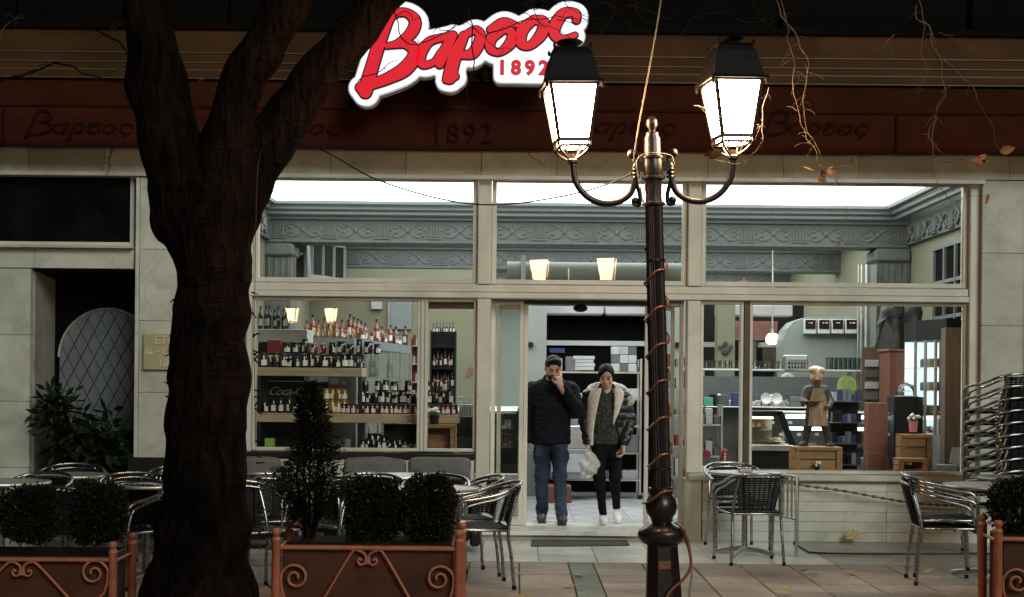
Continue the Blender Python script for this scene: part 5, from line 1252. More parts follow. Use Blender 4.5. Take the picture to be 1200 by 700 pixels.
# crates, pots, chef figure on the right
ysc = 0.62
p0, p1 = at(929, 560, ysc), at(985, 527, ysc)
cw_ = p1.x - p0.x
crate('wooden_crate', 'wide wooden crate under the chef figure in the right window', cw_ - 0.03, 0.28, p1.z - 0.66, ((p0.x+p1.x)/2, ysc - 0.08, 0.67), slats=2, closed=True)
p0, p1 = at(1053, 560, ysc), at(1086, 537, ysc)
crate('wooden_crate', 'small lower wooden crate holding a flower pot at the right of the window', p1.x - p0.x - 0.02, 0.2, p1.z - 0.69, ((p0.x+p1.x)/2, ysc - 0.02, 0.67), slats=2)
q0_, q1_ = at(1056, 537, ysc + 0.25), at(1092, 509, ysc + 0.25)
crate('wooden_crate', 'upper wooden crate behind the small one, under the pink pot', q1_.x - q0_.x - 0.02, 0.2, q1_.z - 0.69, ((q0_.x+q1_.x)/2, ysc + 0.24, 0.67), slats=3, closed=True)
bench = bx('window_bench', DARK2, None, at(880, 560, 0.6).x, XR - 0.05, 0.46, 1.15, IZ, 0.652, 0.005); tag(bench, 'low dark display bench along the inside of the right window', 'bench')
p = at(1071, 508, ysc + 0.3); flowers('flower_pot', 'pink pot of white flowers on the upper crate', (p.x, ysc + 0.32, q1_.z + 0.02), PINK, 0.05, 0.11, 0.09)
p = at(1065, 552, ysc + 0.05); flowers('flower_pot', 'dark pot of white flowers inside the lower crate', (p.x, ysc + 0.07, 0.672), DARK2, 0.035, 0.04, 0.06)
p = at(955, 552, ysc); flowers('flower_pot', 'dark pot of white flowers in front of the wide crate', (p.x, 0.54, 0.655), DARK2, 0.03, 0.06, 0.05, 6)
# glass dome
p = at(1062, 465, 2.0); cd = thing('cake_dome', 'glass cake dome left of the lit fridge', 'cake dome', (p.x, 2.0, p.z))
MB().lathe([(0.12, 0), (0.125, 0.012), (0.001, 0.014)], 20).build('plate', PORC, cd, smooth=40); MB().lathe([(0.11, 0.015), (0.105, 0.07), (0.07, 0.13), (0.015, 0.15), (0.015, 0.17), (0.001, 0.172)], 20).build('dome', CLEAR, cd, smooth=50)
cs = put('dome_stand', MB().box(-0.16, 0.16, 0, 0.3, 0, p.z - IZ - 0.001).mesh('dome_stand', DARK2, bevel=0.006), None, (p.x, 1.9, IZ)); tag(cs, 'dark stand under the glass cake dome', 'stand')
# star ornament in the upper right window
p = at(872, 328, WY + 0.1); m = MB()
so_ = [((0.055 if k % 2 == 0 else 0.022)*math.sin(k*math.pi/5), (0.055 if k % 2 == 0 else 0.022)*math.cos(k*math.pi/5)) for k in range(10)]
m.prism(so_, -0.006, 0.006); o = m.build('star_ornament', M('pink_star', (0.55, 0.22, 0.18), 0.5), None, loc=(p.x, WY + 0.1, 2.52)); tag(o, 'small pink star ornament at the bottom of the upper right window', 'ornament')

# ------------------------------------------------------------------ chef figure
cf0 = at(958, 524, ysc + 0.1); CH = thing('chef_statue', 'painted wooden chef figure with cream hat and tan apron standing on the wide crate', 'statue', (at(956, 526, ysc + 0.12).x, ysc + 0.13, p1.z * 0 + at(985, 527, ysc).z + 0.018))
STW = M('statue_dark_paint', (0.030, 0.026, 0.024), 0.4, var=0.4, scale=30); STF = M('statue_face_paint', (0.26, 0.12, 0.06), 0.45, var=0.2, scale=20)
STA = M('statue_apron_paint', (0.30, 0.19, 0.11), 0.5, var=0.25, scale=18); STH = M('statue_hat_paint', (0.62, 0.46, 0.30), 0.5, var=0.15, scale=15); STC = M('statue_jacket_paint', (0.045, 0.05, 0.052), 0.45, var=0.6, scale=90)
b_ = Solid((-0.30, -0.22, -0.01), (0.26, 0.16, 0.74), 0.007)
for sx, x2 in ((-1, -0.10), (1, 0.12)):
    b_.chain([((0.04*sx, 0, 0.36), 0.048), ((x2*0.75, -0.005, 0.18), 0.036), ((x2, 0, 0.035), 0.03)], 0.02); b_.chain([((x2, 0, 0.02), 0.03), ((x2 + 0.045*sx*0.6 - 0.02, -0.07, 0.018), 0.024)], 0.015)
b_.cut(2, 0.0)
put('legs', b_.mesh('legs', STW), CH)
b_ = Solid((-0.30, -0.24, 0.2), (0.26, 0.16, 0.60), 0.007)
b_.ell((0.005, 0, 0.44), (0.095, 0.075, 0.13), 0.02); b_.cone((-0.06, 0, 0.52), (0.07, 0, 0.52), 0.045, 0.045, 0.03)
b_.chain([((-0.085, 0, 0.52), 0.036), ((-0.12, -0.02, 0.42), 0.032), ((-0.09, -0.12, 0.40), 0.026)], 0.015); b_.chain([((0.09, 0, 0.52), 0.036), ((0.13, -0.01, 0.42), 0.032), ((0.10, -0.10, 0.38), 0.026)], 0.015)
put('jacket', b_.mesh('jacket', STC), CH)
def cloth_sheet(name, rows, yf, mat, par, nz=24, nu=11, thick=0.012):
    zs_ = np.linspace(rows[0][0], rows[-1][0], nz); rz_ = [r[0] for r in rows][::-1]; vs_ = []
    for z in zs_:
        a_ = float(np.interp(z, rz_, [r[1] for r in rows][::-1])); b_ = float(np.interp(z, rz_, [r[2] for r in rows][::-1]))
        for i in range(nu): x = lerp(a_, b_, i/(nu - 1)); vs_.append((x, yf(x, z), z))
    nn = len(vs_); back = [(x, y + thick, z) for x, y, z in vs_]
    fs_ = [(j*nu+i, j*nu+i+1, (j+1)*nu+i+1, (j+1)*nu+i) for j in range(nz - 1) for i in range(nu - 1)]
    fs_ += [tuple(k + nn for k in f[::-1]) for f in fs_]
    for j in range(nz - 1): fs_ += [(j*nu, (j+1)*nu, (j+1)*nu+nn, j*nu+nn), (j*nu+nu-1, j*nu+nu-1+nn, (j+1)*nu+nu-1+nn, (j+1)*nu+nu-1)]
    for i in range(nu - 1): fs_ += [(i, i+nn, i+1+nn, i+1), ((nz-1)*nu+i, (nz-1)*nu+i+1, (nz-1)*nu+i+1+nn, (nz-1)*nu+i+nn)]
    return MB().add(vs_ + back, fs_).build(name, mat, par, smooth=60)
cloth_sheet('apron', [(0.535, -0.040, 0.044), (0.50, -0.050, 0.055), (0.455, -0.066, 0.072), (0.40, -0.078, 0.084), (0.30, -0.080, 0.086), (0.195, -0.084, 0.090)],
            lambda x, z: -0.098 + 2.6*x*x - 0.022*max(0, 0.42 - z)/0.22 + 0.007*math.sin(x*70 + z*9)*max(0, 0.42 - z)/0.22, STA, CH)
b_ = Solid((-0.22, -0.24, 0.34), (0.18, 0.12, 0.74), 0.006)
b_.ell((0, -0.01, 0.615), (0.048, 0.054, 0.06), 0.01); b_.cone((0, 0, 0.54), (0, 0, 0.59), 0.03, 0.032, 0.02); b_.ell((-0.005, -0.064, 0.612), (0.012, 0.016, 0.015), 0.01); b_.ell((0, -0.055, 0.595), (0.026, 0.014, 0.008), 0.008)
for sx in (-1, 1): b_.ell((0.05*sx, -0.005, 0.615), (0.01, 0.014, 0.018), 0.006)
b_.ell((-0.075, -0.14, 0.40), (0.028, 0.03, 0.02), 0.01); b_.ell((0.085, -0.125, 0.375), (0.026, 0.03, 0.02), 0.01)
for k in range(4): b_.cone((-0.09 + k*0.012, -0.15, 0.40), (-0.10 + k*0.012, -0.185, 0.405), 0.008, 0.006, 0.004)
put('head', b_.mesh('head', STF), CH)
MB().box(-0.24, 0.02, -0.22, -0.09, 0.414, 0.424).build('tray', BRNW, CH)
m = MB().ball((0, -0.072, 0.575), 0.001, 4, 3); m.tube([(-0.03, -0.062, 0.602), (0, -0.072, 0.606), (0.03, -0.062, 0.602)], [0.004, 0.008, 0.004], 6); m.build('moustache', STW, CH)
b_ = Solid((-0.1, -0.1, 0.62), (0.1, 0.1, 0.76), 0.006)
b_.cone((0, 0, 0.65), (0, 0.0, 0.672), 0.052, 0.054, 0.004); b_.ell((-0.035, -0.02, 0.705), (0.042, 0.045, 0.032), 0.012); b_.ell((0.04, -0.01, 0.70), (0.042, 0.045, 0.030), 0.012); b_.ell((0, 0.02, 0.712), (0.05, 0.045, 0.032), 0.012)
put('hat', b_.mesh('hat', STH), CH)

CH.scale = (1.1, 1.1, 1.1)

# ------------------------------------------------------------------ clutter on the right-hand counters
em = thing('coffee_machine', 'pale patterned coffee machine left of the grey hood front', 'coffee machine', (at(933, 436, 3.5).x, 3.45, at(933, 435, 3.6).z + 0.0))
MB().box(-0.13, 0.13, 0, 0.25, 0.006, 0.19).build('body', STEEL, em, bevel=0.012); MB().box(-0.12, 0.12, -0.02, -0.001, 0.13, 0.185).build('panel', WHITEB, em, bevel=0.004)
for k in range(6):
    for q_ in range(2): MB().box(-0.105 + k*0.037, -0.085 + k*0.037, -0.008, -0.001, 0.03 + q_*0.045, 0.06 + q_*0.045).build('button', (BLACK, BLUEC)[k % 2], em)
cnt = [0]
def shelf_item(px, Y, z, kind, lab, cat, grp):
    x = at(px, 470, Y).x
    if kind == 0: o = MB().lathe([(0.028, 0), (0.036, 0.07), (0.033, 0.072), (0.001, 0.06)], 12).build('cup', PORC, None, smooth=40, loc=(x, Y, z))
    elif kind == 1: o = MB().lathe([(0.03, 0), (0.034, 0.12), (0.02, 0.14), (0.001, 0.142)], 12).build('canister', STEEL, None, smooth=40, loc=(x, Y, z))
    elif kind == 2: o = MB().lathe([(0.055, 0), (0.06, 0.012), (0.06, 0.06), (0.001, 0.062)], 16).build('plate_pile', PORC, None, smooth=30, loc=(x, Y, z))
    else: o = MB().box(-0.035, 0.035, -0.03, 0.03, 0, rng.uniform(0.08, 0.15)).build('carton', rng.choice((WHITEB, GREYP, DARK2, W_BLUE)), None, bevel=0.003, loc=(x, Y, z))
    tag(o, lab, cat, grp)
for i in range(20): shelf_item(940 + i*3.6 if i < 6 else 820 + (i - 6)*7.6, 3.12, zps + 0.001, (3, 1, 2, 0)[i % 4], 'small crockery or carton on the shelf behind the pastry case', 'crockery', 'clutter on the plate shelf')
for i in range(26): shelf_item(818 + i*7.2, 3.36, ztc + 0.001, (0, 3, 1, 0, 2)[i % 5], 'cup, canister or carton on the service counter below the raised shelf', 'crockery', 'clutter on the service counter')
# price cards along the counters and lit bottles on a low glass rack
for i in range(16):
    o = MB().box(-0.022, 0.022, -0.002, 0.002, 0, 0.032).build('price_card', PAPER, None, loc=(at(884 + i*10.5, 490, PCY - 0.03).x, PCY - 0.035, z1*0 + at(884 + i*10.5, 497 + 14*(i % 2), PCY - 0.03).z)); tag(o, 'small white price card on the front glass of the long pastry counter', 'price card', 'price cards on the pastry counter')
for i in range(12):
    goods('amber' if i % 3 else 'wine', (sh.location.x - 0.07 + (i % 4)*0.065, 1.42, IZ + (0.321, 0.671, 1.001)[i // 4]), 'bottle on the narrow rack inside the left edge of the right window', 'bottles on the narrow rack', s=0.62)
tp_ = thing('pipe_column', 'grey metal post with pipes right of the grey hood', 'post', (at(1010, 400, 3.9).x, 3.85, IZ))
for dx, r_ in ((-0.06, 0.012), (-0.02, 0.02), (0.04, 0.03)): MB().tube([(dx, 0, 0), (dx, 0, 2.9)], r_, 8).build('pipe', STEEL, tp_, smooth=60)
MB().box(0.08, 0.16, 0.0, 0.06, 0, 2.9).build('plate', W_PALE, tp_)
fr_ = thing('picture_frame', 'small pale framed notices left of the animal figure', 'frame', (at(1024, 425, 3.2).x, 3.2, at(1024, 432, 3.2).z))
for k in range(4): MB().box(-0.10, 0.06, 0, 0.02, 0.02 - k*0.13, 0.10 - k*0.13).build('notice', (WHITEB, GREYP)[k % 2], fr_, bevel=0.003)
MB().box(-0.13, 0.09, 0.021, 0.05, -0.55, 0.25).build('board', BRNW, fr_)
tv = thing('round_clock', 'white round clock face on the wall below the grey hood', 'clock', (at(925, 440, 3.55).x - 0.05, 3.40, at(925, 446, 3.4).z))
m = MB().lathe([(0.001, -0.01), (0.085, -0.01), (0.09, 0.0), (0.085, 0.012), (0.001, 0.012)], 20); m.xform(Matrix.Rotation(R(90), 3, 'X')); m.build('face', W_WHT, tv, smooth=40)
MB().box(-0.004, 0.004, -0.018, -0.013, 0, 0.06).build('hand', BLACK, tv); MB().box(0, 0.04, -0.018, -0.013, -0.004, 0.004).build('hand', BLACK, tv)
# ------------------------------------------------------------------ street lamps
def lantern(par, x, z, tz):
    """four sided lantern; base of its cradle at z"""
    L = bpy.data.objects.new('lantern', None); COL.objects.link(L); L.parent = par; L.location = (x, 0, z); L.rotation_euler = (0, 0, tz); L.scale = (0.89, 0.89, 1)
    zb_, zt_ = 0.10, 0.417; wb_, wt_ = 0.100, 0.152
    fr = MB()
    def cor(w, z): return [Vector((sx*w, sy*w, z)) for sx, sy in ((-1, -1), (1, -1), (1, 1), (-1, 1))]
    lo, hi = cor(wb_, zb_), cor(wt_, zt_)
    for a, b in zip(lo, hi): fr.tube([a, b], 0.015, 4)
    for q in (lo, hi):
        for k in range(4): fr.tube([q[k], q[(k+1) % 4]], 0.016, 4)
    lo2 = cor(wb_*0.86, zb_ - 0.03)
    for k in range(4): fr.tube([lo2[k], lo2[(k+1) % 4]], 0.010, 4)
    for k in range(4):                                   # cradle straps
        c = lo[k]; fr.tube(catmull([c, Vector((c.x*1.02, c.y*1.02, zb_ - 0.035)), Vector((c.x*0.72, c.y*0.72, 0.03)), Vector((c.x*0.28, c.y*0.28, 0.0))], 4), 0.0085, 6)
        fr.tube(catmull([Vector((c.x*0.25, c.y*0.25, 0.0)), Vector((c.x*0.5, c.y*0.5, 0.05)), Vector((c.x*0.35, c.y*0.35, 0.075))], 4), 0.006, 5)
    fr.lathe([(0.022, -0.03), (0.036, -0.02), (0.036, -0.005), (0.022, 0.004), (0.022, 0.03), (0.001, 0.03)], 14)
    fr.build('lantern_frame', IRON, L, smooth=40)
    for k in range(4):
        a, b = lo[k], lo[(k+1) % 4]; c, d = hi[(k+1) % 4], hi[k]
        MB().add([Vector((q.x*0.95, q.y*0.95, q.z)) for q in (a, b, c, d)], [(0, 1, 2, 3)]).build('pane', LAMP, L)
    MB().add([Vector((q.x*0.93, q.y*0.93, q.z)) for q in lo2 + lo], [(k, (k+1) % 4, 4 + (k+1) % 4, 4 + k) for k in range(4)] + [(3, 2, 1, 0)]).build('lower_pane', LAMP, L)
    prof = [(0.187, 0.417), (0.190, 0.432), (0.168, 0.437), (0.158, 0.47), (0.145, 0.53), (0.128, 0.585), (0.112, 0.612), (0.118, 0.622), (0.10, 0.630), (0.06, 0.640)]
    rf = MB()
    for (w0, z0), (w1, z1) in zip(prof[:-1], prof[1:]):
        p_, q_ = cor(w0, z0), cor(w1, z1); rf.add(p_ + q_, [(k, (k+1) % 4, 4 + (k+1) % 4, 4 + k) for k in range(4)])
    rf.add(cor(0.187, 0.417) , [(0, 1, 2, 3)])
    rf.lathe([(0.05, 0.635), (0.045, 0.655), (0.075, 0.662), (0.088, 0.672), (0.075, 0.682), (0.03, 0.69), (0.001, 0.692)], 16)
    for c in cor(0.178, 0.405): rf.lathe([(0.008, -0.02), (0.012, 0.0), (0.012, 0.02), (0.004, 0.03)], 6, c)
    for c in cor(0.118, 0.63): rf.lathe([(0.008, -0.01), (0.010, 0.008), (0.003, 0.02)], 6, c)
    rf.build('lantern_roof', IRON_T, L, smooth=25)
    return L
def street_lamp(label, loc, rz, lean, rot_l=(8, 20)):
    S = thing('street_lamp', label, 'street lamp', loc); S.rotation_euler = (0, lean, rz)
    MB().lathe([(0.20, 0.0), (0.20, 0.05), (0.165, 0.09), (0.145, 0.13), (0.118, 0.16), (0.108, 0.30), (0.092, 0.575), (0.10, 0.59)], 8, rot0=R(22.5)).build('pedestal', IRON, S)
    MB().box(-0.036, 0.036, -0.101, -0.090, 0.45, 0.50).build('maker_plate', ROPE, S, bevel=0.003)
    MB().lathe([(0.10, 0.588), (0.118, 0.60), (0.135, 0.625), (0.142, 0.648), (0.130, 0.672), (0.10, 0.688), (0.075, 0.70), (0.062, 0.712)], 24).build('collar', IRON, S, smooth=45)
    MB().lathe([(0.058, 0.705), (0.062, 0.735), (0.085, 0.765), (0.092, 0.80), (0.083, 0.845), (0.064, 0.87), (0.07, 0.882), (0.066, 0.90), (0.056, 0.905)], 24).build('vase', IRON, S, smooth=45)
    m = MB(); n = 24; vs_ = []; fs_ = []                       # fluted shaft
    zz_ = np.linspace(0.90, 2.545, 12)
    for z in zz_:
        r_ = lerp(0.061, 0.050, (z - 0.9)/1.645)
        for k in range(n*2):
            a = math.pi*k/n; q = r_*(1 - 0.07*(k % 2)); vs_.append((q*math.cos(a), q*math.sin(a), z))
    for i in range(11):
        for k in range(n*2): l = (k+1) % (n*2); fs_.append((i*2*n+k, i*2*n+l, (i+1)*2*n+l, (i+1)*2*n+k))
    m.add(vs_, fs_).build('shaft', IRON, S)
    for z, r_ in ((0.905, 0.074), (1.02, 0.066), (2.22, 0.056), (2.545, 0.066), (2.695, 0.069), (2.812, 0.066)):
        MB().lathe([(r_*0.8, -0.012), (r_, -0.006), (r_, 0.006), (r_*0.8, 0.012)], 20, (0, 0, z)).build('ring', IRON, S, smooth=50)
    MB().lathe([(0.050, 2.545), (0.046, 2.60), (0.052, 2.69), (0.058, 2.72), (0.058, 2.80), (0.05, 2.82), (0.048, 2.92), (0.036, 2.945), (0.038, 2.955), (0.018, 2.965), (0.022, 2.98), (0.034, 3.00), (0.030, 3.03), (0.012, 3.05), (0.001, 3.056)], 20).build('hub', IRON, S, smooth=45)
    for sx, tz in ((-1, rot_l[0]), (1, rot_l[1])):
        pts = [(0.05*sx, 0, 2.755), (0.098*sx, 0, 2.77), (0.105*sx, 0, 2.70), (0.130*sx, 0, 2.615), (0.20*sx, 0, 2.565), (0.29*sx, 0, 2.555), (0.38*sx, 0, 2.595), (0.445*sx, 0, 2.68), (0.463*sx, 0, 2.79)]
        m = MB(); m.tube(catmull(pts, 6), 0.0185, 10)
        m.tube(catmull([(0.105*sx, 0, 2.69), (0.08*sx, 0, 2.60), (0.085*sx, 0, 2.545), (0.115*sx, 0, 2.55), (0.112*sx, 0, 2.575)], 5), [0.012]*20 + [0.014], 8)
        m.ball((0.108*sx, 0, 2.566), 0.023, 8, 6); m.ball((0.118*sx, 0, 2.835), 0.027, 8, 6)
        m.tube(catmull([(0.098*sx, 0, 2.76), (0.088*sx, 0, 2.81), (0.10*sx, 0, 2.848), (0.13*sx, 0, 2.85), (0.138*sx, 0, 2.825)], 4), 0.012, 8)
        m.box(min(0.05*sx, 0.1*sx), max(0.05*sx, 0.1*sx), -0.022, 0.022, 2.735, 2.79)
        for k in range(3): m.lathe([(0.022, -0.006), (0.026, 0), (0.022, 0.006)], 12, (0.1*sx, 0, 2.70 + k*0.022))
        m.build('arm', IRON, S, smooth=45)
        lantern(S, 0.463*sx, 2.815, R(tz))
    return S
LB = at(779, 754, -5.35)
LAMP1 = street_lamp('dark cast iron street lamp with two lit lanterns in front of the shop door', (LB.x, -5.35, 0), 0, -R(1.96), (7, 10))
LAMP2 = street_lamp('distant street lamp across the street, mirrored small in the left shop window', (-4.85, -19.2, 0), R(4), 0, (5, 5))
# rope light spiralling up the shaft and a loose end at the foot
rl = thing('rope_light', 'orange brown rope light wound in a spiral around the lamp shaft', 'rope light', (LB.x, -5.35, 0)); rl.rotation_euler = (0, -R(1.96), 0)
pts = []
for i in range(260):
    t = i / 259; z = lerp(0.74, 2.30, t); a = t*6.283*7.4 + 0.6; r_ = lerp(0.062, 0.053, t) + 0.012 + (0.035*math.exp(-((z - 0.80)/0.06)**2))
    pts.append((r_*math.cos(a), r_*math.sin(a), z + 0.012*math.sin(3*a)))
MB().tube(pts, 0.007, 7).build('spiral', ROPE, rl, smooth=60)
pts = [at(x, y, -5.48) for x, y in ((792, 612), (802, 622), (808, 645), (809, 665), (800, 680), (788, 690), (780, 705), (776, 745))]
MB().tube(catmull([(p.x, p.y, p.z) for p in pts], 6), 0.009, 7).build('loose_end', ROPE, rl, smooth=60).matrix_parent_inverse = (Matrix.Translation(rl.location) @ Matrix.Rotation(-R(1.96), 4, 'Y')).inverted()
pts = [at(x, y, -5.46) for x, y in ((795, 612), (806, 640), (811, 670), (808, 700), (806, 760))]
MB().tube(catmull([(p.x, p.y, p.z) for p in pts], 6), 0.007, 7).build('loose_end', CABLE_L, rl, smooth=60).matrix_parent_inverse = (Matrix.Translation(rl.location) @ Matrix.Rotation(-R(1.96), 4, 'Y')).inverted()

def cable(name, label, cat, pix, r_, mat, n=8):
    pts = [at(*q) for q in pix]; o = MB().tube(catmull(pts, n), r_, 6).build(name, mat, None, smooth=60); tag(o, label, cat); return o
cable('overhead_cable', 'thin dark cable sagging from the tree to the lamp post', 'cable', ((300, 150, -4.9), (375, 175, -5.0), (440, 210, -5.1), (520, 234, -5.2), (585, 240, -5.25), (660, 230, -5.3), (715, 215, -5.33), (750, 198, -5.36)), 0.0045, CABLE)
cable('pale_rope', 'pale rope rising steeply from the lamp hub out of the frame', 'rope', ((742, 190, -5.4), (748, 150, -5.4), (760, 85, -5.4), (773, 10, -5.4), (782, -60, -5.4)), 0.0042, CABLE_L)
cable('pale_wire', 'thin pale wire looping around the lamp hub', 'wire', ((756, 214, -5.42), (754, 240, -5.42), (752, 226, -5.43), (746, 190, -5.43), (760, 180, -5.44), (785, 182, -5.43), (790, 192, -5.41)), 0.0035, CABLE_L)
cable('trunk_wire', 'thin pale wire hanging down beside the tree trunk', 'wire', ((312, 160, -5.0), (303, 190, -5.28), (300, 250, -5.3), (299, 320, -5.3), (298, 400, -5.3), (299, 520, -5.3)), 0.0020, CABLE)

# ------------------------------------------------------------------ the tree in front
TY = -5.0
def tp(px, py, Y=TY): p = at(px, py, Y); return (p.x, p.y, p.z)
k1 = 1.0 / sc(TY)
T = thing('street_tree', 'large dark bare tree with forked trunk in front of the shop', 'tree', tp(238, 742))
tl = Vector(T.location)
def rel(p): return tuple(Vector(p) - tl)
lo = rel(tp(95, 790)); hi = rel(tp(580, -110))
S_ = Solid((lo[0], -0.62, lo[2] - 0.05), (hi[0], 0.85, hi[2]), 0.026)
def ch(pts, k=0.03): S_.chain([(rel(tp(x, y, TY + dy)), r_*k1*0.95) for x, y, r_, dy in pts], k)
ch([(231, 745, 86, 0), (232, 690, 65, 0), (238, 620, 55, 0), (242, 550, 50, 0), (244, 450, 48, 0), (249, 370, 45, 0), (250, 320, 45, 0), (243, 270, 50, 0), (240, 238, 45, 0)])
ch([(222, 255, 42, 0), (200, 180, 37, 0.03), (184, 100, 36, 0.06), (175, 20, 31, 0.1), (166, -50, 28, 0.16), (158, -100, 26, 0.2)])
ch([(256, 245, 37, 0), (263, 165, 28, -0.03), (284, 100, 26, -0.06), (330, 15, 25, -0.1), (368, -50, 23, -0.14), (395, -100, 21, -0.2)])
ch([(265, 268, 36, 0.05), (310, 174, 30, 0.1), (360, 102, 27, 0.16), (418, 34, 25, 0.22), (455, -15, 23, 0.3), (500, -95, 20, 0.4)])
S_.ell(rel(tp(192, 268)), (0.07, 0.12, 0.09), 0.05)                       # knot on the left
for x, y in ((176, 735), (300, 738), (225, 760)): S_.cone(rel(tp(x, y + 20, TY - 0.1)), rel(tp(242, 640)), 0.10, 0.15, 0.10)
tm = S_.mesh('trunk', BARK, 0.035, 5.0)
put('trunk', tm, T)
# bark relief: horizontal cracked rings in the lower trunk
for v in tm.vertices:
    z = v.co.z
    if z < 3.0:
        f = mnoise.noise(Vector((v.co.x*1.5, v.co.y*1.5, z*9))) + 0.6*mnoise.noise(Vector((v.co.x*9, v.co.y*9, z*16)))
        n_ = Vector((v.co.x - 0.06, v.co.y, 0)); n_.normalize(); v.co += n_*0.010*f
tm.update()
# stub twigs sprouting from the trunk
def twig(path, r0, r1, par=T, name='twig', mat=TWIG, n=5, wob=0.0):
    P_ = catmull(path, 5)
    if wob: P_ = [p + Vector((mnoise.noise(p*9)*wob, mnoise.noise(p*9 + Vector((7, 0, 0)))*wob, mnoise.noise(p*9 + Vector((0, 7, 0)))*wob)) for p in P_]
    o = MB().tube(P_, [lerp(r0, r1, i/(len(P_)-1)) for i in range(len(P_))], n).build(name, mat, None, smooth=60)
    o.parent = par; o.matrix_parent_inverse = Matrix.Translation(tl).inverted(); return o
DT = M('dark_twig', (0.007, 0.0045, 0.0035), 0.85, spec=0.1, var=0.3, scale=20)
for k in range(46):
    side = rng.choice((-1, 1)); y = rng.uniform(340, 690)
    hw = lerp(49, 58, (y - 340)/350) if y < 620 else lerp(56, 72, (y - 620)/80)
    x = 250 + side*hw*0.93; l = rng.uniform(4, 10)
    twig([tp(x, y), tp(x + side*l, y + rng.uniform(-7, 8), TY - rng.uniform(0, 0.06))], 0.006, 0.003, mat=DT, name='shoot', wob=0.01)
# thin bare branches across the fascia and hanging in front
BR = [  # dark ones crossing the upper left
 ([(60, -10), (90, 25), (130, 45), (165, 75), (215, 120)], -4.2, 5), ([(0, 95), (40, 85), (75, 74), (110, 90), (150, 100), (200, 108)], -4.2, 5), ([(150, 25), (120, 42), (112, 48)], -4.2, 3), ([(0, 50), (10, 30), (30, 15)], -4.2, 3),
 ([(110, 96), (140, 82), (180, 70)], -4.2, 3), ([(235, 97), (270, 92), (310, 84)], -4.5, 3), ([(130, 170), (131, 190), (128, 205), (110, 225)], -2.2, 2.5),
 # over the sign
 ([(455, -10), (470, 45), (500, 48), (545, 30), (580, 55), (600, 60)], -3.0, 2.6), ([(420, 95), (450, 80), (470, 68)], -3.0, 2.2), ([(550, 5), (553, 60), (548, 110), (565, 140), (600, 160), (630, 164)], -3.2, 3), ([(570, 40), (610, 25), (650, 20), (690, 25)], -3.0, 2.6), ([(600, 10), (640, 30), (680, 52)], -3.0, 2), ([(625, -5), (630, 25), (640, 30)], -3, 2), ([(660, -5), (668, 10), (690, 20)], -3, 2), ([(596, 158), (606, 130), (625, 105)], -3.2, 2), ([(604, 158), (620, 180), (640, 195)], -3.2, 2),
 ([(700, 0), (720, 10), (735, 25), (745, 40)], -4, 2.6), ([(690, 50), (705, 35), (718, 15), (716, -10)], -4, 2.6), ([(745, -5), (752, 20), (775, 30)], -4, 2.2),
 ([(800, 40), (812, 20), (840, 15), (880, 25), (930, 18)], -4, 2.4), ([(880, -5), (890, 20), (905, 30), (925, 10)], -4, 2.4), ([(905, 50), (930, 35), (955, 38)], -4, 2),
 # pale hanging ones near the lanterns, their light put into the twig colour
 ([(905, -20), (918, 20), (928, 60), (930, 100), (934, 130), (943, 155), (955, 180), (968, 205)], -5.2, 2.6), ([(905, -10), (922, 25), (938, 50), (946, 85), (944, 120), (946, 150), (960, 175), (972, 200)], -5.1, 2.6), ([(966, 200), (980, 194), (996, 192)], -5.1, 1.8), ([(975, 205), (990, 230), (991, 255), (986, 285), (975, 305), (958, 318)], -5.1, 1.6), ([(985, 282), (978, 300), (970, 308)], -5.1, 1.3),
 ([(862, 60), (880, 75), (885, 95), (888, 110)], -5.3, 1.5), ([(812, 122), (830, 128), (845, 138), (848, 152)], -5.5, 2.2), ([(901, 100), (892, 140), (890, 170), (875, 188), (852, 192), (834, 190)], -5.45, 2.2), ([(880, 147), (896, 147)], -5.45, 2), ([(835, 152), (850, 160), (880, 150)], -5.45, 1.5),
 ([(1065, -15), (1080, 10), (1083, 50), (1084, 90), (1082, 108)], -4.6, 2.2), ([(1075, 5), (1090, 40), (1102, 70), (1105, 100), (1098, 130), (1088, 150), (1095, 175), (1108, 190)], -4.7, 2.6), ([(1086, 20), (1100, 60), (1125, 90), (1145, 115), (1160, 145), (1172, 178)], -4.6, 2.2), ([(1100, 40), (1130, 52), (1165, 68)], -4.6, 1.8), ([(1050, 40), (1035, 55), (1022, 60)], -4.6, 1.8), ([(1098, 138), (1090, 165), (1094, 195), (1105, 220), (1120, 235), (1140, 230), (1158, 228)], -4.6, 1.8), ([(1105, 188), (1135, 190), (1160, 186)], -4.6, 1.6),
]
for pix, Y, w in BR:
    pts = [at(x, y, Y + 0.06*math.sin(i*1.7)) for i, (x, y) in enumerate(pix)]
    P_ = catmull(pts, 4); r0 = w*0.30/sc(Y)
    twig(pts, r0, r0*0.4, mat=DT if Y > -4.15 or w > 4 else TWIG, wob=0.035, name='branch')  # twigs off the lantern light take the darker copy, shade in the colour
    for k in range(int(len(P_)/2)):                          # side spurs
        i = rng.randrange(1, len(P_) - 1); p = P_[i]
        d = Vector((rng.uniform(-1, 1), rng.uniform(-0.6, 0.6), rng.uniform(-1, 0.6))).normalized()*rng.uniform(0.03, 0.12)
        twig([p, p + d*0.55 + Vector((0, 0, 0.01)), p + d], r0*0.45, r0*0.2, mat=DT if Y > -4.15 or w > 4 else TWIG, name='spur', n=4)
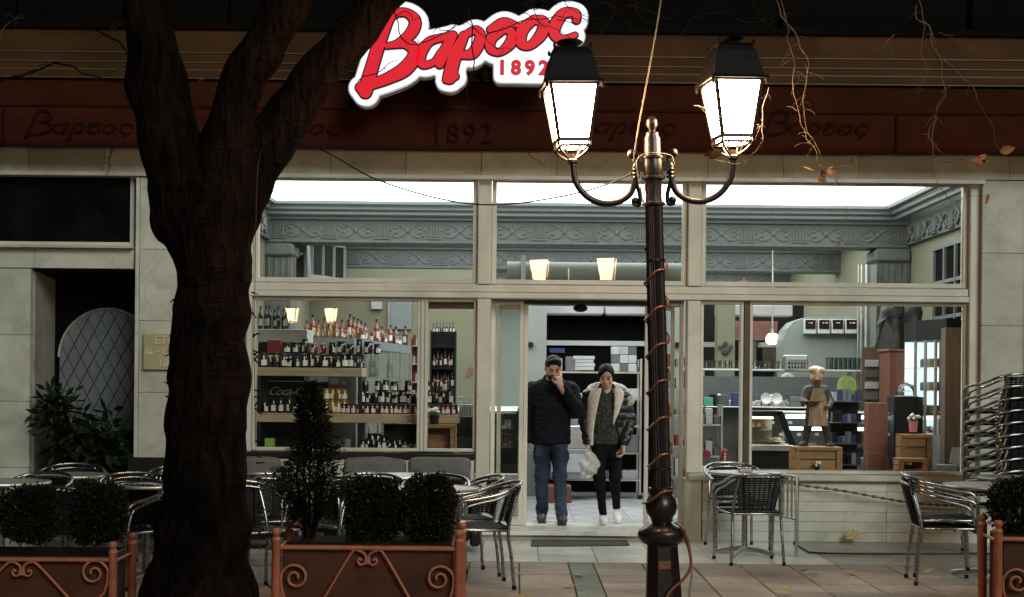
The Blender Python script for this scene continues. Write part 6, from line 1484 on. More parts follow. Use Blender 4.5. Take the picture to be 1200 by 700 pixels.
for k in range(34):                                          # fine mesh of twigs in the dark above the fascia
    Y = rng.uniform(-4.5, -2.5); x = rng.choice((rng.uniform(620, 1150), rng.uniform(-20, 140), rng.uniform(430, 700))); y = rng.uniform(-15, 30)
    a = rng.uniform(0, 6.28); pts = [at(x, y, Y)]
    for q in range(4):
        a += rng.uniform(-0.7, 0.7); l = rng.uniform(8, 22); x += l*math.cos(a); y = min(y + abs(l*math.sin(a))*0.4*rng.choice((-1, 1)), 60); pts.append(at(x, y, Y))
    twig(pts, 0.004, 0.0015, name='branch', n=4, wob=0.03, mat=DT)
def leaf_shape(l, w, curl=0.25, n=5):
    m = MB(); vs_ = []
    for i in range(n + 1):
        t = i/n; ww = w*math.sin(math.pi*min(1, t*0.97 + 0.02))**0.7*(1.15 - 0.5*t)
        for s in (-1, 0, 1): vs_.append((s*ww, t*l, curl*l*(t*t) + 0.18*abs(s)*ww))
    return m.add(vs_, [(i*3+s, i*3+s+1, (i+1)*3+s+1, (i+1)*3+s) for i in range(n) for s in (0, 1)])
LFM = leaf_shape(0.085, 0.03).mesh('leaf', LEAF_DRY)
for px, py, Y in ((955, 200, -5.12), (962, 207, -5.14), (968, 198, -5.12), (958, 208, -5.1), (974, 206, -5.1), (996, 192, -5.1), (1140, 190, -4.6), (1148, 186, -4.62), (1157, 188, -4.6), (1152, 193, -4.6), (1172, 178, -4.6), (1158, 228, -4.6), (842, 182, -5.47), (838, 178, -5.5), (846, 176, -5.46)):
    o = put('leaf', LFM, T, (0, 0, 0), (rng.uniform(0, 6), rng.uniform(0, 6), rng.uniform(0, 6))); o.location = at(px, py, Y) - tl; s_ = rng.uniform(0.6, 1.1); o.scale = (s_, s_, s_)

# fallen leaves on the paving
LFF = leaf_shape(0.12, 0.045, 0.12).mesh('fallen_leaf', LEAF_YEL)
def ground(px, py, z=0.0):
    k = (CAM_Z - z); dx, dy = px - PX, py - PY; c, s = math.cos(ROLL), math.sin(ROLL); y = -dx*s + dy*c; x = dx*c + dy*s
    t = k*F_PX/y; return Vector((x*t/F_PX, CAM_Y + t, z))
for px, py, lab in ((683, 674, 'pale fallen leaf on the green paving strip'), (614, 674, 'small dark fallen leaf left of the green paving strip'), (936, 670, 'curled fallen leaf upright on the paving below the right window'), (947, 673, 'flat fallen leaf beside the curled one'), (1004, 672, 'small fallen leaf right of the curled leaf'), (918, 697, 'brown fallen leaf near the bottom edge right of the lamp'), (1085, 672, 'fallen leaf below the stacked pair of chairs'), (660, 688, 'brown fallen leaf touching the green paving strip'), (603, 699, 'fallen leaf at the bottom edge left of the green strip')):
    p = ground(px, py, 0.012); o = put('fallen_leaf', LFF, None, p, (rng.uniform(-.15, .15), rng.uniform(-.15, .15), rng.uniform(0, 6))); s_ = rng.uniform(0.7, 1.2); o.scale = (s_, s_, s_*1.5); tag(o, lab, 'leaf')
p = at(1000, 625, 0.10); m = MB()
for a in range(7): 
    q = leaf_shape(0.085, 0.02, 0.1, 4); q.xform(Matrix.Rotation(R(-100 + a*33), 3, 'Y') @ Matrix.Rotation(R(90), 3, 'X')); m.add(q.v, q.f)
o = m.build('fallen_leaf', LEAF_YEL, None, loc=(ground(1000, 637).x, ground(1000, 637).y, 0.06)); o.rotation_euler = (R(-20), 0, 0); tag(o, 'yellow star shaped leaf leaning at the foot of the marble wall', 'leaf')

# doormat
a, b, c, d = ground(624, 633), ground(733, 632), ground(738, 640), ground(622, 641)
o = slab([(a.x, a.y), (b.x, b.y), (c.x, c.y), (d.x, d.y)], 0.003, 0.016).build('doormat', MATF, None, bevel=0.003); tag(o, 'grey doormat on the white tiles before the step', 'doormat')
# chain along the low wall and hose on the ground
pts = catmull([at(x, y, 0.09) for x, y in ((930, 568), (985, 575), (1040, 585), (1085, 591), (1130, 592), (1175, 588))], 10)
chn = thing('chain', 'dark chain slung along the low marble wall', 'chain', pts[0]); chl = MB()
for i in range(0, len(pts)): 
    p = pts[i]; chl.tube([p + Vector((0.022*math.cos(t), 0.0 if i % 2 else 0.011*math.sin(t), 0.011*math.sin(t) if i % 2 else 0)) for t in [k*6.283/8 for k in range(8)]], 0.004, 5, closed=True)
for p, q in zip(pts[:-1], pts[1:]): chl.tube([p, q], 0.005, 5)
o = chl.build('links', CABLE, chn); o.matrix_parent_inverse = Matrix.Translation(pts[0]).inverted()
hz = catmull([ground(x, y, 0.012) for x, y in ((930, 636), (945, 645), (955, 648), (1010, 649), (1080, 649), (1150, 649), (1230, 651))], 6)
tag(MB().tube(hz, 0.009, 8).build('hose', CABLE, None, smooth=60), 'black hose lying along the foot of the right wall', 'hose')

# ------------------------------------------------------------------ planters
def spiral(cx, cz, r0, turns, a0, dirn, n=26):
    return [(cx + r0*(1 - 0.82*i/(n-1))*math.cos(a0 + dirn*turns*6.283*i/(n-1)), 0, cz + r0*(1 - 0.82*i/(n-1))*math.sin(a0 + dirn*turns*6.283*i/(n-1))) for i in range(n)]
def planter(label, loc, w, rz=0.0, depth=0.45, h=0.62):
    P_ = thing('planter', label, 'planter', loc, rz)
    for sx in (-1, 1):
        for y in (0, depth):
            pr_ = [(0.026, 0), (0.028, 0.02), (0.026, h - 0.075), (0.029, h - 0.07), (0.024, h - 0.055), (0.014, h - 0.05), (0.022, h - 0.04), (0.0295, h - 0.022), (0.024, h - 0.006), (0.001, h)]
            MB().lathe(pr_, 14, (sx*w/2, y, 0)).build('post', ORANGE, P_, smooth=45)
    x = w/2 - 0.02
    m = MB().tube([(-x, 0, h - 0.115), (x, 0, h - 0.115)], 0.014, 8); m.tube([(-x, 0, 0.10), (x, 0, 0.10)], 0.012, 8); m.build('rail', ORANGE, P_, smooth=45)
    for sx in (-1, 1): MB().tube([(sx*w/2, 0.02, h - 0.13), (sx*w/2, depth - 0.02, h - 0.13)], 0.011, 8).build('rail', ORANGE, P_, smooth=45); MB().tube([(sx*w/2, 0.02, 0.08), (sx*w/2, depth - 0.02, 0.08)], 0.011, 8).build('rail', ORANGE, P_, smooth=45)
    for sx in (-1, 1):
        zt_ = h - 0.18
        sm = [(0.0, 0, zt_ + 0.045)]
        top = [(sx*0.006, 0, zt_ - 0.03), (sx*0.01, 0, zt_ + 0.02), (sx*0.05, 0, zt_ + 0.048), (sx*0.10, 0, zt_ + 0.028), (sx*w*0.24, 0, 0.20), (sx*w*0.30, 0, 0.13)]
        MB().tube(catmull(top, 7), 0.009, 7).build('scroll', ORANGE, P_, smooth=60)
        MB().tube(catmull([(sx*0.01, 0, zt_ + 0.02), (sx*0.016, 0, zt_ - 0.025), (sx*0.042, 0, zt_ - 0.034), (sx*0.058, 0, zt_ - 0.012), (sx*0.045, 0, zt_ + 0.002), (sx*0.034, 0, zt_ - 0.010)], 6), 0.008, 7).build('scroll', ORANGE, P_, smooth=60)
        a0 = math.pi if sx < 0 else 0.0
        cxs = sx*(w/2 - 0.115); sp = spiral(cxs, 0.33, 0.085, 1.55, a0, 1 if sx > 0 else -1)
        low = [(sx*(w*0.30), 0, 0.13), (sx*(w*0.36), 0, 0.135), (sx*(w/2 - 0.05), 0, 0.21)]
        MB().tube(catmull(low + sp[0:], 2), 0.009, 7).build('scroll', ORANGE, P_, smooth=60)
    MB().box(-w/2 + 0.035, w/2 - 0.035, 0.035, depth - 0.03, 0.06, h - 0.10).build('box', PLBOX, P_, bevel=0.006)
    MB().box(-w/2 + 0.05, w/2 - 0.05, 0.05, depth - 0.05, h - 0.099, h - 0.09).build('soil', SOIL, P_)
    return P_
def leaves(n, pos_fn, l, w, mat, name='foliage', up=0.2):
    """n pointed leaf faces placed by pos_fn -> (point, outward)"""
    V = np.zeros((n*4, 3), np.float32); Fc = np.arange(n*4, dtype=np.int32).reshape(n, 4)
    for i in range(n):
        p, o_ = pos_fn(); d = (o_ + Vector((rng.gauss(0, .5), rng.gauss(0, .5), rng.gauss(up, .5)))).normalized()
        s = d.cross(Vector((rng.gauss(0, 1), rng.gauss(0, 1), rng.gauss(0, 1)))).normalized(); k = rng.uniform(0.6, 1.25)
        V[i*4] = p; V[i*4+1] = p + d*l*k*0.5 + s*w*k; V[i*4+2] = p + d*l*k; V[i*4+3] = p + d*l*k*0.5 - s*w*k
    return np_mesh(name, V, Fc, mat, smooth=False)
def box_hedge_mesh(w, d, h, seed):
    off = seed*13.7
    def f():
        th = rng.uniform(0, 6.283); ph = math.acos(rng.uniform(-0.95, 1)); v = Vector((math.sin(ph)*math.cos(th), math.sin(ph)*math.sin(th), math.cos(ph)))
        k = 1/max(abs(v.x)**3.4 + abs(v.y)**3.4 + abs(v.z)**3.4, 1e-4)**(1/3.4); q = v*k
        r_ = rng.random()**0.28*(0.95 + 0.16*mnoise.noise(q*1.5 + Vector((off, 0, 0))) + 0.10*mnoise.noise(q*4 + Vector((0, off, 0))))
        if rng.random() < 0.06: r_ *= 1.10
        return Vector((q.x*w/2*r_, q.y*d/2*r_, h/2 + q.z*h/2*r_)), v
    return leaves(8000, f, 0.024, 0.0065, HEDGE)
def shrub(label, par_loc, rz, off, w, d, h, seed, base_z=0.52):
    m3 = Matrix.Rotation(rz, 3, 'Z'); lc_ = Vector(par_loc) + m3 @ Vector((off[0], off[1], 0)); lc_.z = base_z
    t_ = thing('clipped_shrub', label, 'shrub', lc_, rz, 'clipped shrubs in the planters')
    put('foliage', box_hedge_mesh(w, d, h, seed), t_, (0, 0, -0.005)); m = MB(); m.tube([(0, 0, -0.01), (0.01, 0, h*0.5)], [0.018, 0.008], 6)
    for k in range(9):
        a = k*0.7; m.tube([(0, 0, h*0.12), (0.3*w*math.cos(a), 0.3*d*math.sin(a), h*0.5), (0.42*w*math.cos(a), 0.42*d*math.sin(a), h*0.7)], [0.01, 0.006, 0.003], 5)
    m.build('stem', DT, t_, smooth=60); return t_
PLY = -5.05; kq = 1/sc(PLY)
c = at(430, 700, PLY); wmid = (537 - 323)*kq
pm_loc = (c.x, PLY, 0); planter('terracotta framed planter with scroll ironwork in the middle foreground', pm_loc, wmid, 0, 0.5, at(430, 620, PLY).z)
ph = at(430, 620, PLY).z - 0.1
shrub('clipped dark shrub left of the pair in the middle planter', pm_loc, 0, ((432 - 430)*kq, 0.25), 66*kq, 0.32, 0.40, 1, ph); shrub('clipped dark shrub right of the pair in the middle planter', pm_loc, 0, ((498 - 430)*kq, 0.25), 66*kq, 0.32, 0.42, 2, ph)
cl_ = at(131, 700, PLY + 0.1); pl_loc = (cl_.x - wmid/2, PLY + 0.1, 0); planter('terracotta framed planter with scroll ironwork at the left edge', pl_loc, wmid, R(2), 0.5, at(60, 640, PLY).z + 0.02)
shrub('clipped shrub at the far left edge in the left planter', pl_loc, 0, ((16 - 131)*kq + wmid/2, 0.25), 66*kq, 0.34, 0.36, 3, ph - 0.04); shrub('clipped shrub beside the tree in the left planter', pl_loc, 0, ((100 - 131)*kq + wmid/2, 0.25), 66*kq, 0.34, 0.38, 4, ph - 0.04)
# right planter, seen end on
rpp = at(1174, 700, -5.0); pr_loc = (rpp.x + 0.60, -4.98, 0); planter('terracotta framed planter cut off by the right edge', pr_loc, 1.2, R(-6), 0.42, at(1174, 611, -5.0).z)
shrub('clipped shrub at the right edge in the right planter', pr_loc, 0, (-0.36, 0.25), 0.44, 0.4, 0.36, 5, at(1174, 611, -5).z - 0.1)
shrub('clipped shrub outside the right edge in the right planter', pr_loc, 0, (0.2, 0.25), 0.44, 0.4, 0.36, 6, at(1174, 611, -5).z - 0.1)
# conifer in the middle planter
cb = at(362, 640, PLY + 0.3); CN = thing('conifer', 'slender dark conifer growing from the left end of the middle planter', 'conifer', (cb.x, PLY + 0.3, ph))
hc = at(362, 450, PLY + 0.3).z - ph
def fcon():
    t = rng.random()**1.1; z = hc*(0.12 + 0.88*t); a = rng.uniform(0, 6.283)
    env = (0.225*(1 - t)**0.62 + 0.015) if t > 0.2 else 0.20*(0.55 + t*2.4)
    lobe = 0.82 + 1.05*mnoise.noise(Vector((math.cos(a)*1.7, math.sin(a)*1.7, z*6.5)))
    r_ = env*max(0.1, lobe)*rng.random()**0.4*(1.25 if rng.random() < 0.12 else 1.0); o_ = Vector((math.cos(a), math.sin(a), 0.35))
    return Vector((r_*math.cos(a), r_*math.sin(a), z)), o_
put('foliage', leaves(7000, fcon, 0.045, 0.0052, CONIF, up=0.1), CN)
m = MB()
for dx, dy in ((-0.05, 0), (0.03, 0.03), (0.06, -0.03), (-0.02, -0.04), (0, 0.0)): m.tube([(dx*0.3, dy*0.3, -0.02), (dx*1.2, dy, hc*0.2), (dx*1.6, dy*1.2, hc*0.42), (dx*0.8, dy*0.7, hc*0.75), (dx*0.2, 0, hc*0.95)], [0.014, 0.011, 0.008, 0.006, 0.003], 6)
for k in range(40):
    a = rng.uniform(0, 6.28); z = hc*rng.uniform(0.15, 0.8); l = 0.2*(1 - z/hc) + 0.04; m.tube([(0, 0, z), (l*math.cos(a), l*math.sin(a), z + l*0.5)], [0.005, 0.002], 4)
m.build('trunk', DT, CN, smooth=60)
# potted schefflera by the arched door
pb = at(95, 560, 0.3); SF = thing('potted_plant', 'leafy dark green potted plant in front of the arched door', 'plant', (pb.x, 0.1, 0))
MB().lathe([(0.13, 0), (0.19, 0.30), (0.20, 0.33), (0.18, 0.33), (0.001, 0.30)], 20).build('pot', DARK2, SF, smooth=40)
m = MB(); tips = []
for k in range(11):
    a = rng.uniform(0, 6.28); l = rng.uniform(0.1, 0.42); z = rng.uniform(0.75, 1.42); tip = Vector((l*math.cos(a), 0.6*l*math.sin(a), z)); tips.append(tip)
    m.tube(catmull([(0, 0, 0.28), (tip.x*0.35, tip.y*0.35, z*0.6), tip], 5), 0.008, 5)
m.build('stems', DT, SF, smooth=60)
def fsch():
    b = rng.choice(tips); a = rng.uniform(0, 6.28); e = rng.uniform(-0.3, 1.2); q = Vector((math.cos(a)*math.cos(e), math.sin(a)*math.cos(e), math.sin(e) - 0.2))
    return b + q*rng.uniform(0.02, 0.16) + Vector((0, 0, rng.uniform(-0.3, 0.03))), q
put('foliage', leaves(800, fsch, 0.14, 0.026, SCHEF, up=-0.1), SF)
# ------------------------------------------------------------------ cafe chairs and tables
def make_chair():
    c = bpy.data.objects.new('cafe_chair', None); COL.objects.link(c)
    r_ = 0.0125
    hoop = [(-0.255, -0.235, 0), (-0.258, -0.225, 0.25), (-0.265, -0.215, 0.44), (-0.275, -0.205, 0.585), (-0.278, -0.165, 0.645), (-0.277, -0.06, 0.662), (-0.272, 0.09, 0.690), (-0.245, 0.20, 0.728), (-0.17, 0.275, 0.756), (-0.08, 0.305, 0.768), (0, 0.312, 0.771)]
    hoop = hoop + [(-x, y, z) for x, y, z in hoop[-2::-1]]
    MB().tube(catmull(hoop, 4), r_, 8).build('arm_frame', CHROME, c, smooth=60)
    inn = [(-0.262, -0.19, 0.46), (-0.262, -0.15, 0.585), (-0.258, -0.06, 0.625), (-0.252, 0.08, 0.655), (-0.225, 0.185, 0.695), (-0.155, 0.255, 0.722), (0, 0.288, 0.736)]
    inn = inn + [(-x, y, z) for x, y, z in inn[-2::-1]]
    MB().tube(catmull(inn, 4), 0.010, 8).build('arm_frame', CHROME, c, smooth=60)
    for sx in (-1, 1):
        MB().tube(catmull([(sx*0.225, 0.235, 0), (sx*0.215, 0.215, 0.22), (sx*0.205, 0.19, 0.42), (sx*0.195, 0.225, 0.58), (sx*0.175, 0.272, 0.735)], 4), r_, 8).build('back_leg', CHROME, c, smooth=60)
        MB().lathe([(0.016, 0), (0.016, 0.03), (0.001, 0.03)], 8, (sx*0.225, 0.235, 0)).build('foot_cap', BLACK, c); MB().lathe([(0.016, 0), (0.016, 0.03), (0.001, 0.03)], 8, (sx*0.255, -0.235, 0)).build('foot_cap', BLACK, c)
    seat = [(-0.23, -0.215, 0.44), (0.23, -0.215, 0.44), (0.245, -0.19, 0.44), (0.225, 0.17, 0.43), (0.2, 0.195, 0.43), (-0.2, 0.195, 0.43), (-0.225, 0.17, 0.43), (-0.245, -0.19, 0.44)]
    MB().tube(seat, 0.011, 7, closed=True).build('seat_rim', CHROME, c, smooth=60)
    MB().tube([(-0.215, -0.05, 0.418), (0.215, -0.05, 0.418)], 0.009, 6).build('stretcher', CHROME, c)
    m = MB()                                                   # woven seat: crossing flat strands
    for i in range(15):
        y = -0.205 + i*0.0275; hw = lerp(0.236, 0.205, i/14); m.box(-hw, hw, y, y + 0.023, 0.436 + 0.002*(i % 2), 0.447 + 0.002*(i % 2))
    for i in range(15):
        x = -0.215 + i*0.0295; m.box(x, x + 0.016, -0.21, 0.19, 0.4475, 0.4495)
    m.box(-0.228, 0.228, -0.212, -0.20, 0.40, 0.448); m.build('seat_weave', RATTAN, c)
    m = MB()                                                   # woven back
    for i in range(14):
        z = 0.470 + i*0.0195; t = i/13; hw = lerp(0.155, 0.205, t); y = lerp(0.205, 0.275, t)
        for k in range(6):
            x0 = lerp(-hw, hw, k/6); x1 = lerp(-hw, hw, (k+1)/6); b = 0.05*(1 - ((x0+x1)/2/hw)**2)
            m.box(x0, x1, y - 0.03 + b, y - 0.018 + b, z, z + 0.0165)
    for k in range(9):
        x = lerp(-0.145, 0.145, k/8); b = 0.05*(1 - (x/0.18)**2); m.add([(x - 0.006, 0.172 + b, 0.462), (x + 0.006, 0.172 + b, 0.462), (x*1.3 + 0.006, 0.243 + b, 0.745), (x*1.3 - 0.006, 0.243 + b, 0.745), (x - 0.006, 0.180 + b, 0.462), (x + 0.006, 0.180 + b, 0.462), (x*1.3 + 0.006, 0.251 + b, 0.745), (x*1.3 - 0.006, 0.251 + b, 0.745)], [(0, 1, 2, 3), (4, 5, 6, 7), (0, 3, 7, 4), (1, 2, 6, 5)])
    m.build('back_weave', RATTAN, c)
    return c
CHP = make_chair(); ch_first = [True]
def chair(label, loc, rz, group='black woven cafe chairs', tilt=0.0):
    o = CHP if ch_first[0] else copy_tree(CHP); ch_first[0] = False
    o.location = loc; o.rotation_euler = (tilt, 0, rz); tag(o, label, 'chair', group); return o
def make_table():
    t_ = bpy.data.objects.new('cafe_table', None); COL.objects.link(t_)
    MB().lathe([(0.33, 0.715), (0.352, 0.718), (0.356, 0.728), (0.352, 0.738), (0.338, 0.739), (0.333, 0.734), (0.001, 0.735)], 40).build('table_top', TOPSTEEL, t_, smooth=35)
    MB().lathe([(0.028, 0.05), (0.028, 0.70), (0.09, 0.712), (0.001, 0.714)], 16).build('column', CHROME, t_, smooth=40)
    for k in range(4):
        a = R(45) + k*R(90); MB().tube([(0.02*math.cos(a), 0.02*math.sin(a), 0.06), (0.16*math.cos(a), 0.16*math.sin(a), 0.045), (0.30*math.cos(a), 0.30*math.sin(a), 0.018)], [0.028, 0.024, 0.02], 8, flat=0.8).build('foot', STEEL, t_, smooth=60)
    return t_
TBP = make_table(); tb_first = [True]
def table(label, loc, rz=0, group='round metal cafe tables', s=1.0):
    o = TBP if tb_first[0] else copy_tree(TBP); tb_first[0] = False
    o.location = loc; o.rotation_euler = (0, 0, rz); o.scale = (s, s, 1); tag(o, label, 'table', group); return o
def gl(px, Y, z=0.0): p = at(px, 560, Y); return (p.x, Y, z)
# by the right window
chair('black woven armchair with its back to the street at the table below the right window', gl(880, -1.45), R(180 + 6))
chair('black woven armchair behind the table, nearest the right window', gl(863, -0.35), R(8))
table('round metal table between the two chairs below the right window', gl(873, -0.90), 0.3, s=0.92)
nb = put('napkin_holder', MB().box(-0.06, 0.06, -0.05, 0.05, 0, 0.035).mesh('napkin_holder', STEEL, bevel=0.006), None, (gl(872, -0.9)[0], -0.95, 0.741)); tag(nb, 'small metal napkin holder on the table below the right window', 'holder')
# low metal rack beside that table
rk_ = thing('metal_rack', 'low folding metal rack standing right of the table below the window', 'rack', gl(916, -0.78)); rk_.rotation_euler = (0, 0, R(16)); rk_.scale = (1, 0.8, 1)
m = MB(); m.tube([(0.02, -0.33, 0), (0.02, -0.33, 0.70), (0.02, 0.33, 0.72), (0.02, 0.33, 0)], 0.016, 8); m.build('frame', STEEL, rk_, smooth=60)
for k in range(5): MB().tube([(0.02, -0.2 + k*0.1, 0.33), (0.02, -0.2 + k*0.1, 0.70)], 0.010, 7).build('bar', STEEL, rk_, smooth=60)
MB().tube([(0.02, -0.33, 0.33), (0.02, 0.33, 0.33)], 0.012, 7).build('cross_bar', STEEL, rk_, smooth=60)
# pair of stacked chairs at the right, seen from the side
cpr = ground(1105, 683)
for k in range(2): chair(('lower', 'upper')[k] + ' of the two stacked armchairs seen from the side at the right', (cpr.x, cpr.y + 0.02, k*0.062), R(84 - 2*k))
table('large round metal table at the right edge beside the stacked pair of chairs', (gl(1172, -2.3)[0], -2.3, 0), 0.2, s=1.25)
table('round metal table at the right edge close to the tall chair stack', (gl(1200, -1.25)[0], -1.25, 0.0), 0.5, s=1.1)
# tall stack of chairs against the right pier
for k in range(9):
    chair('%s chair from the bottom in the tall chair stack against the right pier' % ('first', 'second', 'third', 'fourth', 'fifth', 'sixth', 'seventh', 'eighth')[k] if k < 8 else 'topmost chair in the tall chair stack against the right pier', (gl(1176, -0.62)[0] + 0.004*k, -0.60 + 0.012*k, k*0.108), R(198 + 1.2*(k % 3)), 'chairs in the tall stack')
npk = thing('paper_pile', 'crumpled white papers inside the window beside the chair stack', 'papers', (at(1112, 560, 0.6).x, 0.6, 0.655)); m = MB()
for k in range(7): m.box(-0.09 + rng.uniform(-.03, .03), 0.09 + rng.uniform(-.03, .03), 0, 0.1, k*0.012, k*0.012 + 0.009, rz=rng.uniform(-.4, .4))
m.build('sheets', WHITEB, npk)
m = MB()
for k in range(6): q = MB().box(-0.05, 0.05, -0.003, 0.003, 0, 0.16); q.xform(Matrix.Rotation(R(10 + k*9), 3, 'Y')); q.xform(Matrix.Translation((0.06 + k*0.01, 0.03 + k*0.01, 0.09))); m.add(q.v, q.f)
m.build('leaning_sheets', WHITEB, npk)
# middle group between tree and door
chair('armchair facing the camera behind the left shrub of the middle planter', gl(437, -2.45), R(10)); chair('armchair facing the camera behind the right shrub of the middle planter', gl(506, -2.5), R(-12))
table('round metal table behind the two middle shrubs', gl(470, -1.75), 0.4)
chair('side on armchair nearest the door, its back leaning right', (ground(556, 690).x + 0.02, -3.0, 0), R(-80)); chair('side on armchair behind the one nearest the door', gl(543, -2.35), R(-72))
table('round metal table hidden behind the middle shrubs near the side on chairs', gl(505, -3.15), 0.1)
chair('armchair half hidden between the tree and the conifer', gl(322, -2.6), R(25)); chair('armchair behind the conifer', gl(385, -2.9), R(-30))
chair('low armchair at the right foot of the tree', gl(300, -3.4), R(40))
# grey sofa bench under the left window
def sofa(label, x0, x1, n, y=-0.65):
    s_ = thing('outdoor_sofa', label, 'sofa', ((x0+x1)/2, y, 0)); w = (x1-x0)
    MB().box(-w/2, w/2, -0.35, 0.35, 0.10, 0.30).build('base', DARK2, s_, bevel=0.02)
    for k in range(n):
        a, b = -w/2 + k*w/n + 0.008, -w/2 + (k+1)*w/n - 0.008
        q = Solid((a - 0.02, -0.42, 0.27), (b + 0.02, 0.42, 0.88), 0.02)
        hx_, cx_ = (b-a)/2, (a+b)/2
        for yy, zz0, sy, sz, nm in ((-0.04, 0.36, 0.30, 0.075, 'seat_cushion'), (0.24, 0.60, 0.085, 0.20, 'back_cushion')):
            q = Solid((a - 0.02, yy - sy - 0.05, zz0 - sz - 0.05), (b + 0.02, yy + sy + 0.05, zz0 + sz + 0.05), 0.018)
            X, Y, Z = np.meshgrid(*q.ax, indexing='ij'); rr = 0.05
            ex = np.maximum(np.abs(X - cx_) - hx_ + rr, 0); ey = np.maximum(np.abs(Y - yy) - sy + rr, 0); ez = np.maximum(np.abs(Z - zz0) - sz + rr, 0)
            q.F = (np.sqrt(ex**2 + ey**2 + ez**2) - rr - 0.012*np.cos((X - cx_)/hx_*1.5)).astype(np.float32)
            put(nm, q.mesh(nm, SOFA, 0.012, 6), s_)
    for sx in (-1, 1): MB().box(sx*(w/2 + 0.05) - 0.045, sx*(w/2 + 0.05) + 0.045, -0.35, 0.36, 0.06, 0.56).build('armrest', DARK2, s_, bevel=0.02)
    return s_
sofa('grey cushioned sofa under the left window beside the door', at(398, 560, -0.65).x, at(552, 560, -0.65).x, 2)
sofa('grey cushioned sofa under the left window beside the tree', at(255, 560, -0.65).x, at(325, 560, -0.65).x, 1)
# left group
chair('armchair with arched rim in front of the arched door', gl(84, -1.5), R(14)); table('round metal table in front of the arched door', gl(82, -2.1), 0.3, s=0.9)
chair('armchair at the far left behind the left shrub', gl(34, -2.7), R(-15)); chair('armchair immediately left of the tree trunk', gl(160, -2.6), R(20)); chair('armchair with visible curved arm behind the left planter post', gl(140, -3.5), R(-28))
table('round metal table left of the tree trunk', gl(172, -3.05), 0.3); table('round metal table at the left edge', gl(2, -2.95), 0.3)
chair('armchair partly behind the tree near the pier', gl(205, -1.6), R(0)); chair('armchair behind the shrub beside the tree', gl(92, -3.6), R(165))
dbx = thing('low_divider', 'low dark divider panel at the foot of the marble pier', 'divider', gl(185, -0.25)); MB().box(-0.28, 0.55, -0.02, 0.02, 0.08, 0.78).build('panel', DARK2, dbx, bevel=0.006)
for x in (-0.26, 0.53): MB().box(x - 0.02, x + 0.02, -0.03, 0.03, 0, 0.08).build('foot', STEEL, dbx)
# ------------------------------------------------------------------ the two customers
SKIN = M('skin', (0.42, 0.24, 0.17), 0.5, var=0.08, scale=20); SKIN2 = M('skin_pale', (0.48, 0.29, 0.22), 0.5, var=0.08, scale=20)
HAIR = M('dark_hair', (0.007, 0.005, 0.0045), 0.55, var=0.3, scale=60, bump=0.4, bscale=120, spec=0.15); BEARD = M('beard_stubble', (0.028, 0.017, 0.012), 0.85, spec=0.1, var=0.4, scale=80)
EYE = M('eye_dark', (0.012, 0.01, 0.01), 0.2); LIPM = M('lip', (0.30, 0.12, 0.10), 0.45); SHIRT = M('black_shirt', (0.005, 0.005, 0.005), 0.85, spec=0.1)
NAVY = M('navy_jacket_cloth', (0.006, 0.0065, 0.010), 0.8, var=0.3, scale=18, bump=0.25, bscale=40, spec=0.12)
def denim():
    m = M('denim', (0.030, 0.046, 0.078), 0.85, spec=0.15, var=0.75, scale=4, bump=0.25, bscale=200, stretch=(1, 1, 0.5)); return m
JEAN = denim(); SHOE = M('dark_shoe_leather', (0.03, 0.022, 0.016), 0.45); SOLE = M('shoe_sole', (0.05, 0.045, 0.04), 0.7)
PUFF = M('padded_shiny_cloth', (0.010, 0.010, 0.012), 0.32, var=0.3, scale=20, bump=0.2, bscale=30); FUR = M('cream_fleece', (0.58, 0.55, 0.47), 0.95, var=0.2, scale=50, bump=0.9, bscale=90)
TROU = M('black_trouser_cloth', (0.005, 0.005, 0.006), 0.85, spec=0.12, bump=0.3, bscale=40); SNK = M('white_sneaker', (0.66, 0.66, 0.64), 0.5); BAGM = None
def sweater():
    m, nt, p = newmat('patterned_sweater'); L = nt.links.new; tc = N(nt, 'ShaderNodeTexCoord'); vo = N(nt, 'ShaderNodeTexVoronoi'); vo.inputs['Scale'].default_value = 95
    L(tc.outputs['Object'], vo.inputs['Vector']); rp = N(nt, 'ShaderNodeValToRGB'); e = rp.color_ramp.elements
    e[0].position = 0.25; e[0].color = (0.012, 0.014, 0.012, 1); e[1].position = 0.9; e[1].color = (0.10, 0.105, 0.09, 1); e2 = e.new(0.65); e2.color = (0.018, 0.02, 0.017, 1)
    L(vo.outputs['Color'], rp.inputs[0]); L(rp.outputs[0], p.inputs['Base Color']); p.inputs['Roughness'].default_value = 0.9; return m
SWEAT = sweater()
def rotz(P_, c, a):
    v = Vector(P_) - Vector(c); return tuple(Matrix.Rotation(a, 3, 'Z') @ v + Vector(c))
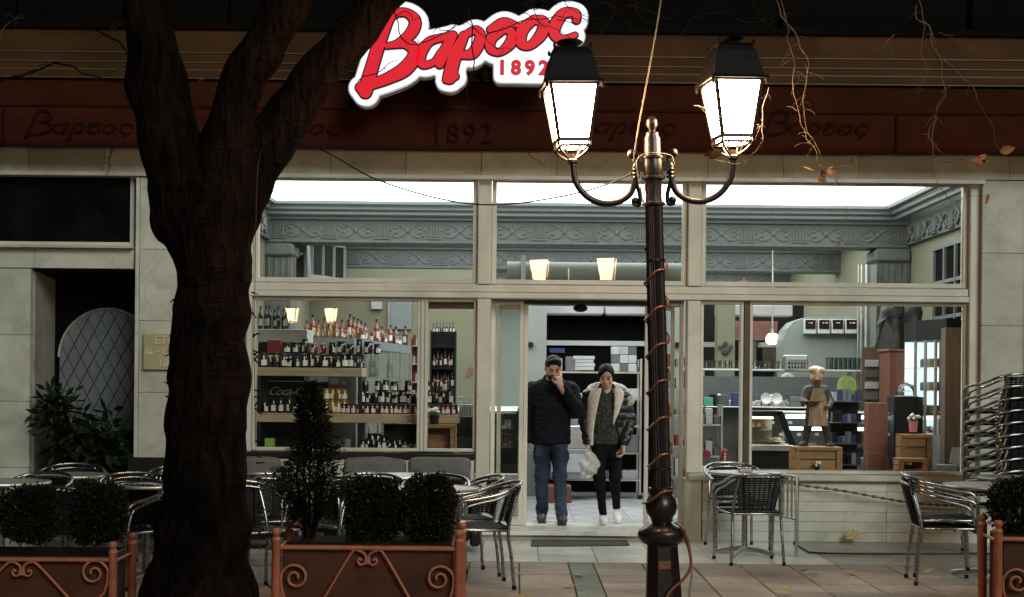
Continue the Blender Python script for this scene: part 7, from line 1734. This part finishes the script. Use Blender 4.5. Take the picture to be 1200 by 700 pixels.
def add_hand(S_, wrist, dirn, side, palm_n, curl=0.6, L_=0.17):
    """palm with four fingers and thumb; dirn = hand direction, palm_n = palm normal, side = +1 thumb on the cross side"""
    w = Vector(wrist); d = Vector(dirn).normalized(); n = Vector(palm_n); n = (n - d*n.dot(d)).normalized(); s = d.cross(n)*side
    for k in (-1, -0.33, 0.33, 1):
        base = w + d*0.075 + s*0.027*k; S_.cone(w + s*0.012*k, base, 0.019, 0.0155, 0.012)
        fl = (0.062, 0.075, 0.072, 0.064)[int(round((k + 1)*1.5))]
        p1_ = base + (d*math.cos(curl*0.5) + n*math.sin(curl*0.5))*fl*0.5; p2_ = p1_ + (d*math.cos(curl*1.3) + n*math.sin(curl*1.3))*fl*0.32; p3_ = p2_ + (d*math.cos(curl*2.1) + n*math.sin(curl*2.1))*fl*0.3
        S_.cone(base, p1_, 0.0098, 0.0092, 0.004); S_.cone(p1_, p2_, 0.0092, 0.0085, 0.003); S_.cone(p2_, p3_, 0.0085, 0.0075, 0.003)
    t0 = w + d*0.025 + s*0.03; t1 = t0 + (d*0.6 + s*0.6 + n*0.35).normalized()*0.04; t2 = t1 + (d*0.85 + s*0.15 + n*0.5).normalized()*0.032
    S_.cone(t0, t1, 0.014, 0.0115, 0.01); S_.cone(t1, t2, 0.011, 0.009, 0.003)
def head(S_, c, r=(0.076, 0.094, 0.112), tilt=0.18, yaw=0.0):
    """head centred at c facing -y, tilted forward; returns a placing function"""
    C = Vector(c); Rm = Matrix.Rotation(yaw, 3, 'Z') @ Matrix.Rotation(tilt, 3, 'X')
    def q(x, y, z): return C + Rm @ Vector((x, y, z))
    S_.ell(q(0, 0.012, 0.028), (r[0], r[1], r[2]*0.80), 0.01); S_.ell(q(0, -0.018, -0.045), (r[0]*0.78, r[1]*0.74, 0.062), 0.03)
    S_.ell(q(0, -0.052, -0.088), (0.03, 0.024, 0.022), 0.022)
    S_.cone(q(0, -0.084, 0.012), q(0, -0.108, -0.022), 0.0085, 0.0145, 0.008)
    S_.ell(q(-0.013, -0.094, -0.028), (0.009, 0.010, 0.008), 0.006); S_.ell(q(0.013, -0.094, -0.028), (0.009, 0.010, 0.008), 0.006)
    for sx in (-1, 1):
        S_.ell(q(sx*0.031, -0.088, 0.008), (0.016, 0.012, 0.011), 0.010, sub=True)
        S_.ell(q(sx*0.032, -0.079, 0.006), (0.0125, 0.0125, 0.010), 0.003)
        S_.cone(q(sx*0.014, -0.090, 0.026), q(sx*0.05, -0.076, 0.026), 0.007, 0.006, 0.008)
        S_.ell(q(sx*0.044, -0.060, -0.026), (0.018, 0.016, 0.018), 0.03)
        S_.ell(q(sx*(r[0] + 0.003), 0.012, -0.006), (0.010, 0.02, 0.031), 0.006)
    S_.cone(q(-0.020, -0.083, -0.056), q(0.020, -0.083, -0.056), 0.0065, 0.0065, 0.006); S_.cone(q(-0.016, -0.081, -0.068), q(0.016, -0.081, -0.068), 0.0075, 0.0075, 0.006)
    return q
def face_parts(par, q, brow=0.004, beard=False, hair_m=HAIR):
    for sx in (-1, 1):
        MB().ball(q(sx*0.032, -0.0875, 0.004), 0.0062, 8, 5).build('eye', EYE, par, smooth=60)
        MB().tube(catmull([q(sx*0.014, -0.0965, 0.027), q(sx*0.033, -0.0925, 0.034), q(sx*0.053, -0.079, 0.027)], 4), brow, 6, flat=0.7).build('eyebrow', hair_m, par, smooth=60)
        MB().tube(catmull([q(sx*0.019, -0.0905, 0.010), q(sx*0.032, -0.0925, 0.0125), q(sx*0.046, -0.084, 0.009)], 4), 0.0025, 5).build('eyelash', EYE, par, smooth=60)
    MB().tube(catmull([q(-0.018, -0.086, -0.0625), q(-0.007, -0.0915, -0.0605), q(0, -0.0915, -0.062), q(0.007, -0.0915, -0.0605), q(0.018, -0.086, -0.0625)], 4), 0.0036, 6).build('mouth', LIPM, par, smooth=60)

# ---- man: dark jacket, jeans, left hand raised to the mouth
MY = 0.84; mp_ = at(645, 613, MY)
MAN = thing('person', 'man in dark jacket and blue jeans stepping out with one hand at his mouth', 'person', (mp_.x, MY, IZ)); MAN.scale = (1.0, 1.0, 1.0)
AR, EL, HL = (-0.155, 0, 1.00), None, None
LF, RF = (-0.085, 0.06, 0.0), (0.105, -0.16, 0.0)          # feet: image-left one trails
LK, RK = (-0.085, -0.01, 0.47), (0.085, -0.12, 0.475)
S_ = Solid((-0.36, -0.42, 0.02), (0.40, 0.30, 1.76), 0.0068)
S_.cone((0, 0.02, 0.95), (0, 0.02, 1.20), 0.115, 0.13, 0.04, 0.75); S_.cone((-0.11, 0.03, 1.36), (0.11, 0.03, 1.36), 0.06, 0.06, 0.05); S_.cone((0, 0.02, 1.20), (0, 0.02, 1.33), 0.13, 0.12, 0.04, 0.7)
S_.cone((0, 0.035, 1.36), (0, -0.005, 1.47), 0.058, 0.055, 0.03)
hm = head(S_, (0.012, -0.055, 1.560), tilt=0.42, yaw=0.12)
for f, k, hx_ in ((LF, LK, -0.085), (RF, RK, 0.085)):
    S_.chain([((hx_*0.8, 0.03, 0.88), 0.066), ((k[0], k[1], k[2]), 0.048), ((f[0], f[1] + 0.03, 0.10), 0.034)], 0.03); S_.chain([((f[0], f[1] + 0.02, 0.055), 0.028), ((f[0], f[1] - 0.09, 0.035), 0.02)], 0.02)
S_.chain([((-0.20, 0.03, 1.35), 0.055), ((-0.265, 0.05, 1.08), 0.042), ((-0.255, -0.02, 0.86), 0.032)], 0.03)
add_hand(S_, (-0.254, -0.03, 0.84), (0.02, -0.1, -1), -1, (0.9, -0.1, 0), 0.7)
ELM = (0.265, -0.10, 1.12); WRM = (0.082, -0.222, 1.375)
S_.chain([((0.20, 0.03, 1.35), 0.055), (ELM, 0.044), (WRM, 0.030)], 0.03)
add_hand(S_, (0.080, -0.222, 1.38), (-0.18, 0.16, 1), 1, (-0.55, 0.75, 0.0), 1.15)
put('body', S_.mesh('body', SKIN), MAN)
face_parts(MAN, hm, 0.0042)
h_ = Solid((-0.12, -0.2, 1.48), (0.14, 0.12, 1.72), 0.0068)
c_ = hm(0, 0.018, 0.048); h_.ell(c_, (0.083, 0.098, 0.085), 0.01); h_.ell(hm(0, 0.045, 0.0), (0.078, 0.07, 0.07), 0.02); h_.ell(hm(0, -0.112, -0.010), (0.078, 0.078, 0.086), 0.008, sub=True)
h_.ell(hm(0, -0.045, 0.100), (0.055, 0.045, 0.026), 0.012)
put('hair', h_.mesh('hair', HAIR, 0.006, 40), MAN)
b_ = Solid((-0.12, -0.25, 1.40), (0.14, 0.10, 1.62), 0.0065)
b_.ell(hm(0, -0.030, -0.062), (0.062, 0.062, 0.050), 0.008); b_.ell(hm(0, -0.05, -0.10), (0.036, 0.032, 0.02), 0.02)
b_.ell(hm(0, -0.09, -0.012), (0.052, 0.05, 0.040), 0.01, sub=True); b_.cone(hm(-0.012, -0.095, -0.0615), hm(0.012, -0.095, -0.0615), 0.009, 0.009, 0.004, sub=True)
b_.cone(hm(-0.024, -0.087, -0.045), hm(0.024, -0.087, -0.045), 0.007, 0.007, 0.006)
put('beard', b_.mesh('beard', BEARD), MAN)
# jacket
J = Solid((-0.40, -0.36, 0.72), (0.44, 0.30, 1.50), 0.0085)
J.cone((0, 0.015, 0.82), (0, 0.02, 1.16), 0.195, 0.190, 0.04, 0.76); J.cone((0, 0.02, 1.16), (0, 0.025, 1.33), 0.190, 0.165, 0.04, 0.68); J.cone((-0.16, 0.03, 1.355), (0.16, 0.03, 1.355), 0.072, 0.072, 0.05); J.cone((0, 0.03, 1.38), (0, 0.02, 1.44), 0.10, 0.082, 0.03)
J.chain([((-0.195, 0.03, 1.345), 0.082), ((-0.275, 0.05, 1.09), 0.066), ((-0.262, -0.02, 0.85), 0.055)], 0.03); J.chain([((0.195, 0.03, 1.345), 0.084), ((0.270, -0.10, 1.13), 0.062), ((0.118, -0.19, 1.35), 0.050)], 0.03)
J.cone((0, 0.0, 1.40), (0, -0.03, 1.52), 0.066, 0.072, 0.005, sub=True); J.cone((0, 0.03, 0.70), (0, 0.03, 0.80), 0.165, 0.165, 0.005, 0.7, sub=True)
J.cone((-0.012, -0.17, 0.76), (-0.012, -0.15, 1.38), 0.026, 0.042, 0.008, sub=True); J.cut(2, 0.80)
put('jacket', J.mesh('jacket', NAVY, 0.020, 9, ridge=True), MAN)
J = Solid((-0.24, -0.2, 0.8), (0.24, 0.22, 1.46), 0.012); J.cone((0, 0.02, 0.9), (0, 0.02, 1.2), 0.172, 0.174, 0.04, 0.74); J.cone((0, 0.02, 1.2), (0, 0.025, 1.33), 0.172, 0.14, 0.04, 0.72); J.cone((0, 0.03, 1.36), (0, 0.015, 1.43), 0.085, 0.066, 0.03); put('shirt', J.mesh('shirt', SHIRT, 0.006, 12), MAN)
# jeans
J = Solid((-0.26, -0.32, 0.04), (0.26, 0.24, 0.98), 0.008)
J.cone((0, 0.02, 0.84), (0, 0.02, 0.93), 0.155, 0.150, 0.02, 0.70)
for f, k, hx_ in ((LF, LK, -0.088), (RF, RK, 0.088)):
    J.chain([((hx_*0.9, 0.02, 0.85), 0.088), ((hx_*0.5 + k[0]*0.5, (0.02 + k[1])/2, 0.68), 0.086), ((k[0], k[1], k[2]), 0.066), ((f[0], f[1] + 0.03, 0.10), 0.058)], 0.03)
J.cone((0, 0.02, 0.4), (0, 0.02, 0.76), 0.012, 0.008, 0.02, sub=True); J.cut(2, 0.055)
put('jeans', J.mesh('jeans', JEAN, 0.018, 10, ridge=True), MAN)
for f in (LF, RF):
    s1 = Solid((f[0] - 0.08, f[1] - 0.22, -0.005), (f[0] + 0.08, f[1] + 0.12, 0.14), 0.006)
    tw = 0.18 if f is RF else -0.15
    s1.cone((f[0], f[1] + 0.045, 0.055), (f[0] + tw*0.05, f[1] - 0.09, 0.048), 0.046, 0.045, 0.02); s1.cone((f[0] + tw*0.05, f[1] - 0.09, 0.046), (f[0] + tw*0.1, f[1] - 0.155, 0.034), 0.044, 0.034, 0.02); s1.cone((f[0], f[1] + 0.04, 0.06), (f[0], f[1] + 0.03, 0.10), 0.042, 0.046, 0.02); s1.cut(2, 0.012)
    sh_ = put('shoe', s1.mesh('shoe', SHOE), MAN)
    MB().prism([(f[0] - 0.042, 0), (f[0] + 0.042, 0), (f[0] + 0.042, 0.016), (f[0] - 0.042, 0.016)], f[1] - 0.165, f[1] + 0.08).build('sole', SOLE, sh_)

# ---- woman: open padded coat with cream fleece, patterned top, black trousers, white shoes, carrier bag
wp = at(710, 611, MY); WOM = thing('person', 'woman in open dark padded coat with cream fleece trim and white shoes carrying a bag', 'person', (wp.x, MY + 0.02, IZ))
LF, RF = (-0.035, -0.14, 0.0), (0.115, 0.06, 0.05)
LK, RK = (-0.075, -0.10, 0.45), (0.085, -0.05, 0.455)
S_ = Solid((-0.34, -0.36, 0.01), (0.36, 0.30, 1.70), 0.0068)
S_.cone((0, 0.02, 0.90), (0, 0.02, 1.12), 0.110, 0.105, 0.04, 0.72); S_.cone((0, 0.02, 1.12), (0, 0.02, 1.26), 0.105, 0.11, 0.04, 0.7); S_.cone((-0.10, 0.03, 1.29), (0.10, 0.03, 1.29), 0.05, 0.05, 0.05); S_.cone((0, 0.03, 1.29), (0, -0.005, 1.40), 0.047, 0.045, 0.025)
hw = head(S_, (-0.012, -0.035, 1.485), (0.070, 0.088, 0.106), tilt=0.40, yaw=-0.08)
for f, k, hx_ in ((LF, LK, -0.075), (RF, RK, 0.075)): S_.chain([((hx_, 0.02, 0.86), 0.078), (k, 0.048), ((f[0], f[1] + 0.03, f[2] + 0.10), 0.034)], 0.03); S_.chain([((f[0], f[1] + 0.03, f[2] + 0.05), 0.033), ((f[0], f[1] - 0.10, f[2]*0.5 + 0.035), 0.028)], 0.02)
S_.chain([((-0.175, 0.03, 1.28), 0.048), ((-0.215, 0.04, 1.03), 0.036), ((-0.190, -0.05, 0.80), 0.027)], 0.03); add_hand(S_, (-0.188, -0.055, 0.785), (0.05, -0.1, -1), -1, (0.9, -0.2, 0), 1.2)
S_.chain([((0.175, 0.03, 1.28), 0.048), ((0.225, 0.04, 1.03), 0.036), ((0.165, -0.10, 0.80), 0.027)], 0.03); add_hand(S_, (0.160, -0.108, 0.785), (-0.12, -0.2, -1), 1, (-0.8, -0.3, 0), 0.9)
put('body', S_.mesh('body', SKIN2), WOM); face_parts(WOM, hw, 0.0038)
h_ = Solid((-0.13, -0.2, 1.36), (0.12, 0.14, 1.64), 0.0068)
h_.ell(hw(0, 0.016, 0.045), (0.078, 0.093, 0.082), 0.01); h_.ell(hw(0, 0.05, -0.02), (0.070, 0.058, 0.075), 0.02); h_.ell(hw(0.012, -0.104, -0.008), (0.066, 0.070, 0.094), 0.006, sub=True); h_.cone(hw(0.0, -0.085, 0.105), hw(0.0, 0.03, 0.13), 0.006, 0.004, 0.004, sub=True); h_.ell(hw(0.0, 0.095, 0.03), (0.042, 0.036, 0.042), 0.015)
for sx in (-1, 1): h_.cone(hw(sx*0.066, -0.03, 0.05), hw(sx*0.072, 0.01, -0.04), 0.016, 0.014, 0.012)
put('hair', h_.mesh('hair', HAIR, 0.005, 40), WOM)
J = Solid((-0.24, -0.22, 0.78), (0.24, 0.24, 1.42), 0.008)
J.cone((0, 0.015, 0.84), (0, 0.02, 1.10), 0.158, 0.142, 0.03, 0.78); J.cone((0, 0.02, 1.10), (0, 0.02, 1.24), 0.142, 0.138, 0.03, 0.74); J.cone((-0.11, 0.03, 1.285), (0.11, 0.03, 1.285), 0.062, 0.062, 0.05); J.cone((0, 0.03, 1.30), (0, 0.01, 1.345), 0.075, 0.062, 0.02); J.cone((0, -0.06, 1.36), (0, -0.13, 1.27), 0.048, 0.02, 0.01, sub=True); J.cone((0, 0.02, 0.7), (0, 0.02, 0.82), 0.13, 0.13, 0.005, 0.75, sub=True); J.cut(2, 0.80)
put('sweater', J.mesh('sweater', SWEAT, 0.014, 10, ridge=True), WOM)
J = Solid((-0.36, -0.30, 0.74), (0.38, 0.34, 1.42), 0.0085)      # open coat: shell with the front cut away
J.cone((0, 0.05, 0.84), (0, 0.05, 1.12), 0.215, 0.205, 0.03, 0.78); J.cone((0, 0.05, 1.12), (0, 0.05, 1.27), 0.205, 0.165, 0.04, 0.74); J.cone((-0.16, 0.05, 1.30), (0.16, 0.05, 1.30), 0.066, 0.066, 0.04)
J.chain([((-0.178, 0.04, 1.285), 0.068), ((-0.222, 0.04, 1.04), 0.060), ((-0.195, -0.04, 0.83), 0.052)], 0.03); J.chain([((0.178, 0.04, 1.285), 0.072), ((0.235, 0.04, 1.04), 0.066), ((0.175, -0.09, 0.83), 0.058)], 0.03)
X, Y, Z = np.meshgrid(*J.ax, indexing='ij')
half = 0.085 + 0.05*np.clip((1.1 - Z)/0.3, -0.3, 1)
J.F = np.maximum(J.F, -np.maximum(np.maximum(np.abs(X + 0.005) - half, Y - 0.02), 0.6 - Z)).astype(np.float32)
J.cut(2, 0.775)
quilt = lambda V: V + np.stack([0*V[:, 0], 0*V[:, 1], 0*V[:, 2]], 1)
jm = J.mesh('coat', PUFF, 0.012, 9)
nrm = np.zeros(len(jm.vertices)*3, np.float32); jm.vertices.foreach_get('normal', nrm); nrm = nrm.reshape(-1, 3); co = np.zeros(len(jm.vertices)*3, np.float32); jm.vertices.foreach_get('co', co); co = co.reshape(-1, 3)
co += nrm*(0.011*(np.abs(np.sin(co[:, 2]*math.pi/0.075 + co[:, 0]*1.5))**0.6 - 0.6))[:, None]; jm.vertices.foreach_set('co', co.ravel()); jm.update()
put('coat', jm, WOM)
def trim(pts, r_): 
    lo_ = np.min(np.array(pts), 0) - r_*1.6; hi_ = np.max(np.array(pts), 0) + r_*1.6; q = Solid(lo_, hi_, 0.0085)
    P_ = catmull(pts, 4); q.chain([(tuple(p), r_) for p in P_], 0.012, 0.55); return put('fleece_trim', q.mesh('fleece_trim', FUR, 0.007, 34), WOM)
def lapel(rows):
    """rows of (z, x_left, x_right): a padded band following the front of the coat"""
    nu = 9; vs_ = []; zs_ = np.linspace(rows[0][0], rows[-1][0], 26); rz_ = [r[0] for r in rows][::-1]
    for z in zs_:
        a_ = float(np.interp(z, rz_, [r[1] for r in rows][::-1])); b_ = float(np.interp(z, rz_, [r[2] for r in rows][::-1]))
        for i in range(nu):
            t = i/(nu - 1); x = lerp(a_, b_, t); yf = 0.045 - 0.170*math.sqrt(max(0.04, 1 - (x/0.235)**2))
            puff = 0.020*math.sin(math.pi*min(1, max(0, t)))**0.5 + 0.006*mnoise.noise(Vector((x*28, z*28, 3)))
            vs_.append((x, yf - puff, z))
    nn = len(vs_); back = [(x, y + 0.035, z) for x, y, z in vs_]
    fs_ = [(j*nu+i, j*nu+i+1, (j+1)*nu+i+1, (j+1)*nu+i) for j in range(25) for i in range(nu - 1)]
    fs_ += [tuple(k + nn for k in f[::-1]) for f in fs_]
    for j in range(25): fs_ += [(j*nu, (j+1)*nu, (j+1)*nu+nn, j*nu+nn), (j*nu+nu-1, j*nu+nu-1+nn, (j+1)*nu+nu-1+nn, (j+1)*nu+nu-1)]
    for i in range(nu - 1): fs_ += [(i, i+nn, i+1+nn, i+1), (25*nu+i, 25*nu+i+1, 25*nu+i+1+nn, 25*nu+i+nn)]
    return MB().add(vs_ + back, fs_).build('fleece_lapel', FUR, WOM, smooth=70)
lapel([(1.365, -0.140, -0.058), (1.325, -0.172, -0.068), (1.25, -0.195, -0.085), (1.10, -0.205, -0.115), (0.95, -0.205, -0.135), (0.79, -0.200, -0.140)])
lapel([(1.365, 0.055, 0.135), (1.325, 0.065, 0.168), (1.25, 0.070, 0.160), (1.12, 0.062, 0.115), (1.0, 0.050, 0.062)])
trim([(-0.17, 0.02, 1.325), (-0.12, 0.06, 1.365), (0, 0.10, 1.385), (0.12, 0.06, 1.365), (0.185, 0.015, 1.32)], 0.045)
trim([(0.16, 0.02, 1.31), (0.215, 0.0, 1.275), (0.225, -0.01, 1.225)], 0.046)
J = Solid((-0.22, -0.26, 0.04), (0.24, 0.22, 0.92), 0.008)
J.cone((0, 0.02, 0.82), (0, 0.02, 0.88), 0.145, 0.135, 0.02, 0.74)
for f, k, hx_ in ((LF, LK, -0.076), (RF, RK, 0.076)): J.chain([((hx_, 0.02, 0.82), 0.088), ((k[0], k[1], k[2]), 0.056), ((f[0], f[1] + 0.03, f[2] + 0.105), 0.040)], 0.03)
put('trousers', J.mesh('trousers', TROU, 0.006, 12), WOM)
for f, lift in ((LF, 0.0), (RF, 0.05)):
    s1 = Solid((f[0] - 0.08, f[1] - 0.2, -0.005), (f[0] + 0.08, f[1] + 0.12, 0.22), 0.006)
    s1.cone((f[0], f[1] + 0.05, 0.05 + lift), (f[0], f[1] - 0.07, 0.042 + lift*0.5), 0.042, 0.041, 0.02); s1.cone((f[0], f[1] - 0.07, 0.042 + lift*0.5), (f[0], f[1] - 0.135, 0.032), 0.041, 0.032, 0.02); s1.cone((f[0], f[1] + 0.045, 0.055 + lift), (f[0], f[1] + 0.04, 0.10 + lift), 0.038, 0.04, 0.02); s1.cut(2, 0.004)
    put('shoe', s1.mesh('shoe', SNK), WOM)
# plastic carrier bag hanging from her right hand
bg_ = at(687, 528, MY - 0.06)
PB = thing('plastic_bag', 'translucent white plastic bag hanging from the woman\'s hand', 'bag', (wp.x - 0.182, MY - 0.09, IZ + 0.46))
BAGM = M('thin_plastic', (0.70, 0.70, 0.66), 0.3, var=0.25, scale=14, bump=0.6, bscale=18)
_nt = BAGM.node_tree; _tr = _nt.nodes.new('ShaderNodeBsdfTransparent'); _mx = _nt.nodes.new('ShaderNodeMixShader'); _mx.inputs[0].default_value = 0.62
_nt.links.new(_tr.outputs[0], _mx.inputs[1]); _nt.links.new(_nt.nodes['Principled BSDF'].outputs[0], _mx.inputs[2]); _nt.links.new(_mx.outputs[0], _nt.nodes['Material Output'].inputs['Surface'])
q = Solid((-0.16, -0.12, -0.03), (0.16, 0.14, 0.30), 0.009)
q.ell((0, 0, 0.10), (0.105, 0.07, 0.10), 0.03); q.ell((0.01, 0, 0.19), (0.075, 0.05, 0.075), 0.03); q.ell((-0.05, 0, 0.04), (0.05, 0.05, 0.045), 0.02); q.ell((0.055, 0.0, 0.045), (0.05, 0.05, 0.04), 0.02)
put('bag_body', q.mesh('bag_body', BAGM, 0.045, 13), PB)
MB().tube(catmull([(-0.03, 0, 0.24), (-0.015, 0.01, 0.30), (0.0, 0.02, 0.325), (0.012, 0.01, 0.30), (0.03, 0, 0.24)], 5), 0.011, 6, flat=0.4).build('handle', BAGM, PB, smooth=60)
MB().box(-0.05, 0.055, -0.035, 0.04, 0.03, 0.13).build('contents', GREYP, PB, bevel=0.01)

# ------------------------------------------------------------------ labels of the rows: each piece by its place in its row
ORD = ['first', 'second', 'third', 'fourth', 'fifth', 'sixth', 'seventh', 'eighth', 'ninth', 'tenth', 'eleventh', 'twelfth', 'thirteenth', 'fourteenth', 'fifteenth', 'sixteenth', 'seventeenth', 'eighteenth', 'nineteenth', 'twentieth', 'twenty-first', 'twenty-second', 'twenty-third', 'twenty-fourth', 'twenty-fifth', 'twenty-sixth']
ROWS = {
 'front row of jars on the top shelf': '%s jar from left in the front row of the top window shelf',
 'second row of jars on the top shelf': '%s jar from left in the second row of the top window shelf',
 'raised back row of jars on the top shelf': '%s jar from left on the raised tier of the top window shelf',
 'bottles on the pale box': '%s dark bottle from left on the pale box at the far left',
 'jars in front of the cooler': '%s jar from left in front of the black drinks cooler',
 'honey jars on the middle shelf': '%s golden honey jar from left standing on the middle shelf',
 'stacked honey jars': '%s golden honey jar from left stacked on the lower honey jars',
 'front row of small jars on the middle shelf': '%s small red jar from left in the front row of the middle shelf',
 'second row of jars on the middle shelf': '%s jar from left in the raised second row of the middle shelf',
 'topmost jars on the middle shelf': '%s jar from left in the highest row on the middle shelf',
 'jars on the bottom shelf': '%s jar from left in the row on the bottom window shelf',
 'big jars on the bottom shelf': '%s larger jar from left behind the bottom shelf row',
 'amber bottles on the cabinet': '%s amber bottle from left on the end of the cabinet top',
 'red bottles on the cabinet': '%s red bottle from left behind the amber bottles on the cabinet',
 'row along the cabinet top': '%s bottle or jar from left along the cabinet top edge',
 'bottles on the dark cabinet': '%s bottle from left on top of the dark cabinet',
 'glasses beside the column': '%s clear glass from left on the raised shelf beside the column',
 'clutter on the service counter': '%s piece of crockery from left on the service counter',
 'clutter on the plate shelf': '%s piece of crockery from left on the shelf behind the pastry case',
 'price cards on the pastry counter': '%s white price card from left on the long pastry counter',
 'platters in the pastry counter': '%s platter from left inside the long pastry counter',
}
bpy.context.view_layer.update()
for g_, f_ in ROWS.items():
    os_ = sorted([o for o in SC.objects if o.get('group') == g_ and o.parent is None], key=lambda o: o.location.x / (o.location.y - CAM_Y))
    for i, o in enumerate(os_): o['label'] = f_ % ORD[i]
